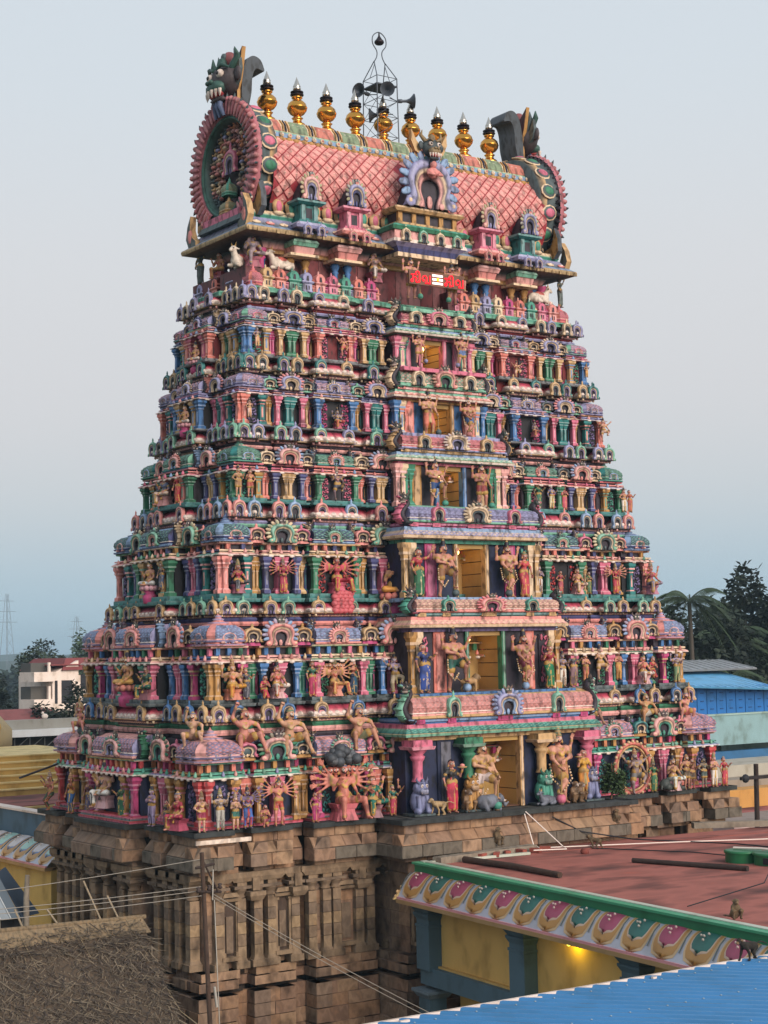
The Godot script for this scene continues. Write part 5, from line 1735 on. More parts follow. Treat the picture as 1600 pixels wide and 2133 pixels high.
	for q in 40:
		m = MB.new()
		m.k(K.ochre).ball(Vector3.ZERO, Vector3(0.1, 0.085, 0.08), 4, 7)
		put("scallop", m, mats.stucco, ri, xf(Vector3(-4.7 + q * 0.241, 18.4, 1.06)))
	for q in 11:
		var c: Color = [K.red, K.green][q % 2].lerp(K.cream, 0.25)
		var c2: Color = c.lerp(K.white, 0.4)
		m = MB.new()
		m.k(c).quad(Vector3(-0.3, 0, 0), Vector3(0.3, 0, 0), Vector3(0.28, 0.2, -0.06), Vector3(-0.28, 0.2, -0.06))
		m.quad(Vector3(-0.28, 0.2, -0.06), Vector3(0.28, 0.2, -0.06), Vector3(0.26, 0.36, -0.2), Vector3(-0.26, 0.36, -0.2))
		for w in [[-0.12, 0.12, 0.09], [0.1, 0.1, 0.07], [0.0, 0.2, 0.08], [-0.16, 0.24, 0.05], [0.17, 0.22, 0.05]]: m.k(c2).ball(Vector3(w[0], w[1], -0.05 - w[1] * 0.3), Vector3(w[2], w[2] * 0.8, 0.035), 4, 7)
		put("painted_panel", m, mats.stucco, ri, xf(Vector3(-4.4 + q * 0.88, 18.7, 0.905)))
		m = MB.new()
		for w in [-0.1, 0.0, 0.1]: m.k(K.navy if w == 0.0 else K.ochre).tube([Vector3(w, 0.0, 0.01), Vector3(w * 0.8, 0.2, -0.05), Vector3(w * 0.9, 0.36, -0.2)], 0.022, 5)
		put("band", m, mats.stucco, ri, xf(Vector3(-3.96 + q * 0.88, 18.7, 0.91)))
	# dormers and the great arch in the middle of the front
	var k := 0
	for x in [-3.87, -2.38, 2.38, 3.87]:
		var d := group_node("dormer", root, Vector3(x, 15.7, 1.62))
		var c: Color = [K.teal, K.rose, K.rose, K.teal][k]
		var c2: Color = [K.lav, K.salmon, K.salmon, K.lav][k]
		m = MB.new()
		m.k(c2).block(Vector3(0, 0, 0.05), 0.52, 0.4, 0.08, 0.56, 0.44)
		m.k(c2.lightened(0.15)).block(Vector3(0, 0.08, 0.05), 0.5, 0.38, 0.1, 0.42, 0.32)
		m.k(c).block(Vector3(0, 0.18, 0), 0.34, 0.3, 0.08)
		m.k(c).block(Vector3(0, 0.26, 0), 0.28, 0.26, 0.42)
		m.k(K.dark).block(Vector3(0, 0.32, 0.262), 0.1, 0.004, 0.28)
		m.k(c.lightened(0.15)).block(Vector3(-0.2, 0.26, 0.2), 0.06, 0.1, 0.42).block(Vector3(0.2, 0.26, 0.2), 0.06, 0.1, 0.42)
		m.k(c).block(Vector3(0, 0.68, 0), 0.36, 0.32, 0.06, 0.46, 0.42)
		m.k(c.lightened(0.12)).block(Vector3(0, 0.74, 0), 0.46, 0.42, 0.06)
		put("body", m, mats.stucco, d)
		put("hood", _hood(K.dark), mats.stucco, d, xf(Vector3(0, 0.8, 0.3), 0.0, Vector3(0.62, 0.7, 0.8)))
		put("large_arch", arch(K.lav if k % 2 else K.pink, [K.lav, K.indigo][k % 2], K.cream, K.gold.lerp(K.mint, 0.4), [K.slate, K.salmon]), mats.stucco, d, xf(Vector3(0, 0.8, 0.36), 0.0, Vector3(0.62, 0.78, 0.5)))
		for e in [-1, 1]:
			put("small_arch", arch([K.lav, K.salmon, K.salmon, K.lav][k], K.violet if k % 3 == 0 else K.rose, K.cream), mats.stucco, d, xf(Vector3(e * 0.22, -0.22, 0.52), 0.0, Vector3(0.3, 0.36, 0.3)))
		k += 1
	var g := group_node("great_arch", root, Vector3(0, 15.7, 1.9))
	m = MB.new()
	m.k(K.gold).block(Vector3(0, 0.5, -0.3), 1.1, 0.55, 0.06)
	m.k(K.dark).block(Vector3(0, 0.56, -0.3), 1.0, 0.45, 0.3)
	for q in 5: m.k(K.ochre).block(Vector3(-0.96 + q * 0.48, 0.56, 0.16), 0.07, 0.05, 0.3)
	m.k(K.gold).block(Vector3(0, 0.86, -0.3), 1.15, 0.6, 0.08, 1.25, 0.66)
	m.k(K.gold.lightened(0.1)).block(Vector3(0, 0.94, -0.3), 1.2, 0.62, 0.06)
	m.k(K.green).block(Vector3(0, 0.3, -0.25), 1.32, 0.62, 0.1, 1.36, 0.66)
	m.k(K.jade).block(Vector3(0, 0.4, -0.25), 1.34, 0.64, 0.08, 1.24, 0.56)
	m.k(K.pink).block(Vector3(0, 0.06, -0.25), 1.24, 0.56, 0.24)
	m.k(K.lav).block(Vector3(0, -0.14, -0.25), 1.1, 0.46, 0.1, 1.3, 0.6)
	m.k(K.white).block(Vector3(0, -0.04, -0.25), 1.3, 0.6, 0.1, 1.26, 0.58)
	m.k(K.indigo).block(Vector3(0, -0.3, -0.25), 1.0, 0.4, 0.16, 1.1, 0.46)
	m.k(K.cream).block(Vector3(0, -0.42, -0.25), 1.06, 0.44, 0.12)
	put("pedestal", m, mats.stucco, g)
	for q in 4: put("small_arch", arch([K.cream, K.mint][q % 2], K.slate, K.cream), mats.stucco, g, xf(Vector3(-0.9 + q * 0.6, -0.02, 0.38), 0.0, Vector3(0.36, 0.42, 0.3)))
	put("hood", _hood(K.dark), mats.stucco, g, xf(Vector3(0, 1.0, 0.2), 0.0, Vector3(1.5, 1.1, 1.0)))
	put("arch_ring", arch(K.lav, K.pink, K.cream, K.sky, null, K.mint), mats.stucco, g, xf(Vector3(0, 1.0, 0.28), 0.0, Vector3(1.85, 1.72, 0.8)))
	put("guardian_mask", mask(C("414a4c"), C("8a7452")), mats.stucco, g, xf(Vector3(0, 2.72, 0.46), 0.0, Vector3(0.95, 0.85, 0.8)))
	for s in [-1, 1]:
		m = MB.new()
		plate_z(m, [Vector2(0.0, 0.0), Vector2(0.22, 0.1), Vector2(0.36, 0.4), Vector2(0.34, 0.72), Vector2(0.16, 0.4), Vector2(0.0, 0.24)], -0.06, 0.06, K.gold, K.ochre)
		put("horn", m, mats.stucco, g, xf(Vector3(s * 0.28, 2.55, 0.3), 0.0, Vector3(s, 1, 1)))
	m = MB.new()
	m.k(K.salmon).ball(Vector3(0, 0, 0), Vector3(0.2, 0.17, 0.12), 5, 8)
	m.ball(Vector3(0, 0.24, 0.02), Vector3(0.11, 0.12, 0.1), 5, 8)
	m.k(K.dark).ball(Vector3(0, 0.3, -0.01), Vector3(0.12, 0.09, 0.1), 5, 8)
	for s in [-1, 1]: m.k(K.salmon).tube([Vector3(s * 0.16, 0.06, 0), Vector3(s * 0.24, -0.06, 0.08), Vector3(s * 0.05, -0.08, 0.16)], [0.06, 0.05, 0.04], 6)
	put("bust", m, mats.stucco, g, xf(Vector3(0, 2.02, 0.52)))
	for s in [-1, 1]: gable(root, s)

func gable(root: Node3D, s: int) -> void:
	var g := group_node("gable", root, Vector3(s * 4.95, 17.7, 0), s * PI / 2)
	g.scale = Vector3(0.93, 0.97, 0.95)     # faces +z of its own
	# rim: dark scalloped drum with oval medallions round it
	var m := MB.new()
	var pts := []
	var cols := []
	var nn := 25
	for q in nn:
		var a := PI * (-0.36 + 1.72 * q / (nn - 1))
		var pin := 0.0 if a > 0 and a < PI else 0.16
		for w in [[1.3, -0.32, K.slate], [1.75, -0.3, K.slate], [1.84, -0.05, K.gold], [1.84, 0.0, K.slate], [1.84, 0.3, K.slate], [1.96, 0.4, K.dark], [1.93, 0.5, K.slate], [1.45, 0.46, C("35564f")], [1.38, 0.42, C("35564f")], [1.3, 0.2, K.dark]]:
			var r: float = w[0]
			pts.append(Vector3(cos(a) * r * (1.0 - pin * 0.4), sin(a) * r * 0.98, w[1])); cols.append(w[2])
	m.grid(pts, cols, nn, 10)
	m.k(K.dark)
	put("rim", m, mats.stucco, g)
	for q in 14:
		var a := PI * (-0.3 + 1.6 * q / 13.0)
		var d := Vector3(cos(a), sin(a), 0)
		m = MB.new()
		m.k(K.cream).ball(Vector3.ZERO, Vector3(0.27, 0.05, 0.31), 5, 10)
		m.k(K.slate).ball(Vector3(0, 0.02, 0), Vector3(0.22, 0.055, 0.26), 5, 10)
		m.k(K.rose if q % 2 else K.green).ball(Vector3(0, 0.05, 0), Vector3(0.15, 0.05, 0.19), 5, 10)
		put("medallion", m, mats.stucco, g, Transform3D(Basis(Vector3(d.y, -d.x, 0), d, Vector3.BACK), d * 1.8 + Vector3(0, 0, 0.02)))
	# scalloped fan with pointed tips
	var mauve := C("b06a72")
	m = MB.new()
	pts = []
	for q in 41:
		var a := PI * (-0.32 + 1.64 * q / 40.0)
		for w in [[1.95, 0.36], [1.98, 0.46], [1.9, 0.56], [1.7, 0.58], [1.5, 0.52], [1.42, 0.4]]: pts.append(Vector3(cos(a) * w[0], sin(a) * w[0], w[1]))
	m.k(mauve).grid(pts, [], 41, 6)
	put("fan_band", m, mats.stucco, g)
	for q in 46:
		var a := PI * (-0.31 + 1.62 * q / 45.0)
		var d := Vector3(cos(a), sin(a), 0)
		m = MB.new()
		m.k(mauve if q % 2 else C("bf7f80")).ball(Vector3(0, 0.0, 0), Vector3(0.075, 0.27, 0.05), 5, 7)
		m.ball(Vector3(0, 0.2, -0.03), Vector3(0.085, 0.1, 0.1), 4, 7)
		if q % 2: m.k(K.slate).lathe([[0.055, 0.22], [0.04, 0.3], [0.0, 0.4]], 5)
		m.k(K.dark).ball(Vector3(0, 0.06, -0.2), Vector3(0.09, 0.2, 0.08), 4, 6)
		put("fan_leaf", m, mats.stucco, g, Transform3D(Basis(Vector3(d.y, -d.x, 0), d, Vector3.BACK), d * 1.72 + Vector3(0, 0, 0.58)))
	# the crowded tympanum
	m = MB.new()
	var disc := []
	for q in 40:
		var a := TAU * q / 40
		disc.append(Vector2(cos(a) * 1.42, maxf(sin(a) * 1.42, -1.35)))
	plate_z(m, disc, 0.0, 0.1, C("3a2a30"), K.dark)
	m.k(C("3a6258")).tube(disc.map(func(p): return Vector3(p.x, p.y, 0.46)), 0.055, 7, true)
	put("tympanum", m, mats.stucco, g)
	var r2 := RandomNumberGenerator.new()
	r2.seed = 31
	var skins := [K.salmon, K.cream, K.pink, K.orange, K.slate, K.lav, K.gold]
	for ringr in [[1.18, 22], [0.9, 16], [0.62, 10]]:
		for q in ringr[1]:
			var a: float = PI * (-0.25 + 1.5 * q / (ringr[1] - 1.0))
			var p := Vector3(cos(a) * ringr[0], sin(a) * ringr[0], 0.2)
			var c: Color = skins[r2.randi() % 7] if ringr[0] > 1.0 else skins[r2.randi() % 4]
			if r2.randf() < 0.55: c = K.dark.lerp(c, 0.4)
			m = MB.new()
			m.k(c).ball(Vector3(0, -0.02, 0), Vector3(0.09, 0.12, 0.09), 4, 7)
			m.ball(Vector3(0, 0.13, 0.04), Vector3(0.06, 0.065, 0.06), 4, 7)
			m.k(skins[r2.randi() % 7]).ball(Vector3(0, -0.12, 0.05), Vector3(0.12, 0.06, 0.09), 4, 7)
			m.k(K.dark if q % 2 else K.gold).ball(Vector3(0, 0.19, 0.02), Vector3(0.055, 0.05, 0.05), 3, 6)
			for e in [-1, 1]: m.k(c).tube([Vector3(e * 0.07, 0.05, 0), Vector3(e * 0.13, -0.02, 0.05), Vector3(e * 0.05, -0.02, 0.12)], 0.026, 4)
			put("small_figure", m, mats.stucco, g, xf(p, r2.randf_range(-0.4, 0.4)))
	put("small_arch", arch(K.rose, K.violet, K.cream), mats.stucco, g, xf(Vector3(0, -0.2, 0.3), 0.0, Vector3(0.85, 0.85, 0.4)))
	put("corner_shrine", kuta(K.jade, K.gold, K.mint, K.gold, K.jade), mats.stucco, g, xf(Vector3(0, -0.85, 0.35), 0.0, Vector3(0.42, 0.62, 0.42)))
	put("corner_shrine", kuta(K.gold, K.jade, K.gold, K.jade, K.gold), mats.stucco, g, xf(Vector3(0.05, -1.4, 0.4), 0.0, Vector3(0.55, 0.6, 0.5)))
	m = MB.new()
	m.k(K.rose).block(Vector3(0, -1.62, 0.25), 1.1, 0.4, 0.2)
	m.k(K.slate).block(Vector3(0, -1.8, 0.25), 1.3, 0.5, 0.18, 1.15, 0.42)
	put("sill", m, mats.stucco, g)
	# great fanged head on the crown
	var h := group_node("crest_head", g, Vector3(0, 2.42, 0.35))
	h.scale = Vector3(1.1, 1.0, 1.1)
	put("face", mask(C("4b4144"), C("3a5a52")), mats.stucco, h, xf(Vector3(0, 0.0, 0.1), -s * 0.0, Vector3(1.75, 1.5, 1.4)))
	m = MB.new()
	for e in [-1, 1]:
		m.k(K.slate).tube([Vector3(e * 0.3, 0.3, 0), Vector3(e * 0.5, 0.6, 0), Vector3(e * 0.42, 0.95, 0.05)], [0.14, 0.1, 0.01], 6)
		plate_z(m, [Vector2(e * 0.38, -0.2), Vector2(e * 0.62, 0.0), Vector2(e * 0.72, 0.3), Vector2(e * 0.68, 0.62), Vector2(e * 0.52, 0.3), Vector2(e * 0.36, 0.1)], -0.05, 0.05, C("6e6a5a"), K.slate)
	m.k(C("8a4a4c")).ball(Vector3(0, 0.72, -0.05), Vector3(0.22, 0.28, 0.2), 6, 9)
	m.k(K.slate).ball(Vector3(0, 0.8, 0.12), Vector3(0.11, 0.12, 0.08), 5, 8)
	m.k(C("5d6a8a"))
	for e in [-0.12, 0.0, 0.12]: m.tube([Vector3(e, -0.35, 0.3), Vector3(e * 1.2, -0.7, 0.34), Vector3(e * 1.8, -1.0, 0.26)], [0.09, 0.08, 0.05], 6)
	put("horns", m, mats.stucco, h)
	# mane swept back over the ridge, and its ochre edge
	m = MB.new()
	var mane := spread([Vector2(0.1, -0.75), Vector2(0.2, -0.3), Vector2(0.24, 0.2), Vector2(0.36, 0.46), Vector2(0.6, 0.42)], 4)
	var outer := spread([Vector2(0.62, 0.46), Vector2(0.5, 0.74), Vector2(0.26, 0.82), Vector2(0.04, 0.6), Vector2(-0.08, 0.0), Vector2(-0.1, -0.75)], 4)
	plate_z(m, mane + outer, -0.38, 0.38, C("3f454c"), C("4c5259"))
	var ov := put("mane", m, mats.stucco, h)
	ov.transform = Transform3D(Basis(Vector3.UP, PI / 2), Vector3(0, 0.05, -0.3)) if s < 0 else Transform3D(Basis(Vector3.UP, PI / 2), Vector3(0, 0.05, -0.3))
	m = MB.new()
	plate_z(m, [Vector2(-0.34, -0.9), Vector2(0.34, -0.9), Vector2(0.3, -0.2), Vector2(0.46, 0.3), Vector2(0.6, 0.95), Vector2(0.3, 0.66), Vector2(0.0, 0.5), Vector2(-0.3, 0.66), Vector2(-0.6, 0.95), Vector2(-0.46, 0.3), Vector2(-0.3, -0.2)], -0.06, 0.06, C("5a2f34"), K.ochre)
	put("mane_edge", m, mats.stucco, h, xf(Vector3(0, 0.05, -0.16)))
	# hooked tails at the foot, on both sides
	for e in [-1, 1]:
		m = MB.new()
		plate_z(m, [Vector2(0.0, 0.0), Vector2(0.5, -0.12), Vector2(0.74, 0.1), Vector2(0.72, 0.5), Vector2(0.56, 0.86), Vector2(0.5, 0.5), Vector2(0.36, 0.26), Vector2(0.05, 0.2)], -0.02, 0.16, K.ochre, C("4c5259"))
		for q in 4: m.k(K.white).lathe([[0.06, 0.0], [0.0, 0.22]], 5, Vector3(0.1 + q * 0.1, 0.2 + q * 0.05, 0.3))
		put("tail", m, mats.stucco, g, xf(Vector3(e * 1.18, -1.62, 0.24), 0.0, Vector3(e, 1, 1)))
		m = MB.new()
		plate_z(m, [Vector2(0.0, 0.0), Vector2(0.42, -0.02), Vector2(0.6, 0.3), Vector2(0.5, 0.66), Vector2(0.3, 0.95), Vector2(0.34, 0.55), Vector2(0.22, 0.3), Vector2(0.0, 0.16)], -0.1, 0.1, C("5b5f5a"), K.gold)
		m.k(K.salmon).ball(Vector3(0.36, 0.34, 0.08), Vector3(0.12, 0.22, 0.06), 5, 8)
		put("corner_horn", m, mats.stucco, g, Transform3D(Basis(Vector3.UP, 0.0) * Basis.from_scale(Vector3(e, 1, 1)), Vector3(e * 1.28, -2.1, 0.72)))

# ---------------------------------------------------------------- things on the tower: finials, mast, loudspeakers, lit sign, bulbs
func crown_pieces() -> void:
	var first: Node3D
	var tell := ["leftmost gilt pot finial, beside the fanged crest head", "second gilt pot finial from the left end of the ridge", "third gilt pot finial from the left, clear of the mast", "gilt pot finial just left of the mast, before a horn loudspeaker", "middle gilt pot finial, standing inside the steel mast", "gilt pot finial just right of the mast, its spike behind a horn loudspeaker", "gilt pot finial above the fanged mask of the great arch", "second gilt pot finial from the right end of the ridge", "rightmost gilt pot finial, beside the dark curled mane"]
	for q in 9:
		var o: Node3D
		if q == 0:
			o = thing("gilt_finial", tell[0], "finial", Vector3.ZERO, 0.0, "row of gilt finials along the ridge")
			finial_parts(o)
			first = o
		else:
			o = first.duplicate()
			o.name = numbered("gilt_finial")
			add_child(o)
			tag(o, tell[q], "finial", "row of gilt finials along the ridge")
		o.position = Vector3(-4.02 + q * 1.005, 19.205, 0)
		o.rotation.y = q * 0.4
	# mast
	var t := thing("lamp_mast", "thin steel lattice mast with a looped top holding a small bell lamp", "mast", Vector3(-0.05, 19.2, -0.05))
	for p in [Vector2(-0.36, 0.36), Vector2(0.36, 0.36), Vector2(0.36, -0.36), Vector2(-0.36, -0.36)]:
		put("leg", MB.new().tube([Vector3(p.x * 1.05, 0, p.y * 1.05), Vector3(p.x, 1.95, p.y)], 0.017, 6), mats.steel, t)
	var m := MB.new()
	var cs := [Vector3(-0.36, 0, 0.36), Vector3(0.36, 0, 0.36), Vector3(0.36, 0, -0.36), Vector3(-0.36, 0, -0.36)]
	for y in [0.15, 0.75, 1.25, 1.7, 1.95]:
		for q in 4: m.tube([cs[q] + Vector3(0, y, 0), cs[(q + 1) % 4] + Vector3(0, y, 0)], 0.011, 5)
	for y in [0.15, 0.75, 1.25]:
		for q in 4: m.tube([cs[q] + Vector3(0, y, 0), cs[(q + 1) % 4] + Vector3(0, y + 0.5, 0)], 0.008, 5)
	put("lattice", m, mats.steel, t)
	m = MB.new()
	m.k(Color(1, 1, 1)).box(Vector3(0, 1.72, 0), Vector3(0.72, 0.03, 0.72))
	put("platform", m, mats.steel, t)
	m = MB.new()
	for s in [-1, 1]:
		m.tube([Vector3(s * 0.36, 1.95, 0.36), Vector3(s * 0.2, 2.5, 0)], 0.015, 5)
		m.tube([Vector3(s * 0.36, 1.95, -0.36), Vector3(s * 0.2, 2.5, 0)], 0.015, 5)
		m.tube([Vector3(s * 0.36, 1.95, 0), Vector3(s * 0.19, 2.4, 0)], 0.011, 5)
	put("brace", m, mats.steel, t)
	var loop := []
	for p in spread([Vector2(-0.2, 2.48), Vector2(-0.1, 2.66), Vector2(-0.1, 2.84), Vector2(-0.24, 3.04), Vector2(-0.22, 3.28), Vector2(0, 3.42), Vector2(0.22, 3.28), Vector2(0.24, 3.04), Vector2(0.1, 2.84), Vector2(0.1, 2.66), Vector2(0.2, 2.48)], 4): loop.append(Vector3(p.x, p.y, 0))
	put("loop", MB.new().tube(loop, 0.016, 6), mats.steel, t)
	m = MB.new()
	m.lathe([[0.0, 3.4], [0.02, 3.4], [0.03, 3.3], [0.06, 3.25], [0.09, 3.2], [0.14, 3.15], [0.15, 3.1], [0.11, 3.05], [0.0, 3.03]], 14)
	put("bell_lamp", m, mats.tarnish, t)
	# horn loudspeakers
	var hm := MB.new()
	hm.lathe([[0.0, -0.36], [0.07, -0.36], [0.075, -0.2], [0.05, -0.16], [0.055, -0.02], [0.1, 0.1], [0.2, 0.2], [0.27, 0.25], [0.27, 0.27], [0.19, 0.2], [0.09, 0.1], [0.04, 0.0], [0.0, 0.0]], 18)
	var hmesh := hm.mesh()
	var list := [[Vector3(-0.72, 20.66, 0.0), Vector3(-1, 0.0, 0.35), "grey horn loudspeaker pointing left from the mast"], [Vector3(0.0, 20.78, 0.2), Vector3(-0.5, -0.12, 1), "grey horn loudspeaker pointing forward under the mast platform"], [Vector3(0.82, 20.62, 0.1), Vector3(1, 0.05, 0.45), "grey horn loudspeaker pointing right from the mast"], [Vector3(-0.02, 20.16, -0.3), Vector3(-0.7, 0, -0.6), "dark horn loudspeaker half hidden behind the middle finial"]]
	for q in list:
		var o := thing("horn_loudspeaker", q[2], "loudspeaker", q[0], 0.0, "loudspeakers on the mast")
		var d: Vector3 = q[1].normalized()
		var sx := Vector3.UP.cross(d).normalized()
		put("horn", hmesh, mats.steel, o, Transform3D(Basis(sx, d, sx.cross(d)).scaled_local(Vector3.ONE * 0.82), Vector3.ZERO))
		put("bracket", MB.new().tube([-d * 0.3, -d * 0.3 + Vector3(-d.x * 0.3, 0.05, 0)], 0.015, 5), mats.steel, o)
	# lit sign over the top doorway
	var sg := thing("lit_sign", "red lit sign in Tamil letters with three white stripes", "sign", Vector3(0.0, 14.62, 2.46))
	m = MB.new()
	m.k(K.brown).box(Vector3.ZERO, Vector3(1.95, 0.4, 0.05))
	put("board", m, mats.stucco, sg)
	var red := _glow("sign_red", Color(1.0, 0.05, 0.14), 1.3)
	var wht := _glow("sign_white", Color(0.95, 0.93, 0.9), 0.95)
	var yel := _glow("sign_yellow", Color(1.0, 0.7, 0.08), 1.1)
	for x in [-0.58, 0.6]:
		for part in [[-0.17, _letter_si()], [0.2, _letter_va()]]:
			m = MB.new()
			for st in part[1]:
				var pts := []
				for p in spread(st, 4): pts.append(Vector3((p.x - 0.5) * 0.33 + part[0], (p.y - 0.52) * 0.3, 0.04))
				m.tube(pts, 0.017, 6)
			put("letter", m, red, sg, xf(Vector3(x, 0.0, 0)))
	for y in [-0.11, 0.0, 0.11]:
		put("stripe", MB.new().box(Vector3(0.01, y, 0.035), Vector3(0.36, 0.06, 0.02)), wht, sg)
	put("dot", MB.new().ball(Vector3(0.01, 0.0, 0.05), Vector3(0.05, 0.05, 0.02), 5, 12), yel, sg)
	var sl := OmniLight3D.new()
	sl.name = "sign_light"
	sl.light_color = Color(1.0, 0.12, 0.16)
	sl.light_energy = 0.12
	sl.light_size = 0.3
	sl.omni_range = 6.0
	sl.omni_attenuation = 2.0
	sl.shadow_enabled = true
	sl.position = Vector3(0, 14.62, 2.8)
	add_child(sl)
	# bulbs in the doorways
	var where := ["second storey doorway", "third storey doorway", "fourth storey doorway", "fifth storey doorway", "sixth storey doorway"]
	for q in range(1, 6):
		var p := Vector3(-DW[q] + 0.3, PA[q] - 0.2, PZ[q] - 0.62 - 0.35)
		if q == 4: p.z -= 0.3
		var o := thing("light_bulb", "lit warm bulb hanging in the %s of the tower" % where[q - 1], "light bulb", p, 0.0, "bulbs in the tower doorways")
		put("glass", MB.new().ball(Vector3.ZERO, Vector3(0.06, 0.07, 0.06), 7, 12), _glow("bulb", Color(1.0, 0.82, 0.5), 6.0), o)
		put("socket", MB.new().lathe([[0.0, 0.17], [0.025, 0.17], [0.03, 0.06], [0.0, 0.05]], 8), mats.tarnish, o)
		var l := OmniLight3D.new()
		l.name = "bulb_light"
		l.light_color = Color(1.0, 0.78, 0.45)
		l.light_energy = 0.13
		l.light_size = 0.06
		l.omni_range = 5.0
		l.omni_attenuation = 2.0
		l.shadow_enabled = true
		o.add_child(l)

func _glow(key: String, c: Color, e: float) -> StandardMaterial3D:
	if mats.has(key): return mats[key]
	var m := StandardMaterial3D.new()
	m.resource_name = key
	m.albedo_color = c
	m.emission_enabled = true
	m.emission = c
	m.emission_energy_multiplier = e
	m.roughness = 0.4
	mats[key] = m
	return m

func _letter_si() -> Array:
	return [[Vector2(0.0, 0.74), Vector2(0.3, 0.76), Vector2(0.62, 0.74)], [Vector2(0.2, 0.74), Vector2(0.2, 0.4), Vector2(0.17, 0.08), Vector2(0.03, 0.06), Vector2(0.02, 0.24), Vector2(0.2, 0.36)], [Vector2(0.2, 0.46), Vector2(0.42, 0.48), Vector2(0.56, 0.4), Vector2(0.52, 0.1), Vector2(0.66, 0.04), Vector2(0.76, 0.16)], [Vector2(0.56, 0.74), Vector2(0.5, 0.96), Vector2(0.72, 1.08), Vector2(0.88, 0.9), Vector2(0.88, 0.5), Vector2(0.88, 0.06)]]

func _letter_va() -> Array:
	return [[Vector2(0.3, 0.34), Vector2(0.16, 0.24), Vector2(0.06, 0.42), Vector2(0.14, 0.66), Vector2(0.36, 0.74), Vector2(0.52, 0.56), Vector2(0.5, 0.2), Vector2(0.36, 0.05), Vector2(0.62, 0.06), Vector2(0.9, 0.06)], [Vector2(0.86, 0.8), Vector2(0.86, 0.4), Vector2(0.86, 0.02)]]

# ---------------------------------------------------------------- granite base of the tower
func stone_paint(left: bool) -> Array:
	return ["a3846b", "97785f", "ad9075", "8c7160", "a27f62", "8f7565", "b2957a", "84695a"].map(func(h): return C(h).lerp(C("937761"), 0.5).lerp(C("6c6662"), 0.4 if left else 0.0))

func base_path(out: float, deep := 1.0) -> Array:
	var p := ring(8.5 + out, 4.0 + out, deep * 1.3, 0.3)
	var q := []
	for v in p:
		if absf(v.x) < 3.4 and v.y > 0.0: continue
		q.append(v)
		if v.x < -3.4 and v.y > 0.0 and absf(v.x + 0.375 * (8.5 + out)) < 0.02 and q.size() > 1 and q[-2].y < v.y + 0.001 + 9.0:
			pass
	var at := 0
	for k in q.size():
		if q[k].x < -3.2 and q[k].y > 0.0 and q[(k + 1) % q.size()].x > 3.2: at = k
	var zf := 5.22 + out
	var ins := [Vector2(-3.36 - out, q[at].y), Vector2(-3.36 - out, zf), Vector2(3.36 + out, zf), Vector2(3.36 + out, q[at].y)]
	for k in 4: q.insert(at + 1 + k, ins[k])
	return q

var block_of := {}
func block_mesh(kind: int, c: Color) -> ArrayMesh:      # unit block, front face at z 0; kind 0 plain, 1 leaning in, 2 rounded lip
	var key := "%d%s" % [kind, c.to_html()]
	if block_of.has(key): return block_of[key]
	var m := MB.new()
	var k: float = [0.0, 0.45, 0.25][kind]
	var b := 0.025
	var p := [[-0.5, 0.0, -b], [-0.5 + b, b, 0.0], [-0.5 + b, 1.0 - b, -k], [-0.5, 1.0, -k - b]]
	m.k(c)
	var x0 := -0.5
	# bevelled front
	m.quad(Vector3(-0.5 + b, b * 2, 0), Vector3(0.5 - b, b * 2, 0), Vector3(0.5 - b, 1 - b * 2, -k), Vector3(-0.5 + b, 1 - b * 2, -k))
	m.quad(Vector3(-0.5, 0, -b * 2), Vector3(0.5, 0, -b * 2), Vector3(0.5 - b, b * 2, 0), Vector3(-0.5 + b, b * 2, 0))
	m.quad(Vector3(-0.5 + b, 1 - b * 2, -k), Vector3(0.5 - b, 1 - b * 2, -k), Vector3(0.5, 1, -k - b * 2), Vector3(-0.5, 1, -k - b * 2))
	m.quad(Vector3(-0.5, 0, -b * 2), Vector3(-0.5 + b, b * 2, 0), Vector3(-0.5 + b, 1 - b * 2, -k), Vector3(-0.5, 1, -k - b * 2))
	m.quad(Vector3(0.5 - b, b * 2, 0), Vector3(0.5, 0, -b * 2), Vector3(0.5, 1, -k - b * 2), Vector3(0.5 - b, 1 - b * 2, -k))
	m.quad(Vector3(-0.5, 1, -k - b * 2), Vector3(0.5, 1, -k - b * 2), Vector3(0.5, 1, -1), Vector3(-0.5, 1, -1))
	m.quad(Vector3(-0.5, 0, -1), Vector3(0.5, 0, -1), Vector3(0.5, 0, -b * 2), Vector3(-0.5, 0, -b * 2))
	m.quad(Vector3(-0.5, 0, -1), Vector3(-0.5, 0, -b * 2), Vector3(-0.5, 1, -k - b * 2), Vector3(-0.5, 1, -1))
	m.quad(Vector3(0.5, 0, -b * 2), Vector3(0.5, 0, -1), Vector3(0.5, 1, -1), Vector3(0.5, 1, -k - b * 2))
	block_of[key] = m.mesh()
	return block_of[key]

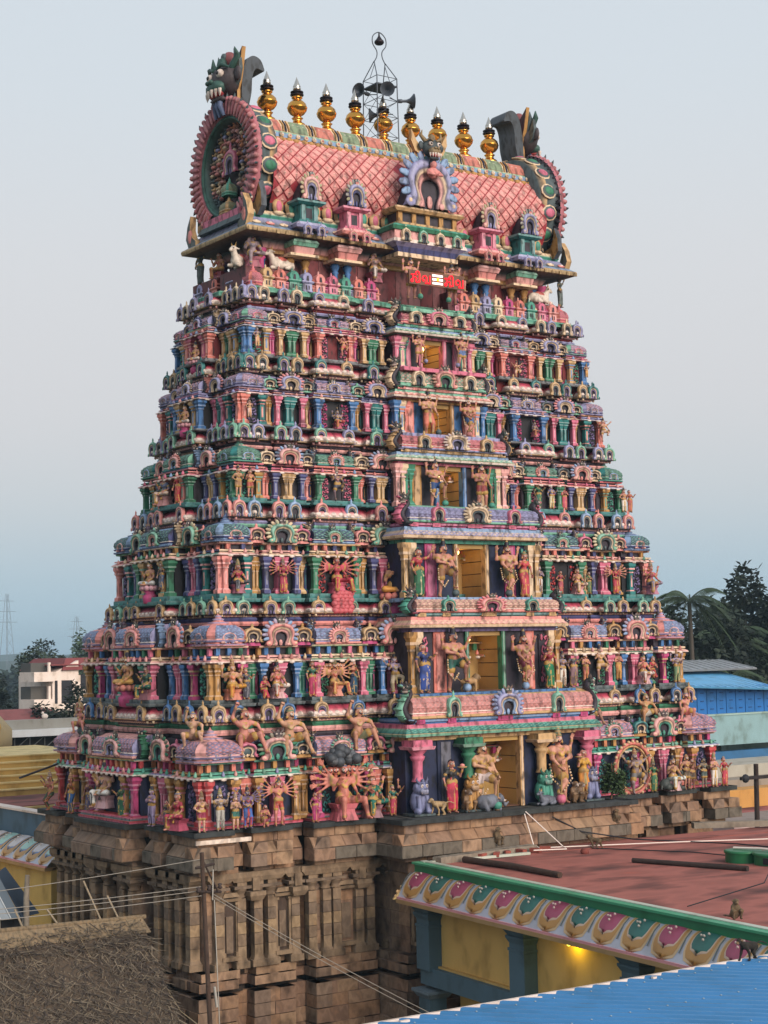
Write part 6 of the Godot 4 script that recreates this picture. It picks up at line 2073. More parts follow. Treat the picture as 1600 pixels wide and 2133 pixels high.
func stone_column(tall: float) -> MB:
	var m := MB.new()
	m.k(C("8b7863")).block(Vector3.ZERO, 0.2, 0.18, 0.16)
	m.block(Vector3(0, 0.16, 0), 0.16, 0.15, 0.08, 0.13, 0.12)
	var n := 5
	var cs := [C("96826a"), C("85725e"), C("9c866a"), C("7a6a5a"), C("8f7b65")]
	var h := (tall - 0.24 - 0.62) / n
	for q in n: m.k(cs[q]).block(Vector3(0, 0.24 + h * q, 0), 0.125, 0.12, h - 0.012, 0.122, 0.118)
	var y := tall - 0.62
	m.k(C("85725e")).lathe([[0.13, y], [0.16, y + 0.03], [0.12, y + 0.07], [0.15, y + 0.12], [0.19, y + 0.18], [0.22, y + 0.22], [0.1, y + 0.25]], 10)
	m.k(C("7a695a")).block(Vector3(0, y + 0.22, 0), 0.25, 0.22, 0.07)
	m.k(C("8b7863")).block(Vector3(0, y + 0.29, 0), 0.14, 0.16, 0.1)
	m.block(Vector3(0, y + 0.39, 0.0), 0.26, 0.2, 0.1, 0.36, 0.24)
	m.block(Vector3(0, y + 0.49, 0.0), 0.38, 0.22, 0.13)
	return m

func stone_niche(w: float, h: float) -> MB:
	var m := MB.new()
	var c := C("907c66")
	m.k(C("4d3f35")).box(Vector3(0, h / 2, 0.01), Vector3(w, h, 0.02))
	for s in [-1, 1]:
		m.k(c).block(Vector3(s * w * 0.5, 0, 0.04), 0.05, 0.06, h * 0.84)
		m.block(Vector3(s * w * 0.5, h * 0.84, 0.05), 0.08, 0.08, 0.06)
		m.block(Vector3(s * w * 0.5, 0, 0.05), 0.075, 0.075, 0.1)
	m.block(Vector3(0, h * 0.9, 0.06), w * 0.62, 0.1, 0.07, w * 0.68, 0.13)
	m.block(Vector3(0, h * 0.97, 0.06), w * 0.56, 0.1, 0.1, w * 0.4, 0.08)
	m.k(C("7d6c5c")).block(Vector3(0, h * 0.05, 0.02), w * 0.22, 0.04, h * 0.6)
	m.k(c).block(Vector3(0, -0.1, 0.05), w * 0.6, 0.12, 0.1)
	return m

func stone_base() -> void:
	var tex := noise_tex(512, 0.007, 11, [[0.0, Color(0.5, 0.48, 0.46)], [0.3, Color(0.82, 0.8, 0.77)], [0.55, Color(1, 0.98, 0.95)], [0.75, Color(0.84, 0.82, 0.8)], [1.0, Color(1.0, 0.94, 0.86)]], 6)
	var nrm := noise_tex(512, 0.03, 12, [], 6, FastNoiseLite.TYPE_SIMPLEX_SMOOTH, true)
	paint("stone", 0.9, tex, Vector3(0.45, 0.3, 0.45), 0.0, true, Color.WHITE, nrm, 0.2)
	var r := RandomNumberGenerator.new()
	r.seed = 5
	var root := thing("granite_base", "weathered brown granite base with pilasters, niches and mouldings under the painted tower", "stone base")
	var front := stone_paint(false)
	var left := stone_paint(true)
	# [y0, y1, out, length, kind, set back at ends]
	var courses := [[-0.13, 0.0, 0.6, 1.5, 0, "ledge"], [-0.36, -0.13, 0.44, 0.72, 0, ""], [-0.62, -0.36, 0.64, 0.8, 1, ""], [-0.92, -0.62, 0.68, 0.62, 0, "lip"], [-1.06, -0.92, 0.34, 0.7, 0, ""]]
	var y := -1.06
	for q in 7:
		courses.append([y - 0.326, y, 0.06, 0.7, 0, "wall"])
		y -= 0.326
	courses.append_array([[y - 0.2, y, 0.3, 0.8, 0, ""], [y - 0.42, y - 0.2, 0.42, 0.8, 1, ""], [y - 0.55, y - 0.42, 0.12, 0.8, 0, "dark"], [y - 0.85, y - 0.55, 0.46, 0.7, 1, ""], [y - 1.15, y - 0.85, 0.5, 0.75, 0, ""], [y - 1.5, y - 1.15, 0.56, 0.8, 1, ""], [y - 1.9, y - 1.5, 0.66, 0.9, 0, ""], [y - 2.3, y - 1.9, 0.8, 0.9, 0, ""]])
	# core behind the blocks
	var m := MB.new()
	m.mould(base_path(-0.1), [[0.0, -8.0, C("3a2f28")], [0.0, -0.1, C("3a2f28")]])
	m.cap(base_path(0.0), -0.02, C("4a4a48"))
	m.mould(base_path(0.7), [[0.0, -8.0, C("6a5848")], [0.0, y - 2.3, C("6a5848")], [-0.6, y - 2.29, C("6a5848")]])
	put("core", m, mats.stone, root)
	var rest := MB.new()
	var nf := 0
	for co in courses:
		var path := base_path(co[2])
		for s in path.size():
			var p: Vector2 = path[s]
			var q: Vector2 = path[(s + 1) % path.size()]
			var l := p.distance_to(q)
			var d := (q - p).normalized()
			var n := Vector2(-d.y, d.x)
			if n.y < -0.5 or l < 0.02: continue
			var cnt := maxi(1, roundi(l / co[3]))
			for k in cnt:
				var c := p.lerp(q, (k + 0.5) / cnt)
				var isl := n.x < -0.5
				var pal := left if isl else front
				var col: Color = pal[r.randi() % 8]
				if co[5] == "ledge": col = C("3c4244").lerp(C("33383a"), r.randf())
				if co[5] == "lip" and r.randf() < 0.5: col = C("6a6259")
				if co[5] == "dark": col = C("3a302a")
				var jit := r.randf_range(-0.022, 0.012) if co[5] != "ledge" else 0.0
				var h: float = co[1] - co[0]
				var t := Transform3D(Basis(Vector3.UP, atan2(n.x, n.y)) * Basis.from_scale(Vector3(l / cnt - 0.006, h - 0.006, 0.45)), Vector3(c.x + n.x * jit, co[0], c.y + n.y * jit))
				var seen: bool = (n.y > 0.5 and (c.x < -1.0 or (co[0] > -1.0 and c.x < 9.5))) or (isl and c.y > -4.8 and co[0] > -5.0)
				if n.x > 0.5 and co[0] > -1.0 and l > 0.3: seen = false
				if seen and nf < 296:
					nf += 1
					put("stone_block", block_mesh(co[4], col), mats.stone, root, t)
				else:
					var bm := MB.new()
					bm.k(col)
					bm.block(Vector3(0, 0, -0.5), 0.5, 0.5, 1.0)
					rest.add(bm, t)
	put("rear_blocks", rest, mats.stone, root).set_meta("kind", "stuff")
	# engaged columns and niches
	var top := -1.06
	var tall := 2.28
	var cm := stone_column(tall).mesh()
	for u in [-0.97, -0.9, -0.845, -0.8, -0.72, -0.665, -0.615, -0.58, -0.5, -0.46, -0.385]:
		put("column", cm, mats.stone, root, xf(Vector3(u * 8.5, top - tall, 4.0 + 0.1 + (0.06 if absf(u) > 0.7 else 0.1)), r.randf_range(-0.02, 0.02), Vector3(0.95, 1, 0.8)))
	for u in [-0.935, -0.76, -0.54]:
		put("niche", stone_niche(0.42 if u != -0.54 else 0.62, 1.45), mats.stone, root, xf(Vector3(u * 8.5, top - tall + 0.3, 4.0 + 0.12)))
	for z in [3.75, 3.2, 2.65, 2.1, 1.25, 0.75, -0.2, -0.9, -1.6, -2.2, -2.7, -3.2, -3.7]:
		put("column", cm, mats.stone, root, xf(Vector3(-8.5 - (0.22 if absf(z) > 1.3 else 0.5), top - tall, z), -PI / 2, Vector3(0.95, 1, 1.1)))
	for q in [[-3.1, 0.5], [-2.2, 0.4]]:
		put("niche", stone_niche(q[1], 1.5), mats.stone, root, xf(Vector3(q[0], top - tall + 0.3, 5.22 + 0.12)))
	for q in 3:
		m = MB.new()
		m.k(C("8b7863")).block(Vector3.ZERO, 0.16, 0.12, 0.12, 0.22, 0.18)
		m.block(Vector3(0, 0.12, 0), 0.22, 0.18, 0.1)
		m.block(Vector3(0, 0.24, 0), 0.1, 0.1, 0.3)
		put("corbel", m, mats.stone, root, xf(Vector3([-7.3, -6.1, -4.2][q], -1.75, 4.28)))
	# a strip of white plaster at the corner
	m = MB.new()
	m.k(K.white).box(Vector3(-8.3, -0.245, 4.56), Vector3(1.5, 0.1, 0.06))
	put("plaster_strip", m, mats.stone, root)

# ---------------------------------------------------------------- the painted statues
func statues() -> void:
	# label, x, y, z, turn, height, pose, sex, cloth, face, crown, skin, lower cloth, upper cloth, sash, mirrored
	var rows := [
		["pale statue in magenta shorts at the left corner of the bottom storey", -8.88, 0.00, 4.55, -0.12, 0.99, "stand", "m", "short", "plain", "tall", "d8ab94", "8f2f4a", "c0a060", "c9a050", 0],
		["bearded grey and white statue near the bottom left corner, arms spread", -8.38, 0.00, 4.55, -0.12, 1.03, "stand_four", "m", "dhoti", "moustache", "tall", "9a9690", "b0aca4", "b0aca4", "77706a", 0],
		["pale statue in dark green shorts between the grey and the blue statue", -7.96, 0.00, 4.55, -0.12, 0.90, "pray", "m", "short", "plain", "tall", "d8ab94", "2f6a60", "c0a060", "c9a050", 0],
		["blue statue in blue trousers with a fan of arms, bottom storey", -7.63, 0.00, 4.55, -0.12, 1.05, "many", "m", "dhoti", "plain", "bun", "4a5590", "3560a8", "4a5590", "b04040", 0],
		["many-armed pink statue with two hands joined overhead", -6.76, 0.00, 4.55, -0.12, 1.24, "many_up", "m", "short", "plain", "bun", "cc7a6c", "b04a3a", "c0a060", "c9a050", 0],
		["small kneeling statue at the feet of the many-armed pink one", -7.17, 0.00, 4.55, -0.12, 0.58, "kneel", "m", "short", "moustache", "", "b0645a", "8f2f4a", "8f2f4a", "c9a050", 0],
		["small statue of a woman in magenta just left of the giant lifting rocks", -5.70, 0.00, 4.55, -0.12, 0.78, "tray", "f", "sari", "woman", "", "c98a78", "a8386a", "a8386a", "c9a050", 0],
		["huge seated pink giant with fans of arms, lifting rocks", -4.86, 0.00, 4.55, -0.12, 1.45, "many_sit", "g", "short", "moustache", "flat", "d07a68", "c46a5a", "c46a5a", "c9a050", 0],
		["seated statue of a crowned woman in a green skirt", -4.00, 0.00, 4.55, -0.12, 1.25, "sit_four", "f", "sari", "woman", "tall", "c98a78", "1f6a5a", "2a7a62", "c9a050", 0],
		["small woman in red beside the white-trousered man, bottom storey", -3.35, 0.00, 4.55, -0.12, 0.80, "sway", "f", "sari", "woman", "flat", "c98a78", "a8304a", "2a6a60", "c9a050", 0],
		["four-armed statue in white trousers left of the bottom porch", -2.94, 0.00, 4.55, -0.12, 1.06, "stand_four", "m", "dhoti", "plain", "bun", "c08070", "d8d0c4", "c0a060", "c9a050", 0],
		["tall woman in a red sari with a tray, left of the bottom doorway", -1.88, 0.00, 5.10, -0.12, 1.42, "tray", "f", "sari", "woman", "", "c98a78", "b82f4a", "3a3a38", "c9a050", 0],
		["giant door guard with cream skin and white shorts, left of the bottom doorway", -0.85, 0.00, 5.10, -0.12, 1.96, "guard", "g", "short", "moustache", "tall", "d0a27a", "d4c4c0", "c0a060", "c9a050", 0],
		["giant pink door guard leaning on a club, right of the bottom doorway", 1.73, 0.00, 5.10, -0.12, 2.12, "guard_lean", "g", "short", "moustache", "tall", "d3967c", "b9805c", "c0a060", "c9a050", 0],
		["woman in yellow and orange with a tray, right of the bottom doorway", 2.63, 0.00, 5.10, -0.12, 1.48, "tray", "f", "dhoti", "woman", "", "c98a78", "d08a3a", "d0a040", "b0a070", 1],
		["lavender statue half hidden behind the leafy shrub", 3.58, 0.00, 4.55, -0.12, 0.83, "sway", "f", "sari", "woman", "flat", "8f86a8", "7a74a0", "7a74a0", "c9a050", 0],
		["grey dancing statue inside the beaded ring", 5.07, 0.00, 4.55, -0.12, 1.32, "dance", "g", "short", "moustache", "tall", "77787c", "6c6a68", "77787c", "a89060", 0],
		["small woman in green right of the beaded ring", 5.76, 0.00, 4.55, -0.12, 1.00, "sway", "f", "sari", "woman", "tall", "70785a", "2f6a48", "2f6a48", "c9a050", 0],
		["statue in white riding a dark bull, right half of the bottom storey", 6.52, 0.00, 4.55, -0.12, 1.09, "sit", "m", "dhoti", "moustache", "bun", "a98068", "cfd4cc", "a98068", "c9a050", 0],
		["tan statue with a staff behind the bull rider", 7.08, 0.00, 4.55, -0.12, 1.02, "stand", "m", "short", "moustache", "flat", "a97c60", "6a5a48", "a97c60", "c9a050", 0],
		["brown statue third from the bottom right corner row of men", 7.29, 0.00, 4.55, -0.12, 0.91, "stand", "m", "short", "moustache", "", "8a5a4a", "5a4a3a", "8a5a4a", "8a5a4a", 0],
		["greenish statue with hands on its hips near the bottom right corner", 7.78, 0.00, 4.55, -0.12, 0.91, "stand", "m", "short", "moustache", "", "6f7a68", "4a5a58", "6f7a68", "5a6a60", 0],
		["pink statue in long white trousers at the bottom right corner", 8.20, 0.00, 4.55, -0.12, 1.03, "pray", "m", "dhoti", "plain", "tall", "d29a8a", "dcd4cc", "d29a8a", "c9a050", 0],
		["woman in a red sari last on the right of the bottom storey", 8.62, 0.00, 4.55, -0.12, 0.88, "sway", "f", "sari", "woman", "flat", "c07a6a", "b83a4c", "b83a4c", "c9a050", 0],
		["lion-faced statue in a yellow robe at the left of the second storey", -7.54, 3.06, 3.73, -0.12, 1.04, "sit_four", "m", "dhoti", "lion", "tall", "c99a78", "c99038", "c99a78", "c9704a", 0],
		["small dark-robed woman beside the lion-faced statue", -7.14, 3.06, 3.73, -0.12, 0.80, "sway", "f", "sari", "woman", "flat", "c98a78", "4a4a56", "55505a", "8a8a90", 0],
		["muscular pink statue in white seated on rocks, second storey", -6.25, 3.06, 3.73, -0.12, 0.97, "sit", "m", "dhoti", "plain", "bun", "d2887a", "d8ccc0", "d2887a", "c0503a", 0],
		["little kneeling woman in red beside the rock-seated statue", -6.63, 3.06, 3.73, -0.12, 0.62, "kneel", "f", "dhoti", "woman", "", "c98a78", "b83a50", "b83a50", "c9a050", 0],
		["small woman in crimson left of the statue on the peacock", -5.20, 3.06, 3.73, -0.12, 0.94, "tray", "f", "sari", "woman", "flat", "c98a78", "a83058", "3a6a58", "c9a050", 0],
		["many-armed statue riding a dark peacock before a green halo", -4.53, 3.06, 3.73, -0.12, 1.02, "many_sit", "m", "dhoti", "moustache", "tall", "d0906e", "d0a064", "d0906e", "b04a3a", 0],
		["small woman in dark blue right of the statue on the peacock", -3.95, 3.06, 3.73, -0.12, 0.93, "sway", "f", "sari", "woman", "flat", "c98a78", "24506a", "8a4a3a", "c9a050", 1],
		["lavender statue stepping beside the second storey porch", -2.62, 3.06, 3.73, -0.12, 1.11, "dance", "m", "dhoti", "plain", "bun", "8f8eb0", "a89880", "8f8eb0", "b0a070", 0],
		["little woman in red beside the lavender stepping statue", -2.32, 3.06, 3.73, -0.12, 0.79, "pray", "f", "sari", "woman", "tall", "c98a78", "a83a44", "a83a44", "c9a050", 0],
		["tall woman in a deep blue sari on the second storey porch", -2.26, 3.06, 4.52, -0.12, 1.36, "sway", "f", "sari", "woman", "", "c98a78", "2a4590", "30407a", "c9b090", 0],
		["door guard in dark green shorts, left of the second storey doorway", -1.25, 3.06, 4.52, -0.12, 1.78, "guard", "g", "short", "moustache", "bun", "c0806c", "1f5a50", "c0a060", "b8a070", 0],
		["door guard with crossed leg, right of the second storey doorway", 1.11, 3.06, 4.52, -0.12, 1.67, "guard_lean", "g", "short", "moustache", "bun", "b87868", "7a3040", "c0a060", "b8a070", 0],
		["tall woman in a bright green sari on the second storey porch", 2.02, 3.06, 4.52, -0.12, 1.37, "sway", "f", "sari", "woman", "tall", "b88070", "20704a", "a83a44", "c9a050", 1],
		["grey blue statue in white beside the second storey porch", 3.16, 3.06, 3.73, -0.12, 1.08, "stand", "m", "dhoti", "plain", "bun", "8a8ca0", "d8d0c4", "8a8ca0", "8a5a3a", 0],
		["dull pink woman second to the right of the second storey porch", 3.56, 3.06, 3.73, -0.12, 1.05, "sway", "f", "sari", "woman", "flat", "a08070", "8a6a70", "5a5a60", "c9a050", 0],
		["pink statue with joined hands left of the oval ring, second storey", 4.04, 3.19, 3.73, -0.12, 0.89, "pray", "m", "dhoti", "plain", "bun", "cc8a78", "c07060", "cc8a78", "c9a050", 0],
		["pale dancer inside the oval ring, second storey", 4.60, 3.23, 3.73, -0.12, 1.05, "dance", "m", "short", "plain", "bun", "cfa890", "c0a080", "cfa890", "c9a050", 0],
		["pink statue in ochre right of the oval ring, second storey", 5.30, 3.21, 3.73, -0.12, 0.85, "pray", "m", "dhoti", "plain", "flat", "c88270", "c48a50", "c88270", "c9a050", 1],
		["pink statue in white seated near the right end of the second storey", 6.27, 3.06, 3.73, -0.12, 0.98, "sit", "m", "dhoti", "plain", "bun", "d2897c", "dcd2c8", "d2897c", "c0503a", 0],
		["small woman in red on the knee side of the seated pink statue", 6.62, 3.23, 3.73, -0.12, 0.65, "kneel", "f", "dhoti", "woman", "flat", "c98a78", "b02f44", "b02f44", "c9a050", 0],
		["lavender statue in green at the right corner of the second storey", 7.63, 3.06, 3.73, -0.12, 1.01, "stand_four", "m", "dhoti", "plain", "tall", "8a8ca8", "5a7a58", "8a8ca8", "b0a070", 0],
		["seated woman in grey and red at the left of the third storey", -6.95, 5.71, 3.06, -0.12, 0.89, "sit", "f", "sari", "woman", "tall", "c98a78", "4a4c52", "a03a48", "8a8a90", 0],
		["red many-armed woman standing on the third storey", -5.61, 5.71, 3.06, -0.12, 0.93, "many", "f", "sari", "woman", "tall", "b05a60", "a02f48", "a02f48", "c9a050", 0],
		["crimson many-armed woman seated on pink rocks, third storey", -3.96, 5.71, 3.06, -0.12, 1.14, "many_sit", "f", "sari", "woman", "tall", "c86a64", "b83a4c", "c04a58", "c9a050", 0],
		["orange lion-faced statue seated beside the third storey porch", -2.14, 5.71, 3.06, -0.12, 0.98, "lotus", "m", "dhoti", "lion", "flat", "cf9a6e", "cf9040", "cf9a6e", "c9a050", 0],
		["woman in a green sari with one arm raised, third storey porch", -1.98, 5.57, 4.00, -0.12, 1.36, "raise", "f", "sari", "woman", "", "b87c68", "2a6a48", "a83a44", "d8c8a0", 0],
		["door guard with a foot on a green ball, left of the third storey doorway", -1.12, 5.57, 4.00, -0.12, 1.61, "guard", "g", "short", "moustache", "bun", "c4846e", "8a6040", "c0a060", "b8a070", 0],
		["door guard with a striped club, right of the third storey doorway", 1.04, 5.57, 4.00, -0.12, 1.62, "guard_lean", "g", "short", "moustache", "bun", "cc9078", "5a5638", "c0a060", "b8a070", 0],
		["woman in a coral red sari, right end of the third storey porch", 1.64, 5.57, 4.00, -0.12, 1.30, "sway", "f", "sari", "woman", "flat", "c98a78", "b84450", "c04a50", "c9a050", 1],
		["small lavender statue in white right of the third storey porch", 2.97, 5.71, 3.06, -0.12, 0.92, "pray", "m", "dhoti", "plain", "bun", "9490ac", "d0c8c4", "9490ac", "8a5a3a", 0],
		["little woman in rose left of the seated drummer, third storey", 3.77, 5.71, 3.06, -0.12, 0.71, "stand", "f", "sari", "woman", "", "c98a78", "a84a58", "a84a58", "c9a050", 0],
		["pale seated statue holding a drum, third storey right half", 4.41, 5.71, 3.06, -0.12, 0.89, "sit", "m", "dhoti", "plain", "bun", "cf9684", "d4b8a8", "cf9684", "c9a050", 0],
		["little woman in olive green right of the seated drummer", 4.86, 5.71, 3.06, -0.12, 0.69, "pray", "f", "sari", "woman", "", "a08060", "4a6a48", "4a6a48", "c9a050", 0],
		["crimson statue with a lion beside it, third storey right half", 5.91, 5.71, 3.06, -0.12, 0.94, "many", "f", "sari", "woman", "tall", "c98a78", "a83040", "a83040", "c9a050", 0],
		["four-armed seated woman at the right corner of the third storey", 7.34, 5.71, 3.06, -0.12, 1.04, "sit_four", "f", "sari", "woman", "tall", "c8807a", "8a8090", "c0606a", "c9a050", 0],
		["tan statue, left one of the pair on the fourth storey corner", -6.68, 8.20, 2.68, -0.12, 0.85, "stand", "m", "short", "plain", "bun", "c49874", "a07a58", "c49874", "c9a050", 0],
		["pinker statue, right one of the pair on the fourth storey corner", -6.33, 8.20, 2.68, -0.12, 0.82, "stand", "m", "short", "plain", "bun", "cc8a74", "b0584a", "cc8a74", "c9a050", 1],
		["slate coloured dancing statue on the fourth storey, left half", -3.64, 8.20, 2.68, -0.12, 0.94, "dance", "m", "short", "moustache", "tall", "4c5264", "4a4a56", "4c5264", "b07a70", 0],
		["door guard in blue shorts, left of the fourth storey doorway", -0.71, 8.08, 3.15, -0.12, 1.40, "guard", "g", "short", "moustache", "bun", "c88a74", "2a4a80", "c0a060", "b8a070", 0],
		["door guard, right of the fourth storey doorway beside the blue jamb", 0.88, 8.08, 3.15, -0.12, 1.37, "guard_stand", "g", "short", "moustache", "bun", "b87464", "8a3a3a", "c0a060", "b8a070", 0],
		["small woman in green on the fourth storey right half", 3.34, 8.20, 2.68, -0.12, 0.79, "sway", "f", "sari", "woman", "", "8a8060", "2a6a50", "2a6a50", "c9a050", 0],
		["blue statue in white between two women, fourth storey", 3.84, 8.20, 2.68, -0.12, 0.80, "sway", "m", "dhoti", "plain", "bun", "5a78a8", "d0c8a8", "5a78a8", "c9a050", 0],
		["small woman in pink on the fourth storey right half", 4.34, 8.20, 2.68, -0.12, 0.72, "pray", "f", "sari", "woman", "flat", "c98a78", "c4586a", "c4586a", "c9a050", 0],
		["statue in white trousers at the right corner of the fourth storey", 6.70, 8.20, 2.68, -0.12, 0.78, "stand", "m", "dhoti", "plain", "bun", "c88878", "dcd0c4", "c88878", "c9a050", 0],
		["rose woman last on the right of the fourth storey", 6.94, 8.20, 2.68, -0.12, 0.71, "sway", "f", "sari", "woman", "", "c98a78", "b05a50", "b05a50", "c9a050", 0],
		["pale pink statue at the left of the fifth storey", -6.11, 10.33, 2.33, -0.12, 0.53, "stand", "m", "dhoti", "plain", "bun", "d8a898", "d8b0a4", "d8a898", "c9a050", 0],
		["blue grey seated statue on a golden pedestal, fifth storey", -3.37, 10.19, 2.33, -0.12, 0.60, "sit_four", "m", "dhoti", "plain", "bun", "6a7490", "b8504a", "6a7490", "c9a050", 0],
		["door guard in salmon trousers, left of the fifth storey doorway", -0.56, 10.12, 2.68, -0.12, 1.32, "guard_stand", "g", "dhoti", "moustache", "bun", "d09a80", "c8705c", "c0a060", "b8a070", 0],
		["door guard in light blue, right of the fifth storey doorway", 0.84, 10.12, 2.68, -0.12, 1.22, "guard_lean", "g", "short", "moustache", "bun", "c0806e", "4a6a9a", "c0a060", "b8a070", 0],
		["small bluish seated statue on the fifth storey right half", 3.57, 10.36, 2.33, -0.12, 0.51, "sit", "m", "dhoti", "plain", "bun", "7a80a0", "b0605a", "7a80a0", "c9a050", 0],
		["pale dancing statue at the right corner of the fifth storey", 6.29, 10.36, 2.33, -0.12, 0.76, "dance", "m", "short", "plain", "bun", "d8a494", "d0b0a0", "d8a494", "c9a050", 0],
		["lavender and cream statue at the left of the sixth storey", -5.69, 12.28, 2.07, -0.12, 0.53, "stand", "m", "dhoti", "plain", "flat", "8a8aa8", "d0a088", "8a8aa8", "c9a050", 0],
		["pink elephant-headed dancing statue on the sixth storey", -2.95, 12.25, 2.07, -0.12, 0.55, "dance", "g", "short", "elephant", "flat", "d28a7c", "c0605a", "d28a7c", "c9a050", 0],
		["slim pink door guard, left of the sixth storey doorway", -0.66, 12.18, 2.44, -0.12, 0.93, "guard_stand", "g", "short", "moustache", "bun", "d08e7c", "c08070", "c0a060", "b8a070", 0],
		["door guard in blue, right of the sixth storey doorway", 0.84, 12.15, 2.44, -0.12, 1.07, "guard_stand", "g", "short", "moustache", "bun", "c8887a", "5a74a4", "c0a060", "b8a070", 1],
		["pale pink seated statue on the sixth storey right half", 3.17, 12.13, 2.07, -0.12, 0.52, "dance", "m", "dhoti", "plain", "bun", "d89c88", "d8b098", "d89c88", "c9a050", 0],
		["ochre-robed statue at the right corner of the sixth storey", 5.91, 12.34, 2.07, -0.12, 0.45, "stand", "m", "dhoti", "plain", "tall", "b08070", "c08a50", "b08070", "c9a050", 0],
		["red and green dancing statue at the far left corner of the bottom storey", -9.05, 0.00, -3.75, -1.32, 1.10, "dance", "m", "dhoti", "plain", "tall", "a05a44", "3a4a34", "a05a44", "b04a3a", 0],
		["statue in blue trousers and orange shawl, left side of the bottom storey", -9.05, 0.00, -2.42, -1.32, 1.11, "sway", "f", "dhoti", "woman", "tall", "a86048", "2f6098", "c07a3a", "c9a050", 0],
		["statue of a woman in dark violet, left side of the bottom storey", -9.05, 0.00, -1.28, -1.32, 1.15, "sway", "f", "sari", "woman", "tall", "8f6458", "4a4668", "7a4a5a", "c9a050", 0],
		["large seated statue in white robes with a tall black crown, left side", -9.05, 0.28, -0.32, -1.32, 1.26, "sit_four", "m", "dhoti", "plain", "bun", "c49a84", "cfd0cc", "c49a84", "3a3a40", 0],
		["statue of a woman in dark green beside the red pilaster, left side", -9.05, 0.00, 0.69, -1.32, 1.03, "sway", "f", "sari", "woman", "flat", "9a7058", "245a40", "3a6a48", "c9a050", 1],
		["lavender statue with joined hands between red and golden pilasters", -9.05, 0.00, 2.33, -1.32, 1.04, "pray", "m", "dhoti", "plain", "bun", "8d80a8", "9a8cb0", "8d80a8", "5a5070", 0],
		["seated woman in crimson next to the left corner of the bottom storey", -9.05, 0.00, 3.69, -1.32, 0.94, "sit", "f", "sari", "woman", "flat", "c08070", "b03a54", "9a3040", "c9a050", 0],
		["small dark woman behind the seated woman in crimson", -9.05, 0.00, 3.10, -1.32, 0.72, "tray", "f", "sari", "woman", "", "7a5a50", "4a4650", "4a4650", "c9a050", 0],
		["golden cross-legged statue with many faces, left side of the second storey", -8.49, 3.42, -0.09, -1.32, 0.95, "lotus", "m", "dhoti", "moustache", "bun", "c89464", "cc9c50", "c89464", "5a3a3a", 0],
		["seated woman in green on the left side of the second storey", -8.49, 3.06, 1.01, -1.32, 0.92, "sit", "f", "sari", "woman", "", "8a6a58", "2a5a4c", "3a5a50", "c9a050", 0],
		["cross-legged statue in white on the left side of the third storey", -7.84, 6.01, -0.02, -1.32, 0.79, "lotus", "m", "dhoti", "plain", "bun", "b08068", "cfccc8", "b08068", "c9a050", 0],
		["small blue-robed woman on the left side of the third storey", -7.84, 5.90, 0.63, -1.32, 0.73, "sway", "f", "sari", "woman", "", "7a6a68", "4a5a7a", "7a6a68", "c9a050", 0],
		["reclining pale woman in blue and cream, left side of the fourth storey", -7.18, 8.20, -0.40, -1.32, 0.88, "sit", "f", "sari", "woman", "flat", "c08878", "cdb4a4", "5a6480", "c9a050", 0],
		["woman in red standing on the left side of the fourth storey", -7.18, 8.20, 0.34, -1.32, 0.87, "sway", "f", "sari", "woman", "", "b87868", "b03c44", "b03c44", "c9a050", 0],
		["cross-legged tan statue on the left side of the fifth storey", -6.79, 10.39, 0.07, -1.32, 0.62, "lotus", "m", "dhoti", "plain", "bun", "b88a70", "cfc4bc", "b88a70", "c9a050", 0],
		["cross-legged statue with pale legs, left side of the sixth storey", -6.44, 12.13, 0.06, -1.32, 0.59, "lotus", "m", "dhoti", "plain", "bun", "bb8a70", "d4c8c0", "bb8a70", "c9a050", 0]
	]
	for r in rows:
		var o := statue("statue", r[0], Vector3(r[1], r[2], r[3]), r[4], r[5], r[6], r[7], r[8], r[9], r[10], C(r[11]), C(r[12]), C(r[13]), C(r[14]), r[15] == 1)
		props(o, r[6], r[2], r[4], r[15] == 1, C(r[12]))
		if "fans of arms" in r[0] or "many faces" in r[0] or "peacock" in r[0] and r[6] == "many_sit":
			var hd: Vector3 = pose(r[6]).head
			for q in 6:
				var side: int = q % 2 * 2 - 1
				put("side_head", coloured(head("moustache"), [C(r[11]), C(r[12]), K.gold, C(r[13]), K.dark, K.white, K.black, K.gold, K.red]), mats.stucco, o, xf(hd + Vector3(side * (0.17 + 0.13 * (q / 2)), 0.04, -0.06 - 0.03 * (q / 2)), side * (0.3 + 0.2 * (q / 2)), Vector3.ONE * (0.88 - 0.06 * (q / 2))))
	# giants crouching on the roof of the bottom storey, an arm up against the ledge
	var gi := [
		["kneeling beige giant with one arm raised, left side just round the corner", -8.45, 1.9, 3.5, -1.1, 1.05, "caa283", "8a6a5a", 0],
		["pink crouching giant above the corner dome of the bottom storey", -7.35, 1.72, 4.0, -0.1, 1.32, "c98272", "8a4a3a", 0],
		["tan crouching giant in ochre armour above the many-armed pink statue", -6.05, 1.64, 4.0, -0.1, 1.36, "c79a74", "a87a3c", 0],
		["tan crouching giant nearest the left of the porch, above the rock lifter", -3.98, 1.66, 4.0, -0.1, 1.32, "c48f70", "7a7a5a", 0],
		["dark tan crouching giant just right of the porch roof", 3.97, 1.95, 3.9, -0.2, 1.0, "8d6c58", "c8beb0", 0],
		["ochre crouching giant above the beaded ring", 6.15, 1.92, 3.9, -0.2, 1.02, "b98a58", "d4ccc0", 0],
		["pink crouching giant with an arm stretched right, at the right corner", 7.7, 1.9, 3.9, 0.1, 1.04, "cf8a7c", "b86a60", 1],
		["small pink crouching giant at the far left edge of the tower", -8.5, 2.1, -2.9, -1.4, 0.85, "c07a70", "7a4a4a", 0]]
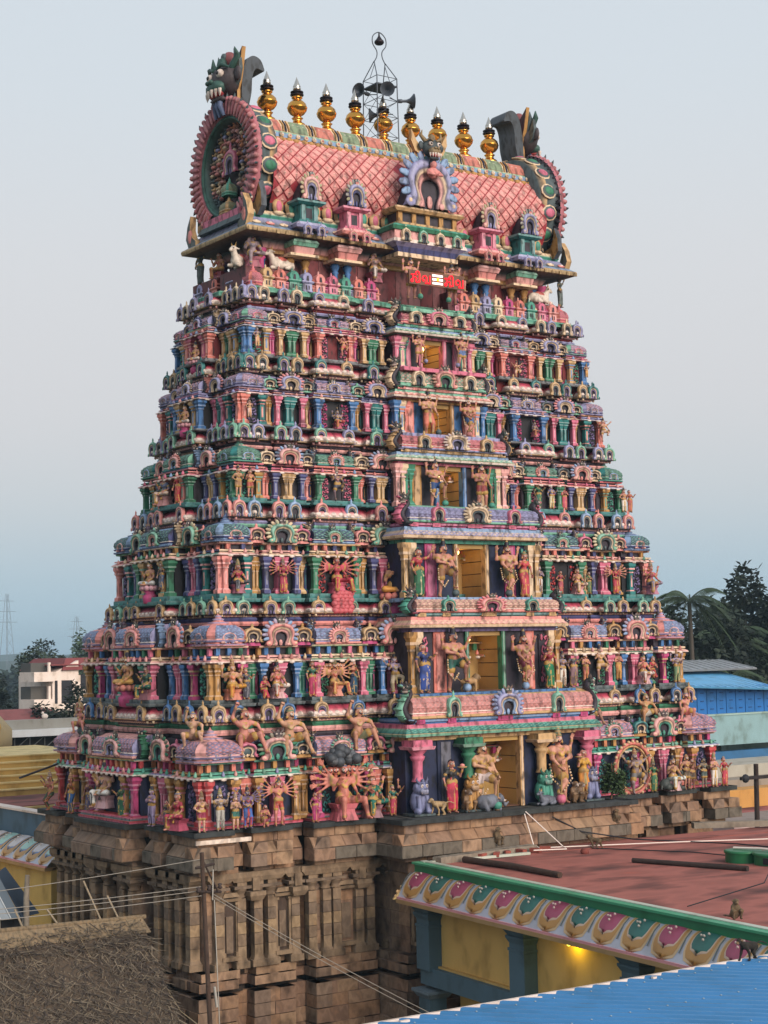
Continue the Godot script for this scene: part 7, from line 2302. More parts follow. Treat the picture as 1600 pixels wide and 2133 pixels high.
	for r in gi:
		var o := statue("giant_statue", r[0], Vector3(r[1], r[2], r[3]), r[4], r[5], "giant", "g", "short", "moustache", "flat", C(r[6]), C(r[7]), C("c0a060"), C("b8a070"), r[8] == 1)
		o.set_meta("group", "crouching giants on the bottom storey roof")
		o.scale *= 0.88
		put("rock", MB.new().k(K.slate).ball(Vector3(-0.05, 0.12, -0.12), Vector3(0.36, 0.26, 0.3), 5, 8), mats.stucco, o)
	# round the neck
	var nk := [
		["big grey seated giant with a black moustache at the top left corner", -5.35, 14.6, 1.3, -0.25, 1.12, "sit", "g", "short", "moustache", "tall", "8c8894", "7a7484", "8c8894", "6a6470", 0],
		["pink grey seated statue with white legs left of the lit sign", -1.38, 14.6, 1.35, -0.1, 1.08, "sit", "m", "dhoti", "plain", "bun", "b0908a", "d8ccc4", "b0908a", "6a5a5a", 0],
		["pink guard standing left of the lit sign at the top doorway", -0.68, 14.05, 2.15, 0.0, 1.28, "guard_stand", "g", "short", "moustache", "bun", "cc8c7c", "a86a60", "c0a060", "b8a070", 0],
		["pink guard standing behind the right half of the lit sign", 0.78, 14.05, 2.15, 0.0, 1.24, "guard_stand", "g", "short", "moustache", "bun", "c88474", "a05a50", "c0a060", "b8a070", 1],
		["seated pink statue stretching a leg right of the lit sign", 1.56, 14.6, 1.35, 0.2, 0.98, "sit", "m", "short", "moustache", "bun", "c08a7a", "a88a70", "c08a7a", "b8a070", 1],
		["dark greenish statue of a woman leaning out at the top left edge", -5.45, 14.6, -1.4, -1.3, 1.05, "raise", "f", "sari", "woman", "", "4a5450", "3f4a48", "4a5450", "5a605c", 0],
		["tan couple seated under the pillars at the top left end", -5.3, 14.6, -0.6, -1.2, 0.85, "sit", "m", "dhoti", "plain", "", "c89078", "c89a60", "c89078", "b04a3a", 0],
		["dark greenish statue holding out its hands at the top right corner", 5.6, 14.6, 1.3, 0.5, 0.98, "raise", "f", "sari", "woman", "", "68706a", "5a6460", "68706a", "7a807a", 0]]
	for r in nk:
		var o := statue("statue", r[0], Vector3(r[1], r[2], r[3]), r[4], r[5], r[6], r[7], r[8], r[9], r[10], C(r[11]), C(r[12]), C(r[13]), C(r[14]), r[15] == 1)
		props(o, r[6], r[2], r[4], r[15] == 1, C("6e4a44"))
	var bull := beast("bull_lying")
	for r in [["white reclining bull statue right of the big grey giant", -4.45, 14.6, 1.25, PI], ["white reclining bull statue half behind the big grey giant", -5.55, 14.6, 0.95, PI + 0.5], ["white reclining bull statue at the top right corner", 4.8, 14.6, 1.3, 0.0]]:
		var o := thing("bull_statue", r[0], "bull statue", Vector3(r[1], r[2], r[3]), r[4], "white bull statues round the top storey")
		o.scale = Vector3.ONE * 0.62
		put("body", coloured(bull, [C("ddcfc0"), C("c9675c"), C("b08a48"), K.white, K.dark, K.white, K.black, K.salmon, K.rose]), mats.stucco, o)
	# beasts about the doorways
	for r in [["grey elephant statue crouched under the left door guard's foot", "elephant", -0.78, 0.0, 5.32, 0.0, 0.62, "6f7480"], ["grey bull statue lying beside the right door guard's club", "bull_lying", 1.12, 0.0, 5.3, PI, 0.42, "6a6e7a"], ["tan lion statue standing at the second storey doorway", "lion", -0.9, 3.07, 4.68, 0.0, 0.52, "b08a5c"], ["tan monkey statue walking at the left end of the bottom porch", "monkey_walk", -2.45, 0.0, 5.3, PI, 0.62, "a58a62"], ["left one of two brown monkey statues crouching right of the door guard", "monkey_sit", 2.22, 0.0, 5.15, -PI / 2, 0.95, "7d6248"], ["right one of two brown monkey statues crouching right of the door guard", "monkey_sit", 2.44, 0.0, 5.12, -PI / 2 + 0.4, 0.9, "765a42"], ["brown monkey statue seated between the woman in red and the left door guard", "monkey_sit", -1.38, 0.0, 5.1, -PI / 2, 0.98, "80654a"]]:
		var o := thing("animal_statue", r[0], "animal statue", Vector3(r[2], r[3], r[4]), r[5], "animal statues at the porches")
		o.scale = Vector3.ONE * r[6]
		var c := C(r[7])
		put("body", coloured(beast(r[1]), [c, c.darkened(0.25), K.gold, c.lightened(0.2), c.darkened(0.5), K.white, K.black, K.rose, K.rose]), mats.stucco, o)
	# rings and haloes behind statues
	halo("beaded_ring", "tall beaded ring of orange and pink round the grey dancer", Vector3(5.1, 0.0, 4.42), 0.62, 1.42, K.coral, K.gold, true, null)
	halo("oval_ring", "grey oval ring with a blue ground behind the pale dancer", Vector3(4.75, 3.12, 3.5), 0.42, 1.02, K.grey, K.slate, false, C("5a7298"))
	halo("green_halo", "dark green scalloped halo behind the statue on the peacock", Vector3(-4.42, 3.1, 3.46), 0.66, 1.12, C("2f5a4a"), C("3f6f5a"), true, C("26453c"))
	var o := thing("bull_statue", "dark bull statue carrying the rider in white", "bull statue", Vector3(6.55, 0.0, 4.5), 0.0)
	o.scale = Vector3.ONE * 0.62
	put("body", coloured(beast("bull_lying"), [C("4c5450"), C("3f6f60"), C("b08a48"), K.slate, K.dark, K.white, K.black, K.salmon, K.rose]), mats.stucco, o)
	o = thing("rock_pile", "pile of grey and pink rocks held up over the many-headed giant", "rocks", Vector3(-4.86, 1.3, 4.5))
	var r3 := RandomNumberGenerator.new()
	r3.seed = 3
	for q in 26: put("rock", MB.new().k(C("454b50") if q % 3 else C("5c6064")).ball(Vector3.ZERO, Vector3(0.14, 0.12, 0.13), 4, 7), mats.stucco, o, xf(Vector3(r3.randf_range(-0.4, 0.4), 0.12 + r3.randf_range(0.0, 0.34), r3.randf_range(-0.1, 0.14)), r3.randf() * 3.0, Vector3.ONE * r3.randf_range(0.8, 1.3)))
	o = thing("rock_pile", "pink scaly rock mass under the seated crimson woman, third storey", "rocks", Vector3(-3.9, 5.2, 3.2))
	for q in 24: put("rock", MB.new().k(C("c9636a")).ball(Vector3.ZERO, Vector3(0.12, 0.09, 0.1), 4, 7), mats.stucco, o, xf(Vector3(((q % 4) - 1.5) * 0.15 + 0.04 * (q / 4 % 2), 0.06 + (q / 4) * 0.09, 0.02), 0.0, Vector3.ONE))
	o = thing("peacock_statue", "dark blue peacock statue under the many-armed rider", "peacock statue", Vector3(-4.3, 3.05, 3.75))
	put("body", MB.new().k(C("22304a")).ball(Vector3(0, 0.2, 0), Vector3(0.22, 0.14, 0.13), 6, 9).tube([Vector3(0.14, 0.22, 0.04), Vector3(0.26, 0.36, 0.06), Vector3(0.24, 0.5, 0.08)], [0.08, 0.05, 0.045], 7).ball(Vector3(0.26, 0.52, 0.09), Vector3(0.06, 0.05, 0.05), 4, 7), mats.stucco, o)
	put("leg", MB.new().k(K.ochre).tube([Vector3(-0.05, 0.1, 0.04), Vector3(-0.05, 0.0, 0.06)], 0.02, 5), mats.stucco, o)
	put("leg", MB.new().k(K.ochre).tube([Vector3(0.06, 0.1, 0.04), Vector3(0.06, 0.0, 0.06)], 0.02, 5), mats.stucco, o)

func props(o: Node3D, kind: String, y: float, turn: float, mir: bool, tint: Color) -> void:
	var s := -1.0 if mir else 1.0
	if kind == "guard":
		club(o, Vector3(s * 0.24, 0.0, 0.3), Vector3(s * 0.25, 0.98, 0.38), [K.jade, K.slate, K.indigo, K.sky][int(absf(y)) % 4])
		garland(o, [Vector3(-s * 0.26, 0.95, 0.05), Vector3(-s * 0.3, 0.6, 0.14), Vector3(-s * 0.12, 0.36, 0.2), Vector3(s * 0.05, 0.6, 0.2)])
	elif kind == "guard_lean":
		club(o, Vector3(-s * 0.16, 0.0, 0.34), Vector3(-s * 0.12, 1.0, 0.34), [K.rose, K.slate, K.salmon, K.sky][int(absf(y)) % 4])
		garland(o, [Vector3(-s * 0.28, 0.98, 0.05), Vector3(-s * 0.3, 0.62, 0.2), Vector3(0, 0.34, 0.26), Vector3(s * 0.28, 0.62, 0.2), Vector3(s * 0.27, 0.98, 0.05)])
	elif kind == "guard_stand":
		club(o, Vector3(s * 0.36, 0.0, 0.2), Vector3(s * 0.33, 0.95, 0.24), [K.lav, K.slate, K.jade][int(absf(y)) % 3])
	elif kind == "sit" or kind == "sit_four" or kind == "many_sit":
		put("seat", MB.new().k(tint.lerp(K.rose, 0.5)).block(Vector3(0, 0, -0.02), 0.3, 0.24, 0.2, 0.22, 0.2).block(Vector3(0, 0.2, -0.02), 0.22, 0.2, 0.08).block(Vector3(0, 0.28, -0.02), 0.24, 0.22, 0.12, 0.3, 0.25), mats.stucco, o)
	elif kind == "lotus":
		var m := MB.new()
		for q in 10: m.k(tint.lerp(K.rose, 0.6)).ball(Vector3(cos(q * 0.628) * 0.36, -0.08, sin(q * 0.628) * 0.26 + 0.05), Vector3(0.14, 0.12, 0.12), 4, 7)
		m.k(K.magenta).lathe([[0.1, -0.75], [0.3, -0.7], [0.34, -0.4], [0.2, -0.3], [0.36, -0.12], [0.0, -0.1]], 10)
		put("lotus_seat", m, mats.stucco, o)
	elif kind == "tray":
		put("tray", MB.new().k(K.gold).lathe([[0.0, 0.0], [0.14, 0.0], [0.17, 0.04], [0.0, 0.05]], 12).k(K.salmon).ball(Vector3(0, 0.08, 0), Vector3(0.09, 0.06, 0.09), 4, 8), mats.stucco, o, xf(Vector3(s * 0.3, 1.47, 0.22)))

func garland(o: Node3D, pts: Array) -> void:
	var m := MB.new()
	for q in pts.size() - 1:
		for w in 5: m.k(K.gold if w % 2 else K.cream).ball(pts[q].lerp(pts[q + 1], w / 5.0), Vector3(0.032, 0.032, 0.03), 3, 6)
	put("garland", m, mats.stucco, o)

func halo(called: String, label: String, at: Vector3, w: float, h: float, c1: Color, c2: Color, beads: bool, fill) -> void:
	var o := thing(called, label, "ring", at, -0.1)
	var pts := []
	for q in 28:
		var a := TAU * q / 28.0
		pts.append(Vector3(cos(a) * w, h * 0.5 + sin(a) * h * 0.5, 0))
	put("band", MB.new().k(c1).tube(pts, 0.055, 6, true), mats.stucco, o)
	put("inner_band", MB.new().k(c2).tube(pts.map(func(p): return Vector3(p.x * 0.86, h * 0.5 + (p.y - h * 0.5) * 0.88, -0.02)), 0.035, 6, true), mats.stucco, o)
	if beads:
		for p in pts: put("bead", MB.new().k(c2.lerp(K.cream, 0.5)).ball(Vector3.ZERO, Vector3(0.05, 0.05, 0.05), 4, 6), mats.stucco, o, xf(Vector3(p.x * 1.07, h * 0.5 + (p.y - h * 0.5) * 1.07, 0.03)))
	if fill != null:
		var m := MB.new()
		plate_z(m, pts.map(func(p): return Vector2(p.x * 0.95, h * 0.5 + (p.y - h * 0.5) * 0.95)), -0.08, -0.05, fill, fill)
		put("ground", m, mats.stucco, o)

# beasts about 1 long facing +x, meshed from the same smooth field; ids as for figures
var beast_of := {}
func beast(kind: String) -> Dictionary:
	if beast_of.has(kind): return beast_of[kind]
	var b := []
	match kind:
		"bull_lying":
			b.append([Vector3(-0.45, 0.3, 0), Vector3(0.25, 0.34, 0), 0.27, 0.25, 0])
			b.append([Vector3(0.1, 0.5, 0), Vector3(0.16, 0.55, 0), 0.13, 0.1, 0])
			b.append([Vector3(0.3, 0.4, 0), Vector3(0.5, 0.78, 0), 0.17, 0.12, 0])
			b.append([Vector3(0.5, 0.82, 0), Vector3(0.72, 0.72, 0), 0.13, 0.075, 0])
			b.append([Vector3(-0.15, 0.42, 0), Vector3(0.0, 0.42, 0), 0.235, 0.235, 1])
			for s in [-1, 1]:
				b.append([Vector3(0.46, 0.92, s * 0.07), Vector3(0.44, 1.12, s * 0.13), 0.04, 0.015, 2])
				b.append([Vector3(0.46, 0.84, s * 0.1), Vector3(0.4, 0.8, s * 0.24), 0.05, 0.03, 0])
				b.append([Vector3(0.62, 0.82, s * 0.09), Vector3(0.62, 0.82, s * 0.1), 0.024, 0.022, 6])
				b.append([Vector3(0.22, 0.16, s * 0.2), Vector3(0.55, 0.1, s * 0.2), 0.1, 0.07, 0])
				b.append([Vector3(0.55, 0.09, s * 0.2), Vector3(0.35, 0.06, s * 0.22), 0.06, 0.05, 0])
				b.append([Vector3(-0.45, 0.2, s * 0.22), Vector3(-0.15, 0.12, s * 0.3), 0.16, 0.08, 0])
			b.append([Vector3(-0.7, 0.35, 0), Vector3(-0.76, 0.08, 0.08), 0.04, 0.03, 0])
		"elephant":
			b.append([Vector3(-0.4, 0.36, 0), Vector3(0.2, 0.4, 0), 0.3, 0.28, 0])
			b.append([Vector3(0.42, 0.5, 0), Vector3(0.5, 0.46, 0), 0.2, 0.17, 0])
			b.append([Vector3(0.6, 0.42, 0), Vector3(0.76, 0.18, 0), 0.09, 0.06, 0])
			b.append([Vector3(0.76, 0.18, 0), Vector3(0.9, 0.3, 0.05), 0.055, 0.035, 0])
			for s in [-1, 1]:
				b.append([Vector3(0.38, 0.55, s * 0.2), Vector3(0.28, 0.4, s * 0.3), 0.11, 0.07, 1])
				b.append([Vector3(0.62, 0.38, s * 0.09), Vector3(0.78, 0.4, s * 0.12), 0.03, 0.012, 5])
				b.append([Vector3(0.18, 0.3, s * 0.18), Vector3(0.3, 0.06, s * 0.22), 0.11, 0.09, 0])
				b.append([Vector3(-0.45, 0.3, s * 0.18), Vector3(-0.35, 0.06, s * 0.24), 0.13, 0.1, 0])
		"lion":
			b.append([Vector3(-0.35, 0.5, 0), Vector3(0.3, 0.54, 0), 0.15, 0.18, 0])
			b.append([Vector3(0.4, 0.66, 0), Vector3(0.46, 0.72, 0), 0.2, 0.19, 4])
			b.append([Vector3(0.5, 0.74, 0), Vector3(0.68, 0.68, 0), 0.12, 0.075, 0])
			for s in [-1, 1]:
				b.append([Vector3(0.3, 0.45, s * 0.12), Vector3(0.32, 0.04, s * 0.13), 0.09, 0.055, 0])
				b.append([Vector3(-0.35, 0.45, s * 0.11), Vector3(-0.28, 0.28, s * 0.12), 0.1, 0.06, 0])
				b.append([Vector3(-0.28, 0.28, s * 0.12), Vector3(-0.4, 0.18, s * 0.12), 0.05, 0.04, 0])
				b.append([Vector3(-0.4, 0.18, s * 0.12), Vector3(-0.36, 0.04, s * 0.12), 0.04, 0.045, 0])
				b.append([Vector3(0.6, 0.77, s * 0.07), Vector3(0.61, 0.77, s * 0.075), 0.02, 0.02, 6])
			b.append([Vector3(-0.5, 0.52, 0), Vector3(-0.78, 0.7, 0), 0.035, 0.025, 0])
			b.append([Vector3(-0.78, 0.7, 0), Vector3(-0.74, 0.86, 0), 0.03, 0.05, 4])
		"monkey_walk":
			b.append([Vector3(-0.25, 0.42, 0), Vector3(0.2, 0.46, 0), 0.12, 0.125, 0])
			b.append([Vector3(0.26, 0.5, 0), Vector3(0.36, 0.58, 0), 0.08, 0.08, 0])
			b.append([Vector3(0.38, 0.62, 0), Vector3(0.4, 0.61, 0), 0.095, 0.09, 0])
			b.append([Vector3(0.45, 0.58, 0), Vector3(0.5, 0.56, 0), 0.055, 0.04, 3])
			for s in [-1, 1]:
				b.append([Vector3(0.2, 0.42, s * 0.09), Vector3(0.16 + s * 0.08, 0.22, s * 0.1), 0.055, 0.04, 0])
				b.append([Vector3(0.16 + s * 0.08, 0.22, s * 0.1), Vector3(0.2 + s * 0.12, 0.02, s * 0.1), 0.038, 0.03, 0])
				b.append([Vector3(0.2 + s * 0.12, 0.02, s * 0.1), Vector3(0.27 + s * 0.12, 0.015, s * 0.1), 0.028, 0.02, 0])
				b.append([Vector3(-0.25, 0.38, s * 0.08), Vector3(-0.18 - s * 0.08, 0.22, s * 0.1), 0.07, 0.05, 0])
				b.append([Vector3(-0.18 - s * 0.08, 0.22, s * 0.1), Vector3(-0.3 - s * 0.08, 0.03, s * 0.1), 0.045, 0.03, 0])
				b.append([Vector3(-0.3 - s * 0.08, 0.02, s * 0.1), Vector3(-0.2 - s * 0.08, 0.015, s * 0.1), 0.03, 0.02, 0])
				b.append([Vector3(0.37, 0.64, s * 0.09), Vector3(0.36, 0.65, s * 0.11), 0.03, 0.025, 3])
				b.append([Vector3(0.47, 0.63, s * 0.03), Vector3(0.475, 0.63, s * 0.03), 0.016, 0.014, 6])
			for q in 5: b.append([Vector3(-0.35 - 0.1 * q, 0.46 + 0.05 * sin(q * 0.9), 0), Vector3(-0.45 - 0.1 * q, 0.46 + 0.05 * sin((q + 1) * 0.9), 0), 0.025 - 0.002 * q, 0.023 - 0.002 * q, 0])
		"monkey_sit":
			b.append([Vector3(-0.04, 0.12, 0), Vector3(0.02, 0.34, 0), 0.14, 0.115, 0])
			b.append([Vector3(0.04, 0.4, 0), Vector3(0.06, 0.46, 0), 0.08, 0.07, 0])
			b.append([Vector3(0.07, 0.52, 0), Vector3(0.09, 0.52, 0), 0.085, 0.08, 0])
			b.append([Vector3(0.14, 0.49, 0), Vector3(0.18, 0.475, 0), 0.05, 0.036, 3])
			for s in [-1, 1]:
				b.append([Vector3(-0.02, 0.12, s * 0.1), Vector3(0.18, 0.25, s * 0.14), 0.075, 0.05, 0])
				b.append([Vector3(0.18, 0.25, s * 0.14), Vector3(0.14, 0.03, s * 0.12), 0.045, 0.03, 0])
				b.append([Vector3(0.14, 0.02, s * 0.12), Vector3(0.23, 0.02, s * 0.12), 0.028, 0.02, 0])
				b.append([Vector3(0.03, 0.37, s * 0.1), Vector3(0.1, 0.24, s * 0.16), 0.045, 0.035, 0])
				b.append([Vector3(0.1, 0.24, s * 0.16), Vector3(0.22, 0.26, s * 0.07), 0.034, 0.026, 0])
				b.append([Vector3(0.05, 0.54, s * 0.085), Vector3(0.05, 0.545, s * 0.1), 0.028, 0.024, 3])
				b.append([Vector3(0.155, 0.535, s * 0.03), Vector3(0.158, 0.535, s * 0.03), 0.014, 0.013, 6])
			for q in 4: b.append([Vector3(-0.14 - 0.1 * q, 0.04, 0.03 * q), Vector3(-0.24 - 0.1 * q, 0.03, 0.03 * (q + 1)), 0.025, 0.02, 0])
	beast_of[kind] = field(b, 0.021 if kind.begins_with("monkey") else 0.028, 75.0 if kind.begins_with("monkey") else 50.0)
	return beast_of[kind]

# ---------------------------------------------------------------- everything round the tower
func pipe(called: String, label: String, cat: String, pts: Array, r: float, c: Color, group := "") -> MeshInstance3D:
	var o := put(called, MB.new().k(c).tube(pts, r, 6), mats.plain)
	tag(o, label, cat, group)
	return o

func sag(a: Vector3, b: Vector3, drop: float, n := 10) -> Array:
	var out := []
	for q in n + 1:
		var t := float(q) / n
		out.append(a.lerp(b, t) - Vector3(0, drop * 4.0 * t * (1 - t), 0))
	return out

func surroundings() -> void:
	var earth := noise_tex(512, 0.02, 21, [[0.0, Color(0.6, 0.6, 0.55)], [0.5, Color(0.9, 0.9, 0.85)], [1.0, Color(1, 0.95, 0.85)]], 5)
	paint("earth", 0.95, earth, Vector3(0.08, 0.08, 0.08), 0.0, false, Color("5d5a45"))
	var roofred := noise_tex(512, 0.006, 22, [[0.0, Color(0.5, 0.49, 0.49)], [0.35, Color(0.84, 0.83, 0.83)], [0.55, Color(1, 1, 1)], [0.8, Color(0.9, 0.9, 0.9)], [1.0, Color(1.0, 0.92, 0.88)]], 6)
	paint("red_cement", 0.9, roofred, Vector3(0.1, 0.1, 0.2), 0.0, true, Color.WHITE)
	var wash: Texture2D = mats.wash.albedo_texture
	paint("enamel", 0.45, wash, Vector3(0.25, 0.25, 0.25))
	paint("leaf", 0.8)
	mats.leaf.backlight_enabled = true
	mats.leaf.backlight = Color(0.05, 0.07, 0.02)
	paint("straw", 0.95, earth, Vector3(0.9, 0.9, 0.9))
	var g := MB.new()
	g.k(Color.WHITE).quad(Vector3(-3000, -8, 200), Vector3(3000, -8, 200), Vector3(3000, -8, -4500), Vector3(-3000, -8, -4500))
	structure("ground", g, mats.earth)
	hills()
	hall()
	foreground_roofs()
	left_side()
	right_side()
	trees()

func hills() -> void:
	var f := FastNoiseLite.new()
	f.seed = 4
	f.frequency = 0.004
	for row in [[-1500.0, 26.0, "2c3a2c"], [-900.0, 15.0, "283524"]]:
		var pts := []
		var m := MB.new()
		for r in 4:
			for q in 161:
				var x := -1200.0 + q * 20.0
				var h: float = row[1] * (0.75 + 0.5 * f.get_noise_2d(x, row[0])) + 1.5 * f.get_noise_2d(x * 9.0, row[0] + 50)
				pts.append(Vector3(x, -8.0 + h * [0.0, 0.7, 1.0, 0.0][r], row[0] + [60.0, 20.0, 0.0, -80.0][r]))
		m.k(C(row[2])).grid(pts, [], 4, 161)
		structure("hill", m, mats.leaf)

# petal cornice: curved band of painted petals along local z from 0 to len, leaning outward to -x
func petal_cornice(o: Node3D, at: Vector3, len: float, n: int, out: float, drop: float, c1: Color, c2: Color, rim: Color, turn := 0.0) -> void:
	var b := group_node("petal_cornice", o, at, turn)
	var sec := spread([Vector2(0.0, 0.0), Vector2(-0.3 * out, -0.13 * drop), Vector2(-0.68 * out, -0.48 * drop), Vector2(-out, -0.95 * drop)], 3)
	var m := MB.new()
	var pts := []
	var cols := []
	for q in 2:
		for p in sec:
			pts.append(Vector3(p.x, p.y, q * len)); cols.append(K.sky.lerp(K.white, 0.4))
	m.grid(pts, cols, 2, sec.size())
	m.k(K.rose.lerp(K.white, 0.3)).box(Vector3(-out, -drop * 0.95, len / 2), Vector3(0.05, 0.07, len))
	m.k(C("a98a60")).box(Vector3(-out + 0.12, -drop - 0.03, len / 2), Vector3(0.34, 0.09, len))
	m.k(C("8a7048")).box(Vector3(-out * 0.5 + 0.2, -drop - 0.02, len / 2), Vector3(out, 0.05, len))
	put("body", m, mats.enamel, b)
	var w := len / n
	for q in n:
		m = MB.new()
		for layer in [[0.47, 0.97, K.gold.lerp(K.cream, 0.4), 0.0], [0.42, 0.91, K.ochre, 0.015], [0.35, 0.74, rim, 0.025], [0.32, 0.7, c1 if q % 2 == 0 else c2, 0.034]]:
			var pp := []
			var cc := []
			var rows := 9
			for r in rows:
				var t: float = 0.02 + layer[1] * r / (rows - 1.0)
				var ix := t * (sec.size() - 1)
				var p: Vector2 = sec[int(ix)].lerp(sec[mini(int(ix) + 1, sec.size() - 1)], ix - int(ix))
				var wid: float = layer[0] * w * sqrt(maxf(0.0, 1.0 - pow(float(r) / (rows - 1), 6.0))) * (0.9 + 0.1 * t)
				var bulge: float = layer[3]
				for e in 5:
					var u := -1.0 + e * 0.5
					pp.append(Vector3(p.x - bulge * 0.7 * (1.0 - u * u * 0.6) - 0.004, p.y + bulge * 0.7 * (1.0 - u * u * 0.6) + 0.006, w * (q + 0.5) + u * wid)); cc.append(layer[2])
			m.grid(pp, cc, rows, 5)
		for s in [[0.3, 0.1], [0.42, -0.06], [0.52, 0.06], [0.38, 0.02]]:
			var ix: float = s[0] * (sec.size() - 1)
			var p: Vector2 = sec[int(ix)]
			m.k((c1 if q % 2 == 0 else c2).lerp(K.white, 0.65)).ball(Vector3(p.x - 0.07, p.y + 0.07, w * (q + 0.5 + s[1])), Vector3(0.022, 0.03, 0.035), 4, 6)
		put("petal", m, mats.enamel, b)
		put("bead_row", MB.new().k(K.slate).tube([Vector3(-0.1, 0.0, w * q), Vector3(sec[4].x - 0.02, sec[4].y + 0.03, w * q), Vector3(sec[7].x - 0.02, sec[7].y + 0.02, w * q)], 0.014, 5), mats.enamel, b)

func hall() -> void:
	var o := thing("pillared_hall", "yellow temple hall with blue grey pillars, petal cornice and flat red roof", "hall", Vector3(-3.95, -1.0, 6.4), -0.105)
	var L := 14.5
	var wall := C("dcb468")
	var blue := C("526c7a")
	var m := MB.new()
	var red := C("9e5c50")
	m.k(red).box(Vector3(9.0, -0.15, L / 2), Vector3(17.6, 0.3, L))
	put("roof_slab", m, mats.red_cement, o)
	m = MB.new()
	m.k(red).box(Vector3(9.6, -0.2, -0.75), Vector3(15.0, 0.3, 1.5))
	m.k(red.darkened(0.2)).box(Vector3(8.0, -0.02, 0.02), Vector3(13.0, 0.08, 0.1))
	put("roof_link", m, mats.red_cement, o)
	var gr := C("1f7a52")
	m = MB.new()
	m.k(gr).box(Vector3(0.05, -0.1, L / 2), Vector3(0.22, 0.2, L + 0.1))
	m.k(C("3f9a72")).box(Vector3(-0.02, 0.03, L / 2), Vector3(0.2, 0.05, L + 0.16))
	m.k(C("b8bfb0")).box(Vector3(0.16, 0.05, L / 2), Vector3(0.16, 0.05, L))
	put("parapet_band", m, mats.enamel, o)
	m = MB.new()
	m.k(gr).box(Vector3(1.6, -0.08, 0.05), Vector3(3.0, 0.16, 0.2))
	m.k(gr).box(Vector3(2.4, -0.02, -0.95), Vector3(1.9, 0.16, 0.18))
	m.k(C("b8bfb0")).box(Vector3(1.6, 0.04, 0.16), Vector3(3.1, 0.06, 0.12))
	put("parapet_band", m, mats.enamel, o)
	petal_cornice(o, Vector3(-0.05, -0.18, -0.05), L, 15, 0.5, 0.62, C("a04a66"), C("2f6a62"), C("c4ab96"))
	petal_cornice(o, Vector3(2.6, -0.18, -0.0), 2.4, 3, 0.55, 0.6, C("2f6a62"), C("a04a66"), K.white, -PI / 2)
	petal_cornice(o, Vector3(3.2, -0.12, -1.02), 2.0, 2, 0.5, 0.55, C("2f6a62"), C("a04a66"), K.white, -PI / 2)
	m = MB.new()
	m.k(C("c4ac70"))
	plate_z(m, [Vector2(-0.05, -0.2), Vector2(-0.66, -0.8), Vector2(0.0, -0.8)], -0.12, -0.06, C("c4ac70"), K.gold)
	for q in 9: m.k(K.gold).ball(Vector3(-0.12 - 0.055 * q, -0.34 - 0.05 * q + 0.06 * (q % 2), -0.12), Vector3(0.05, 0.05, 0.03), 4, 6)
	put("corner_scrolls", m, mats.enamel, o)
	m = MB.new()
	m.k(wall).box(Vector3(0.35, -1.6, L / 2 + 0.1), Vector3(0.3, 1.6, L - 0.4))
	m.k(wall).box(Vector3(9.0, -3.6, L / 2 + 0.1), Vector3(16.6, 6.6, L - 1.2))
	put("wall", m, mats.wash, o)
	m = MB.new()
	m.k(blue).box(Vector3(0.18, -2.6, L / 2), Vector3(0.5, 0.42, L - 0.3))
	put("beam", m, mats.wash, o)
	for q in 4:
		m = MB.new()
		var z := 0.42 + q * 4.1
		m.k(blue).box(Vector3(0.1, -1.95, z), Vector3(0.5, 1.0, 0.6))
		m.k(blue).block(Vector3(0.1, -1.44, z), 0.27, 0.32, 0.06).block(Vector3(0.1, -1.38, z), 0.24, 0.29, 0.12).block(Vector3(0.1, -1.26, z), 0.25, 0.3, 0.1, 0.3, 0.36).block(Vector3(0.1, -1.16, z), 0.3, 0.36, 0.05).block(Vector3(0.1, -1.11, z), 0.26, 0.32, 0.14, 0.34, 0.42).block(Vector3(0.1, -0.97, z), 0.34, 0.42, 0.1)
		m.box(Vector3(0.1, -5.0, z), Vector3(0.46, 4.0, 0.52))
		m.k(blue.lightened(0.08)).block(Vector3(0.1, -2.98, z), 0.36, 0.4, 0.07).block(Vector3(0.1, -3.1, z), 0.26, 0.3, 0.12, 0.34, 0.38)
		put("pillar", m, mats.wash, o)
		if q < 3:
			m = MB.new()
			m.k(wall.darkened(0.12)).box(Vector3(0.16, -2.37, z + 2.05), Vector3(0.16, 0.05, 3.46))
			put("sill", m, mats.wash, o)
	# lamp under the cornice
	var at := o.transform * Vector3(-0.02, -1.0, 6.35)
	var lamp := thing("wall_lamp", "small yellow lamp glowing under the cornice of the yellow hall", "wall lamp", at)
	put("shade", MB.new().k(K.dark).lathe([[0.0, 0.1], [0.05, 0.08], [0.08, 0.0]], 10), mats.plain, lamp)
	put("bulb", MB.new().ball(Vector3(0, -0.02, 0), Vector3(0.05, 0.05, 0.05), 6, 10), _glow("hall_bulb", Color(1.0, 0.92, 0.3), 3.0), lamp)
	var l := OmniLight3D.new()
	l.name = "lamp_light"
	l.light_color = Color(1.0, 0.88, 0.12)
	l.light_energy = 0.22
	l.light_size = 0.05
	l.omni_range = 5.0
	l.omni_attenuation = 2.0
	l.shadow_enabled = true
	l.position = Vector3(0, -0.05, 0)
	lamp.add_child(l)
	# things lying on the roof
	var R := func(x: float, y: float, z: float) -> Vector3: return o.transform * Vector3(x, y, z)
	var p := [Vector3(-2.93, -0.93, 6.95), Vector3(-3.1, -0.93, 10.7)]
	var t := put("timber_beam", MB.new().k(C("4a3830")).tube([p[0], p[0].lerp(p[1], 0.5) + Vector3(0.05, 0.02, 0), p[1]], [0.09, 0.08, 0.075], 7), mats.stone)
	tag(t, "dark weathered timber lying along the near edge of the red roof", "timber")
	t = put("timber_beam", MB.new().k(C("3c302c")).tube([Vector3(-0.06, -0.94, 9.83), Vector3(0.75, -0.94, 12.77)], [0.06, 0.07], 7), mats.stone)
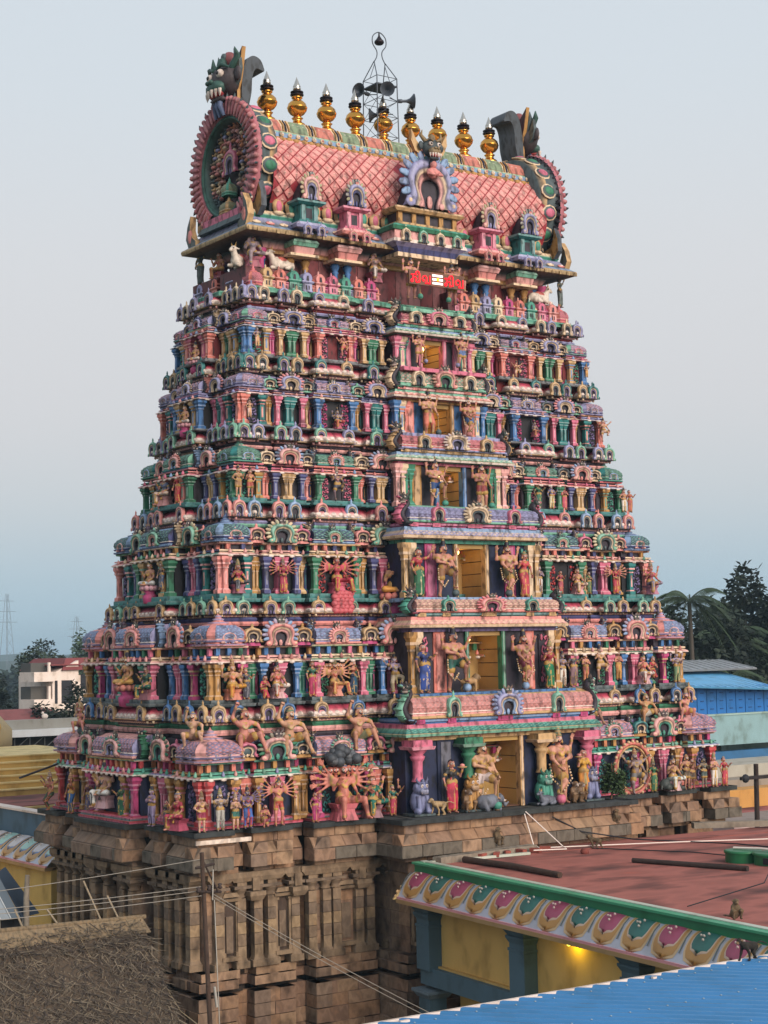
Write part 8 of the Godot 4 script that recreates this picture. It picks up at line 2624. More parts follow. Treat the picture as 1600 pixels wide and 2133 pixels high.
	tag(t, "long thin dark pole lying in the middle of the red roof", "timber")
	pipe("white_pipe", "fat white plastic pipe along the green edge of the red roof", "pipe", [Vector3(-4.7, -1.1, 14.7), Vector3(-5.3, -1.16, 19.4)], 0.075, K.white)
	pipe("bent_pipe", "thin white pipe bent up over the stone ledge beside the doorway", "pipe", [Vector3(-0.4, -0.1, 5.5), Vector3(-0.05, -0.02, 5.75), Vector3(-0.2, -0.85, 6.3), Vector3(-0.1, -0.93, 6.4), Vector3(3.4, -0.94, 7.9), Vector3(6.5, -0.94, 9.6)], 0.016, K.white)
	pipe("bent_pipe", "second thin white pipe leaning from the ledge down to the roof edge", "pipe", [Vector3(-0.05, -0.02, 5.78), Vector3(0.5, -0.9, 6.6), Vector3(0.35, -0.95, 6.95), Vector3(-0.7, -0.9, 6.9)], 0.015, K.white)
	pipe("roof_cable", "black cable running across the red roof", "cable", [Vector3(0.6, -0.05, 5.5), Vector3(1.8, -0.7, 5.9), Vector3(3.0, -0.94, 6.6), Vector3(4.2, -0.95, 9.2), Vector3(4.4, -0.95, 12.0)], 0.02, K.black)
	pipe("roof_cable", "thin black cable lying below the white pipe on the red roof", "cable", [Vector3(1.0, -0.96, 7.2), Vector3(2.2, -0.96, 9.6), Vector3(2.6, -0.96, 13.0)], 0.016, K.black)
	pipe("roof_cable", "thin wire slanting from the roof edge to the right side of the picture", "cable", [Vector3(-4.2, -0.95, 15.8), Vector3(-2.0, -0.7, 15.8), Vector3(-0.2, -0.3, 14.6)], 0.012, K.black)
	var bx := thing("green_valve_box", "pair of round green boxes with a white pipe on the red roof", "valve box", Vector3(1.95, -1.0, 11.5))
	for q in 2:
		put("drum", MB.new().k(C("1f6a40")).lathe([[0.42, 0.0], [0.42, 0.2], [0.45, 0.22], [0.45, 0.27], [0.4, 0.28], [0.0, 0.29]], 18), mats.enamel, bx, xf(Vector3(q * 0.12, 0, q * 0.8)))
	put("hatch", MB.new().k(K.black).box(Vector3(-0.3, 0.12, 1.05), Vector3(0.1, 0.14, 0.2)), mats.plain, bx)
	put("pipe", MB.new().k(K.white).tube([Vector3(-0.1, 0.32, -0.2), Vector3(0.1, 0.34, 0.5), Vector3(0.1, 0.34, 1.2)], 0.03, 6), mats.plain, bx)
	t = put("rubble", MB.new().k(C("7a3f36")).ball(Vector3(0.3, -0.95, 7.7), Vector3(0.13, 0.1, 0.12), 4, 6), mats.stone)
	tag(t, "lump of broken red brick on the red roof", "rubble")
	for q in 7:
		t = put("loose_brick", MB.new().k(C("9a5246")).box(Vector3.ZERO, Vector3(0.28, 0.1, 0.14)), mats.stone, self, xf(Vector3(-2.6 + q * 0.42, -0.92, 6.62 + 0.06 * (q % 3)), 0.4 * q))
		tag(t, "broken red brick on the crumbling roof edge, %s from the left" % ["first", "second", "third", "fourth", "fifth", "sixth", "last"][q], "brick", "broken bricks along the roof edge")
	for q in 2:
		t = put("roof_kerb", MB.new().k(C("8d8478")).box(Vector3.ZERO, Vector3([3.4, 5.0][q], 0.16, 0.3)), mats.stone, self, xf(Vector3([-1.9, 8.6][q], -0.92, [6.5, 6.6][q]), [0.12, -0.5][q]))
		tag(t, ["crumbling grey kerb along the back edge of the red roof by the corner", "broken grey kerb at the far right of the red roof"][q], "kerb")
	# monkeys
	var fur := [C("6d5a48"), C("5a4a3c"), C("b08a62"), C("8a705a"), C("3a302a"), K.white, K.black, K.rose, K.rose]
	for r in [["brown monkey sitting on the stone ledge above the short green band", "monkey_sit", Vector3(-1.05, -0.82, 5.85), 0.75, -1.2], ["brown monkey standing on the far part of the red roof", "monkey_walk", Vector3(1.2, -1.0, 7.1), 0.5, 1.9], ["brown monkey sitting on the near edge of the red roof", "monkey_sit", Vector3(-4.6, -0.95, 17.45), 0.62, -1.9], ["dark monkey walking along the edge of the blue metal roof", "monkey_walk", Vector3(-7.55, -0.94, 20.55), 0.52, PI], ["grey monkey sitting in a gap of the stone ledge right of the doorway", "monkey_sit", Vector3(3.15, -0.58, 5.75), 0.62, -1.0]]:
		var k := thing("wild_monkey", r[0], "monkey", r[2], r[4], "monkeys on the roofs")
		k.scale = Vector3.ONE * r[3]
		var f := fur.duplicate()
		if r[0].begins_with("dark"): f[0] = C("2e2824")
		put("body", coloured(beast(r[1]), f), mats.straw, k)
	# shrub rooted in the ledge
	var sh := thing("shrub", "leafy green shrub rooted on the ledge right of the bottom porch", "shrub", Vector3(3.62, -0.02, 5.1))
	put("stem", MB.new().k(K.brown).tube([Vector3.ZERO, Vector3(0.05, 0.5, 0.05), Vector3(-0.05, 1.0, 0.1)], [0.03, 0.02, 0.01], 5), mats.plain, sh)
	leaves(sh, "foliage", Vector3(0, 0.6, 0.05), Vector3(0.34, 0.6, 0.3), 420, 0.12, C("3d5230"), 9)

func foreground_roofs() -> void:
	# blue sheet roof, low right: the sheets run obliquely to the cut edge
	var o := thing("blue_sheet_roof", "bright blue corrugated metal roof with a white edge trim in the bottom right corner", "metal roof", Vector3(-17.5, -1.0, 20.5))
	var d := Vector3(0.654, 0.0, 0.756)
	var blue := C("3b7db2")
	for q in 16:
		var m := MB.new()
		for w in 3:
			var x := (q * 3 + w) * 0.36
			var pts := [[0.0, 0.0], [0.09, 0.0], [0.12, 0.075], [0.17, 0.08], [0.2, 0.0], [0.29, 0.012], [0.36, 0.0]]
			for e in 6:
				var a := Vector3(x + pts[e][0], pts[e][1], 0)
				var b := Vector3(x + pts[e + 1][0], pts[e + 1][1], 0)
				m.k(blue).quad(a + d * 9.0, b + d * 9.0, b, a)
			for e in 3: m.k(C("8fa4b4")).ball(Vector3(x + 0.145, 0.085, 0) + d * (0.5 + e * 1.9), Vector3(0.018, 0.012, 0.018), 3, 5)
		put("sheet", m, mats.enamel, o, Transform3D(Basis(), Vector3(0, 0.004 * (q % 2), 0)))
	put("edge_trim", MB.new().k(K.white).box(Vector3(8.5, 0.05, -0.03), Vector3(17.0, 0.05, 0.06)), mats.enamel, o)
	put("support_wall", MB.new().k(C("8d8478")).box(Vector3(11.5, -3.6, 3.9), Vector3(14.0, 6.8, 6.5)), mats.wash, o)
	for q in 5: put("bracket", MB.new().k(K.white).box(Vector3(3.0 + q * 2.4, 0.06, 0.12), Vector3(0.16, 0.03, 0.05)), mats.enamel, o)
	# thatched roof, low left
	var th := thing("thatched_roof", "brown palm thatched roof with a pale ridge in the bottom left corner", "thatched roof", Vector3(-10.2, -1.95, 4.0))
	var brown := C("5d4e44")
	var m := MB.new()
	var A := Vector3(-7.0, 0.05, 0)
	var B := Vector3(0, 0, 0)
	m.k(brown).quad(A + Vector3(0, -3.5, 5.3), B + Vector3(-0.9, -3.5, 5.3), B, A)
	m.quad(B + Vector3(0.2, -3.6, -4.0), A + Vector3(0, -3.6, -4.0), A, B)
	m.k(brown.darkened(0.3)).tri(B + Vector3(-0.92, -3.5, 5.3), B + Vector3(0.15, -3.6, -4.0), B)
	put("thatch_bed", m, mats.straw, th)
	var r := RandomNumberGenerator.new()
	r.seed = 77
	m = MB.new()
	var f := FastNoiseLite.new()
	f.seed = 6
	var cs := [C("675a51"), C("544a45"), C("76695f"), C("463d39"), C("84766a"), C("5b504a")]
	for q in 15000:
		var u := r.randf()
		var v := pow(r.randf(), 0.85)
		var p := A.lerp(B, u) + Vector3(-0.9 * u * v, -3.5 * v + 0.02 + 0.09 * f.get_noise_2d(u * 300.0, v * 240.0), 5.3 * v)
		var dir := (Vector3(r.randf_range(-1.1, 1.1), -0.4 + r.randf_range(-0.2, 0.35), r.randf_range(-0.3, 0.9)) if v > 0.13 else Vector3(r.randf_range(-1, 1), r.randf_range(-0.5, 0.3), 0.7)).normalized()
		var l := r.randf_range(0.12, 0.42)
		var sd := dir.cross(Vector3(0, 0.8, 0.6)).normalized() * r.randf_range(0.006, 0.016)
		var up := Vector3(0, 0.05, 0.035) * r.randf()
		m.k(cs[r.randi() % 6]).quad(p - sd + up, p + sd + up, p + dir * l + sd * 0.4 + up * 0.5, p + dir * l - sd * 0.4 + up * 0.5)
	var st := put("straw", m, mats.straw, th)
	st.set_meta("kind", "stuff")
	put("ridge_pole", MB.new().k(C("84715e")).tube([A + Vector3(0, 0.06, 0.02), A.lerp(B, 0.5) + Vector3(0, 0.1, 0), B + Vector3(0.1, 0.06, 0)], 0.06, 7), mats.straw, th)
	put("ridge_mat", MB.new().k(C("8d7a66")).quad(A + Vector3(0, -0.22, 0.4), B + Vector3(0.05, -0.24, 0.4), B + Vector3(0, 0.06, 0.04), A + Vector3(0, 0.1, 0.04)), mats.straw, th)
	for q in 5:
		var a := A.lerp(B, 0.18 + 0.19 * q)
		put("binding_rope", MB.new().k(C("93836e")).tube([a + Vector3(0, 0.06, 0.05), a + Vector3(0.2, -1.7, 2.3), a + Vector3(0.35, -2.5, 5.66)], 0.016, 5), mats.straw, th)
	for q in [[-0.9, 0.55, 1.2], [-1.9, 0.4, 0.5], [-0.45, 0.3, 0.7], [-2.8, 0.2, 0.6]]:
		put("stick", MB.new().k(C("a09080")).tube([Vector3(q[0], -0.1, -0.1), Vector3(q[0] - q[1] * 0.6, q[2] * 0.8, -0.5)], 0.025, 5), mats.straw, th)
	# leaning iron pole at the corner of the tower
	var pole := thing("utility_pole", "thin rusty iron utility pole with crossarms in front of the stone corner", "utility pole", Vector3(-11.7, -8.0, 10.0))
	put("shaft", MB.new().k(C("4d3b34")).tube([Vector3(0.3, 0, 0), Vector3(-0.02, 4.9, 0), Vector3(-0.16, 8.25, 0)], [0.06, 0.05, 0.045], 8), mats.stone, pole)
	put("crossarm", MB.new().k(C("3d302c")).tube([Vector3(-0.32, 7.5, 0.1), Vector3(0.32, 7.42, -0.1)], 0.03, 5).tube([Vector3(-0.3, 7.95, 0), Vector3(0.12, 8.0, 0)], 0.03, 5).tube([Vector3(-0.14, 8.1, 0), Vector3(0.2, 7.45, 0)], 0.02, 5), mats.stone, pole)
	for q in 3: put("insulator", MB.new().k(C("3a2c2a")).lathe([[0.0, 0.12], [0.05, 0.1], [0.03, 0.06], [0.06, 0.03], [0.02, 0.0]], 8), mats.plain, pole, xf(Vector3(-0.3 + q * 0.3, 7.48, 0.1 - q * 0.1)))
	put("conduit", MB.new().k(C("a8a298")).tube([Vector3(0.06, 7.9, 0.06), Vector3(0.04, 7.3, 0.06)], 0.014, 5).tube([Vector3(0.05, 5.6, 0.08), Vector3(0.1, 5.2, 0.08)], 0.03, 5).tube([Vector3(0.08, 7.3, 0.06), Vector3(0.16, 4.8, 0.07), Vector3(0.28, 1.0, 0.07)], 0.011, 5), mats.plain, pole)
	var w := 0
	var tell := ["topmost wire running left from the pole's head", "second wire from the top, left of the iron pole", "third wire from the top, left of the iron pole", "lowest wire running left from the iron pole"]
	for y in [[0.12, -0.55], [-0.42, -0.62], [-0.5, -0.72], [-0.6, -0.86]]:
		pipe("overhead_wire", tell[w], "wire", sag(Vector3(-11.85, y[0], 10.0), Vector3(-21.0, y[1], 7.0), 0.12), 0.008, C("8d867c"), "wires from the iron pole")
		w += 1
	pipe("service_wire", "upper one of the twin wires slanting down right from the iron pole", "wire", sag(Vector3(-11.6, -0.6, 10.0), Vector3(-7.6, -3.3, 12.6), 0.06), 0.008, C("8a8276"), "wires from the iron pole")
	pipe("service_wire", "lower one of the twin wires slanting down right from the iron pole", "wire", sag(Vector3(-11.6, -0.66, 10.0), Vector3(-7.6, -3.4, 12.6), 0.07), 0.008, C("8a8276"), "wires from the iron pole")
	pipe("black_rod", "black rod pointing left from the cornice at the tower's left end", "rod", [Vector3(-8.6, 1.25, -4.1), Vector3(-10.6, 1.05, -2.2)], 0.03, K.black)

func left_side() -> void:
	# painted corridor building behind the stone base
	var o := thing("corridor_building", "yellow corridor building with a pale petal cornice and blue grey parapet", "building", Vector3(-8.5, 0.0, -5.0), 0.0)
	var m := MB.new()
	m.k(C("cfae62")).box(Vector3(3.0, -4.9, -12), Vector3(6.0, 6.2, 24.0))
	put("wall", m, mats.wash, o)
	put("parapet", MB.new().k(C("4d6a7e")).box(Vector3(0.9, -0.95, -12), Vector3(0.3, 1.0, 24.0)).k(K.white).box(Vector3(0.9, -0.43, -12), Vector3(0.4, 0.06, 24.0)), mats.wash, o)
	petal_cornice(o, Vector3(0.7, -1.15, -24.0), 24.0, 26, 0.85, 0.6, C("cfc8c8"), C("9fc4b8"), C("6f86b0"))
	var d := thing("small_dome_shrine", "little turquoise dome finial at the end of the blue grey parapet", "finial", Vector3(-7.8, -0.85, -5.3))
	put("dome", MB.new().k(C("3f9a94")).lathe([[0.2, 0.0], [0.2, 0.5], [0.28, 0.52], [0.26, 0.6], [0.2, 0.62], [0.24, 0.75], [0.2, 0.88], [0.08, 0.96], [0.0, 1.0]], 12), mats.enamel, d)
	put("spike", MB.new().k(K.gold).lathe([[0.05, 0.98], [0.03, 1.08], [0.0, 1.2]], 8), mats.plain, d)
	# stepped yellow roof
	o = thing("stepped_hall", "pale yellow stepped hall roof at the left edge with a red terrace", "building", Vector3(-3.0, 0, -14.0))
	for q in 6:
		m = MB.new()
		var y := -0.42 + q * 0.21
		m.k(C("d9b36a")).box(Vector3(-7.0 + q * 0.25, (y - 0.9) / 2 - 2.5, -2.2 - q * 0.4 - 3), Vector3(16.0, y + 0.9 + 5.0, 6.0))
		m.k(C("e8cc8c")).box(Vector3(-7.0 + q * 0.25, y + 0.026, -2.2 - q * 0.4 - 3), Vector3(16.1, 0.05, 6.1))
		put("step", m, mats.wash, o)
	put("terrace", MB.new().k(C("8a4a42")).box(Vector3(-7.0, -0.62, 0.2), Vector3(16.0, 0.1, 4.0)), mats.red_cement, o)
	put("front_wall", MB.new().k(C("d4a860")).box(Vector3(-7.0, -3.2, 1.3), Vector3(16.0, 5.1, 2.2)).k(C("e8cc8c")).box(Vector3(-7.0, -0.62, 2.42), Vector3(16.1, 0.07, 0.1)), mats.wash, o)
	for q in 2:
		put("dome_finial", MB.new().k([C("7fb08c"), C("d9b36a")][q]).lathe([[0.22, 0.0], [0.22, 0.14], [0.27, 0.18], [0.24, 0.34], [0.12, 0.46], [0.0, 0.52]], 12), mats.wash, o, xf(Vector3(-3.0 + q * 1.4, 1.45, -4.9)))
	put("back_dome", MB.new().k(C("b7a27c")).ball(Vector3(-0.6, 1.0, -12), Vector3(2.6, 1.4, 2.0), 7, 14), mats.wash, o)
	# long shed with a lattice girder
	o = thing("long_canopy", "long grey walled canopy with a white fascia and lattice girder, behind the stepped roof", "canopy", Vector3(0.0, 0, -30.0))
	put("parapet_wall", MB.new().k(C("9a9890")).box(Vector3(-6, 1.22, -0.4), Vector3(30, 0.5, 0.5)), mats.wash, o)
	put("fascia", MB.new().k(C("dde0e2")).box(Vector3(-6, 0.9, 0), Vector3(30, 0.3, 0.6)), mats.wash, o)
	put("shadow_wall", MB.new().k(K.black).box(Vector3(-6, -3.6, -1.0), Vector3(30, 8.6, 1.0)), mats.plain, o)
	var gm := MB.new()
	gm.k(C("6a6c6e"))
	for q in 30:
		var x := -16.0 + q * 0.7
		gm.tube([Vector3(x, 0.75, 0), Vector3(x, 0.2, 0)], 0.025, 4)
		gm.tube([Vector3(x, 0.2, 0), Vector3(x + 0.7, 0.75, 0)], 0.02, 4)
	gm.tube([Vector3(-16, 0.2, 0), Vector3(5, 0.2, 0)], 0.035, 4)
	put("girder", gm, mats.plain, o)
	var b := thing("white_bird", "white bird perched on the grey canopy wall", "bird", Vector3(2.3, 1.47, -30.2))
	put("body", MB.new().k(K.white).ball(Vector3(0, 0.12, 0), Vector3(0.16, 0.12, 0.1), 5, 8).ball(Vector3(-0.1, 0.27, 0), Vector3(0.07, 0.07, 0.06), 4, 7).lathe([[0.05, 0.1], [0.05, 0.26]], 6, Vector3(-0.08, 0, 0)), mats.plain, b)
	# white house
	o = thing("white_house", "white three storey house with curved balconies and a red sloping roof", "house", Vector3(24.2, -8.0, -80.0), 0.1)
	put("wall", MB.new().k(K.white).box(Vector3(1.0, 5.2, 0), Vector3(3.6, 11.2, 6.0)), mats.wash, o)
	m = MB.new()
	m.k(K.white)
	plate_z(m, [Vector2(-1.3, 8.0), Vector2(0.9, 8.0), Vector2(0.9, 11.9), Vector2(-1.3, 11.0)], -1.0, 3.05, K.white, K.white)
	put("gable_wall", m, mats.wash, o)
	put("roof", MB.new().k(C("7d3b3c")).block(Vector3(1.4, 11.2, 0), 2.0, 3.3, 0.9, 1.2, 2.4).box(Vector3(-0.2, 11.6, 1.6), Vector3(2.5, 0.1, 3.2)), mats.wash, o)
	put("window", MB.new().k(K.black).box(Vector3(-0.1, 9.6, 3.06), Vector3(0.9, 1.7, 0.06)), mats.plain, o)
	put("window", MB.new().k(K.black).box(Vector3(-1.0, 9.6, 3.06), Vector3(0.22, 1.7, 0.06)), mats.plain, o)
	put("window", MB.new().k(K.black).box(Vector3(2.0, 10.3, 3.03), Vector3(1.8, 1.1, 0.1)), mats.plain, o)
	for q in 3:
		put("balcony", MB.new().k(K.white).box(Vector3(-2.1, 7.0 + q * 1.75 + (0.25 if q == 2 else 0.0), 2.2), Vector3(1.7, 0.7, 2.2)), mats.wash, o)
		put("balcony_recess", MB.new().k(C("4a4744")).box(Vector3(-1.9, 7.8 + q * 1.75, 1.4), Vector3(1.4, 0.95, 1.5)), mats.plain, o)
		put("column", MB.new().k(K.white).box(Vector3(-1.5, 7.8 + q * 1.75, 2.9), Vector3(0.18, 1.0, 0.18)), mats.wash, o)
	o = thing("red_roofed_house", "low house with a long dull red roof at the far left edge", "house", Vector3(12.0, -8.0, -60.0))
	put("wall", MB.new().k(C("b8b2a6")).box(Vector3(-1, 4.1, 0), Vector3(9, 8.2, 5)), mats.wash, o)
	put("roof", MB.new().k(C("7f4643")).block(Vector3(-1, 8.2, 0), 4.9, 3.0, 0.8, 4.4, 0.2), mats.wash, o)
	# tin shed and concrete post
	o = thing("tin_shed", "shed with a striped silver and dark tin roof on pale posts", "shed", Vector3(-11.2, -1.38, -2.2))
	var k := 0
	for q in 9:
		m = MB.new()
		m.k(C("8d969c") if q % 2 else C("59646c")).quad(Vector3(-2.4 + q * 0.27, -0.98, 1.4), Vector3(-2.13 + q * 0.27, -0.98, 1.4), Vector3(-2.2 + q * 0.27, 0.02, 0), Vector3(-2.47 + q * 0.27, 0.02, 0))
		m.k(C("c4c8c8")).tube([Vector3(-2.4 + q * 0.27, -0.96, 1.4), Vector3(-2.47 + q * 0.27, 0.04, 0)], 0.018, 4)
		put("roof_sheet", m, mats.enamel, o)
	m = MB.new()
	m.k(C("2e3a48")).quad(Vector3(0.05, -0.98, 1.4), Vector3(0.75, -1.0, 0.9), Vector3(0.35, 0.1, -0.4), Vector3(-0.05, 0.02, 0))
	put("dark_sheet", m, mats.enamel, o)
	for x in [-1.4, -0.5, 0.2]: put("post", MB.new().k(C("b5aca0")).tube([Vector3(x, -1.0, 1.2), Vector3(x, -6.6, 1.2)], 0.06, 6), mats.plain, o)
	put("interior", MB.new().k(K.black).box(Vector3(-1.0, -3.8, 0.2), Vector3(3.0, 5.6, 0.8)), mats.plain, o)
	var cp := put("concrete_post", MB.new().k(C("8a8378")).tube([Vector3(-11.0, -8, -0.9), Vector3(-10.98, -1.9, -0.9), Vector3(-10.95, -1.32, -0.9)], [0.09, 0.08, 0.06], 8), mats.stone)
	tag(cp, "pale concrete post standing before the tin shed", "post")
	# pylons on the skyline
	for q in [[300.0, -760.0, 44.0, "tall faint lattice pylon on the skyline at the left edge"], [365.0, -820.0, 34.0, "smaller faint pylon right of the tall one on the skyline"]]:
		var py := thing("power_pylon", q[3], "pylon", Vector3(q[0], -8, q[1]), 0.3, "pylons on the skyline")
		var pm := MB.new()
		pm.k(C("6a7078"))
		var h: float = q[2]
		for s in [Vector2(-1, -1), Vector2(1, -1), Vector2(1, 1), Vector2(-1, 1)]: pm.tube([Vector3(s.x * 3.2, 0, s.y * 3.2), Vector3(s.x * 0.5, h, s.y * 0.5)], 0.13, 4)
		for e in 8:
			var y0 := h * e / 8.0
			var y1 := h * (e + 1) / 8.0
			var r0 := lerpf(3.2, 0.5, e / 8.0)
			var r1 := lerpf(3.2, 0.5, (e + 1) / 8.0)
			for s in [-1, 1]: pm.tube([Vector3(-s * r0, y0, r0), Vector3(s * r1, y1, r1)], 0.07, 4)
		for e in 3: pm.tube([Vector3(-6.5 + e, h * (0.68 + 0.12 * e), 0), Vector3(6.5 - e, h * (0.68 + 0.12 * e), 0)], 0.11, 4)
		put("frame", pm, mats.plain, py)

func right_side() -> void:
	var o := thing("blue_house", "turquoise house with a bright blue sheet metal upper floor and sloping blue roof", "house", Vector3(33.0, -8.0, -20.0))
	put("wall", MB.new().k(C("4f9a98")).box(Vector3(2.2, 3.1, -3), Vector3(6.0, 6.4, 6.0)), mats.wash, o)
	put("balcony_wall", MB.new().k(C("86a6aa")).box(Vector3(1.9, 7.9, -2.6), Vector3(6.4, 1.5, 6.0)).k(C("9ab4ac")).box(Vector3(1.9, 8.66, -2.6), Vector3(6.5, 0.08, 6.1)), mats.wash, o)
	put("awning", MB.new().k(C("2f628c")).block(Vector3(1.9, 6.35, 0.2), 3.3, 0.7, 0.5, 3.2, 0.25), mats.enamel, o)
	for q in 9:
		put("blue_panel", MB.new().k(C("1f68ae")).box(Vector3(-1.05 + q * 0.68, 9.35, 0.05), Vector3(0.64, 1.35, 0.06)), mats.enamel, o)
		for e in 3: put("panel_slot", MB.new().k(C("143f70")).box(Vector3(-1.05 + q * 0.68, 8.95 + e * 0.4, 0.09), Vector3(0.22, 0.05, 0.03)), mats.plain, o)
	put("upper_wall", MB.new().k(C("2b74b8")).box(Vector3(1.9, 9.35, -3.0), Vector3(6.2, 1.4, 6.0)), mats.enamel, o)
	m_roof(o, [Vector3(-1.9, 10.15, 0.9), Vector3(4.6, 9.85, 0.9), Vector3(6.2, 10.7, -5.0), Vector3(-0.6, 10.75, -5.0)], C("58a4d4"))
	m_roof(o, [Vector3(0.6, 10.85, -3.5), Vector3(7.5, 10.85, -3.5), Vector3(8.5, 11.3, -7.0), Vector3(2.2, 11.3, -7.0)], C("8f9498"))
	for q in [[0.3, 4.9], [3.6, 4.9]]: put("window", MB.new().k(C("1c2a2c")).box(Vector3(q[0], q[1], 0.02), Vector3(0.7, 1.3, 0.06)).k(C("7fb0ac")).box(Vector3(q[0], q[1], 0.06), Vector3(0.05, 1.3, 0.03)), mats.plain, o)
	o = thing("white_house_edge", "narrow white house with dark windows at the right edge", "house", Vector3(38.6, -8.0, -20.0))
	put("wall", MB.new().k(C("c4cfcc")).box(Vector3(1.6, 4.4, -2), Vector3(3.6, 8.8, 4.6)), mats.wash, o)
	for y in [7.6, 4.6]: put("window", MB.new().k(K.black).box(Vector3(1.0, y, 0.32), Vector3(0.7, 1.2, 0.06)), mats.plain, o)
	put("tube_lamp", MB.new().k(K.white).tube([Vector3(-0.9, 6.6, 0.7), Vector3(0.1, 6.9, 0.7)], 0.07, 6), _glow("tube", Color(0.95, 0.98, 1.0), 2.2), o)
	o = thing("terrace_wall", "low terraces with an ochre band and dull red roof beyond the tower's right corner", "terrace", Vector3(28.0, 0, -12.0))
	put("grey_step", MB.new().k(C("a8a294")).box(Vector3(2.0, -1.35, -1.5), Vector3(14, 0.5, 3.0)).k(C("8f8578")).box(Vector3(2.0, -1.9, -0.4), Vector3(14, 0.6, 3.0)), mats.wash, o)
	put("ochre_wall", MB.new().k(C("c08e4a")).box(Vector3(2.0, -2.3, 0.6), Vector3(14, 0.75, 3.0)), mats.wash, o)
	put("red_roof", MB.new().k(C("96504a")).block(Vector3(2.0, -3.3, 2.0), 7.2, 2.4, 0.62, 7.0, 1.4), mats.red_cement, o)
	put("pipe", MB.new().k(C("c8bba6")).tube([Vector3(0.6, -1.7, 2.2), Vector3(6.0, -1.9, 2.2)], 0.2, 8), mats.plain, o)
	o = thing("pink_wall_building", "plain pale pink wall behind the right utility pole", "building", Vector3(24.0, 0, -5.0))
	put("wall", MB.new().k(C("b79c98")).box(Vector3(3.0, -5.4, -3.0), Vector3(14, 5.2, 4.0)).k(C("8a7a72")).box(Vector3(3.0, -2.75, -3.0), Vector3(14.1, 0.12, 4.1)), mats.wash, o)
	var po := thing("utility_pole", "dark utility pole with three crossarms at the right edge", "utility pole", Vector3(20.2, -8.0, -5.0))
	put("shaft", MB.new().k(C("3a2c28")).tube([Vector3(0.1, 0, 0), Vector3(0, 5.0, 0), Vector3(0.05, 7.6, 0)], [0.11, 0.1, 0.09], 8), mats.stone, po)
	for q in [[7.1, 1.0], [4.9, 1.3], [4.1, 1.2]]:
		put("crossarm", MB.new().k(C("2c2422")).box(Vector3(0.1, q[0], 0.1), Vector3(q[1] * 2, 0.12, 0.12)), mats.stone, po)
		for s in [-0.8, 0.85]: put("insulator", MB.new().k(K.black).ball(Vector3(s * q[1] + 0.1, q[0] + (0.0 if s < 0 else 0.1), 0.15), Vector3(0.17, 0.17, 0.12), 5, 8), mats.plain, po)
	for q in 3: pipe("overhead_wire", ["upper", "middle", "lower"][q] + " wire from the right utility pole to the tower's stone corner", "wire", sag(Vector3(20.0, -3.4 - 0.3 * q, -5), Vector3(9.2, -1.2 - 0.55 * q, 1.5), 0.5), 0.015, K.dark, "wires at the right pole")

func m_roof(o: Node3D, p: Array, c: Color) -> void:
	var m := MB.new()
	m.k(c).quad(p[0], p[1], p[2], p[3])
	m.k(c.darkened(0.4)).quad(p[0] - Vector3(0, 0.09, 0), p[1] - Vector3(0, 0.09, 0), p[1], p[0])
	for q in 12:
		var t := (q + 0.5) / 12.0
		m.k(c.lightened(0.1)).tube([p[0].lerp(p[1], t) + Vector3(0, 0.02, 0), p[3].lerp(p[2], t) + Vector3(0, 0.02, 0)], 0.02, 4)
	put("roof", m, mats.enamel, o)

# ---------------------------------------------------------------- trees
var leaf_mesh := {}
func leaves(o: Node3D, called: String, at: Vector3, size: Vector3, n: int, leaf: float, c: Color, seed_: int) -> void:
	var r := RandomNumberGenerator.new()
	r.seed = seed_
	if leaf_mesh.is_empty():
		var m := MB.new()
		for q in 4:
			var a := q * 1.57
			var d := Vector3(cos(a), 0.35 * sin(q * 2.1), sin(a))
			var s := Vector3(-sin(a), 0.2, cos(a)) * 0.28
			m.k(Color.WHITE).quad(d * 0.1 - s * 0.2, d * 0.6 - s + Vector3(0, 0.12, 0), d * 1.1, d * 0.6 + s + Vector3(0, 0.06, 0))
		leaf_mesh.m = m
	# lumps of the crown
	var lumps := []
	for q in 9 + n / 700:
		var d := Vector3(r.randfn(), r.randfn() * 0.8, r.randfn()).normalized() * r.randf_range(0.3, 0.85)
		lumps.append([d * size, r.randf_range(0.24, 0.46)])
	var base: MB = leaf_mesh.m
	var bv := PackedVector3Array()
	var bn := PackedVector3Array()
	var bc := PackedColorArray()
	var bi := PackedInt32Array()
	var one := PackedColorArray()
	one.resize(base.v.size())
	bi.resize(n * base.i.size())
	var at_i := 0
	for q in n:
		var l = lumps[r.randi() % lumps.size()]
		var d := Vector3(r.randfn(), r.randfn(), r.randfn()).normalized()
		var p: Vector3 = l[0] + d * size * l[1] * pow(r.randf(), 0.4)
		var rot := Basis.from_euler(Vector3(r.randf_range(-0.8, 0.8), r.randf() * TAU, r.randf_range(-0.8, 0.8)))
		var s := bv.size()
		bv.append_array(Transform3D(rot.scaled(Vector3.ONE * leaf * r.randf_range(0.6, 1.3)), p) * base.v)
		bn.append_array(Transform3D(rot, Vector3.ZERO) * base.n)
		one.fill(c * r.randf_range(0.55, 1.5))
		bc.append_array(one)
		for w in base.i:
			bi[at_i] = w + s
			at_i += 1
	var m2 := MB.new()
	m2.v = bv; m2.n = bn; m2.c = bc; m2.i = bi
	put(called, m2, mats.leaf, o, xf(at))

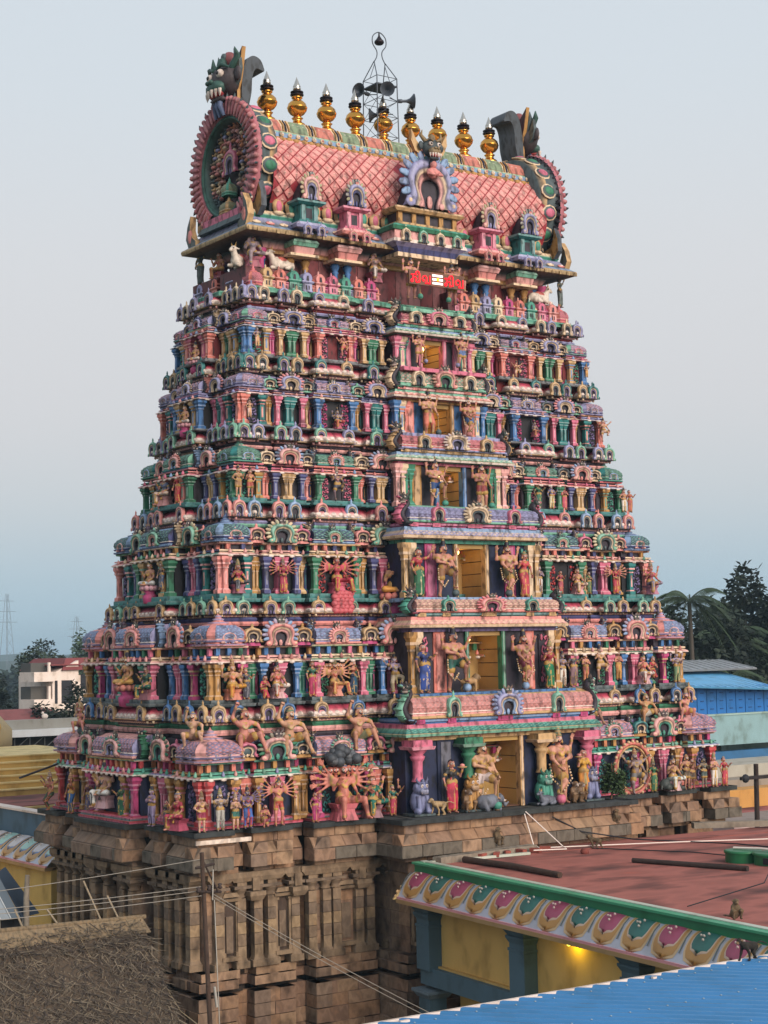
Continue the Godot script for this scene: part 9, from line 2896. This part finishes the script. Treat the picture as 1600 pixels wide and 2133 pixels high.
func tree(label: String, at: Vector3, h: float, w: float, n: int, c: Color, seed_: int) -> void:
	var o := thing("broadleaf_tree", label, "tree", at, 0.0, "trees round the temple")
	var m := MB.new()
	m.k(C("40362c")).tube([Vector3.ZERO, Vector3(0.1 * w, h * 0.35, 0), Vector3(0, h * 0.7, 0.05 * w)], [0.035 * h, 0.028 * h, 0.01 * h], 7)
	for q in 5:
		var a := q * 1.3
		m.tube([Vector3(0.05 * w, h * (0.3 + 0.06 * q), 0), Vector3(cos(a) * w * 0.3, h * (0.5 + 0.06 * q), sin(a) * w * 0.3), Vector3(cos(a) * w * 0.6, h * (0.62 + 0.07 * q), sin(a) * w * 0.6)], [0.015 * h, 0.01 * h, 0.004 * h], 5)
	put("trunk", m, mats.plain, o)
	leaves(o, "crown", Vector3(0, h * 0.62, 0), Vector3(w, h * 0.4, w), n, 0.055 * h ** 0.8, c, seed_)

func palm(label: String, at: Vector3, h: float, spread_: float, seed_: int) -> void:
	var o := thing("palm_tree", label, "palm tree", at, 0.0, "palms right of the tower")
	var r := RandomNumberGenerator.new()
	r.seed = seed_
	put("trunk", MB.new().k(C("4a4036")).tube([Vector3.ZERO, Vector3(0.3, h * 0.5, 0), Vector3(0.1, h, 0)], [0.2, 0.15, 0.12], 7), mats.plain, o)
	var top := Vector3(0.1, h, 0)
	for q in 20:
		var a := TAU * q / 20.0 + r.randf_range(-0.15, 0.15)
		var up := r.randf_range(-0.35, 1.1)
		var d := Vector3(cos(a), 0, sin(a))
		var m := MB.new()
		var rib := []
		for t in 9:
			var u := t / 8.0
			rib.append(top + d * spread_ * u * cos(up * 0.7) + Vector3(0, spread_ * (sin(up) * u - 0.75 * u * u), 0))
		m.k(C("2f3a24")).tube(rib, [0.04, 0.035, 0.03, 0.028, 0.025, 0.02, 0.018, 0.014, 0.01], 4)
		var sx := d.cross(Vector3.UP)
		for t in 26:
			var u := 0.12 + 0.87 * t / 26.0
			var p: Vector3 = rib[int(u * 8)].lerp(rib[mini(int(u * 8) + 1, 8)], u * 8 - int(u * 8))
			for s in [-1, 1]:
				var l := spread_ * 0.3 * sin(PI * (0.18 + 0.72 * u)) * r.randf_range(0.8, 1.15)
				var e: Vector3 = (sx * s * 0.75 + d * 0.5 + Vector3(0, -0.45, 0)).normalized() * l
				var wv := d * 0.045 * spread_ * 0.35
				m.k(C("33442a") * r.randf_range(0.6, 1.3)).quad(p - wv, p + wv, p + e + wv * 0.2, p + e - wv * 0.2)
		put("frond", m, mats.leaf, o)

func trees() -> void:
	var dark := C("1f2a1e")
	var mid := C("2a3626")
	palm("tall palm tree against the sky just right of the tower", Vector3(42.0, -8.0, -30.0), 14.7, 2.8, 1)
	palm("palm tree with drooping fronds in front of the tall leafy tree", Vector3(50.6, -8.0, -35.0), 12.4, 3.4, 2)
	palm("low dark palm tree above the blue roof", Vector3(44.0, -8.0, -29.0), 10.2, 3.2, 3)
	tree("tall dark leafy tree rising at the far right against the sky", Vector3(54.6, -8.0, -38.0), 16.6, 3.2, 3200, dark, 11)
	tree("dark rounded tree under the tall palm, right of the tower", Vector3(45.9, -8.0, -33.0), 14.0, 3.8, 3400, dark, 12)
	tree("leafy tree in the gap between the palms, above the blue roof", Vector3(50.0, -8.0, -35.5), 13.4, 4.2, 3400, mid, 13)
	tree("dark tree at the right edge behind the blue house", Vector3(58.4, -8.0, -39.0), 14.4, 4.6, 3400, dark, 14)
	tree("low bushy tree close behind the blue sheet roof", Vector3(43.4, -8.0, -31.0), 12.0, 3.6, 3000, mid, 15)
	tree("bushy tree behind the middle of the blue sheet roof", Vector3(46.6, -8.0, -31.5), 12.4, 4.2, 3200, dark, 16)
	tree("bushy tree behind the right end of the blue sheet roof", Vector3(51.6, -8.0, -34.0), 12.6, 4.4, 3200, mid, 17)
	tree("dark tree hugging the left side of the white house's roof", Vector3(22.4, -8.0, -88.0), 12.0, 3.0, 2200, dark, 21)
	tree("dark bushy tree standing before the white house", Vector3(15.3, -8.0, -58.0), 9.2, 2.0, 2200, dark, 22)
	tree("dark tree between the white house and the tower", Vector3(17.4, -8.0, -60.0), 10.4, 1.7, 2000, dark, 23)
	tree("slender paler tree showing behind the tower's left edge", Vector3(41.6, -8.0, -110.0), 14.6, 2.2, 1500, C("4a5c48"), 24)
	tree("leafy tree behind the right part of the white house", Vector3(29.5, -8.0, -90.0), 13.4, 3.2, 2200, mid, 25)
	var r := RandomNumberGenerator.new()
	r.seed = 8
	var where := ["at the far left edge", "second from the left", "third from the left", "fourth from the left", "left of the white house's balconies", "above the white house's balconies", "above the white house's red roof", "beside the tower's left edge", "in the gap near the tower"]
	for q in 9: tree("distant dark tree of the left tree line, %s" % where[q], Vector3(36.0 + q * 4.2, -8.0, -128.0 - 14.0 * (q % 3)), 12.4 + r.randf_range(0, 1.4), 5.0, 1700, [dark, mid][q % 2], 40 + q)
	# far wood that reads as one mass
	var o := Node3D.new()
	o.name = numbered("distant_wood")
	add_child(o)
	o.set_meta("label", "far-off dark wood along the horizon behind the town")
	o.set_meta("category", "wood")
	o.set_meta("kind", "stuff")
	leaves(o, "canopy", Vector3(50, -2.5, -150), Vector3(20, 8, 12), 4000, 0.9, dark, 62)
	leaves(o, "canopy", Vector3(150, -4, -330), Vector3(190, 9, 50), 9000, 3.4, dark, 60)
	leaves(o, "canopy", Vector3(330, -4, -330), Vector3(170, 9, 50), 6000, 3.4, dark, 61)
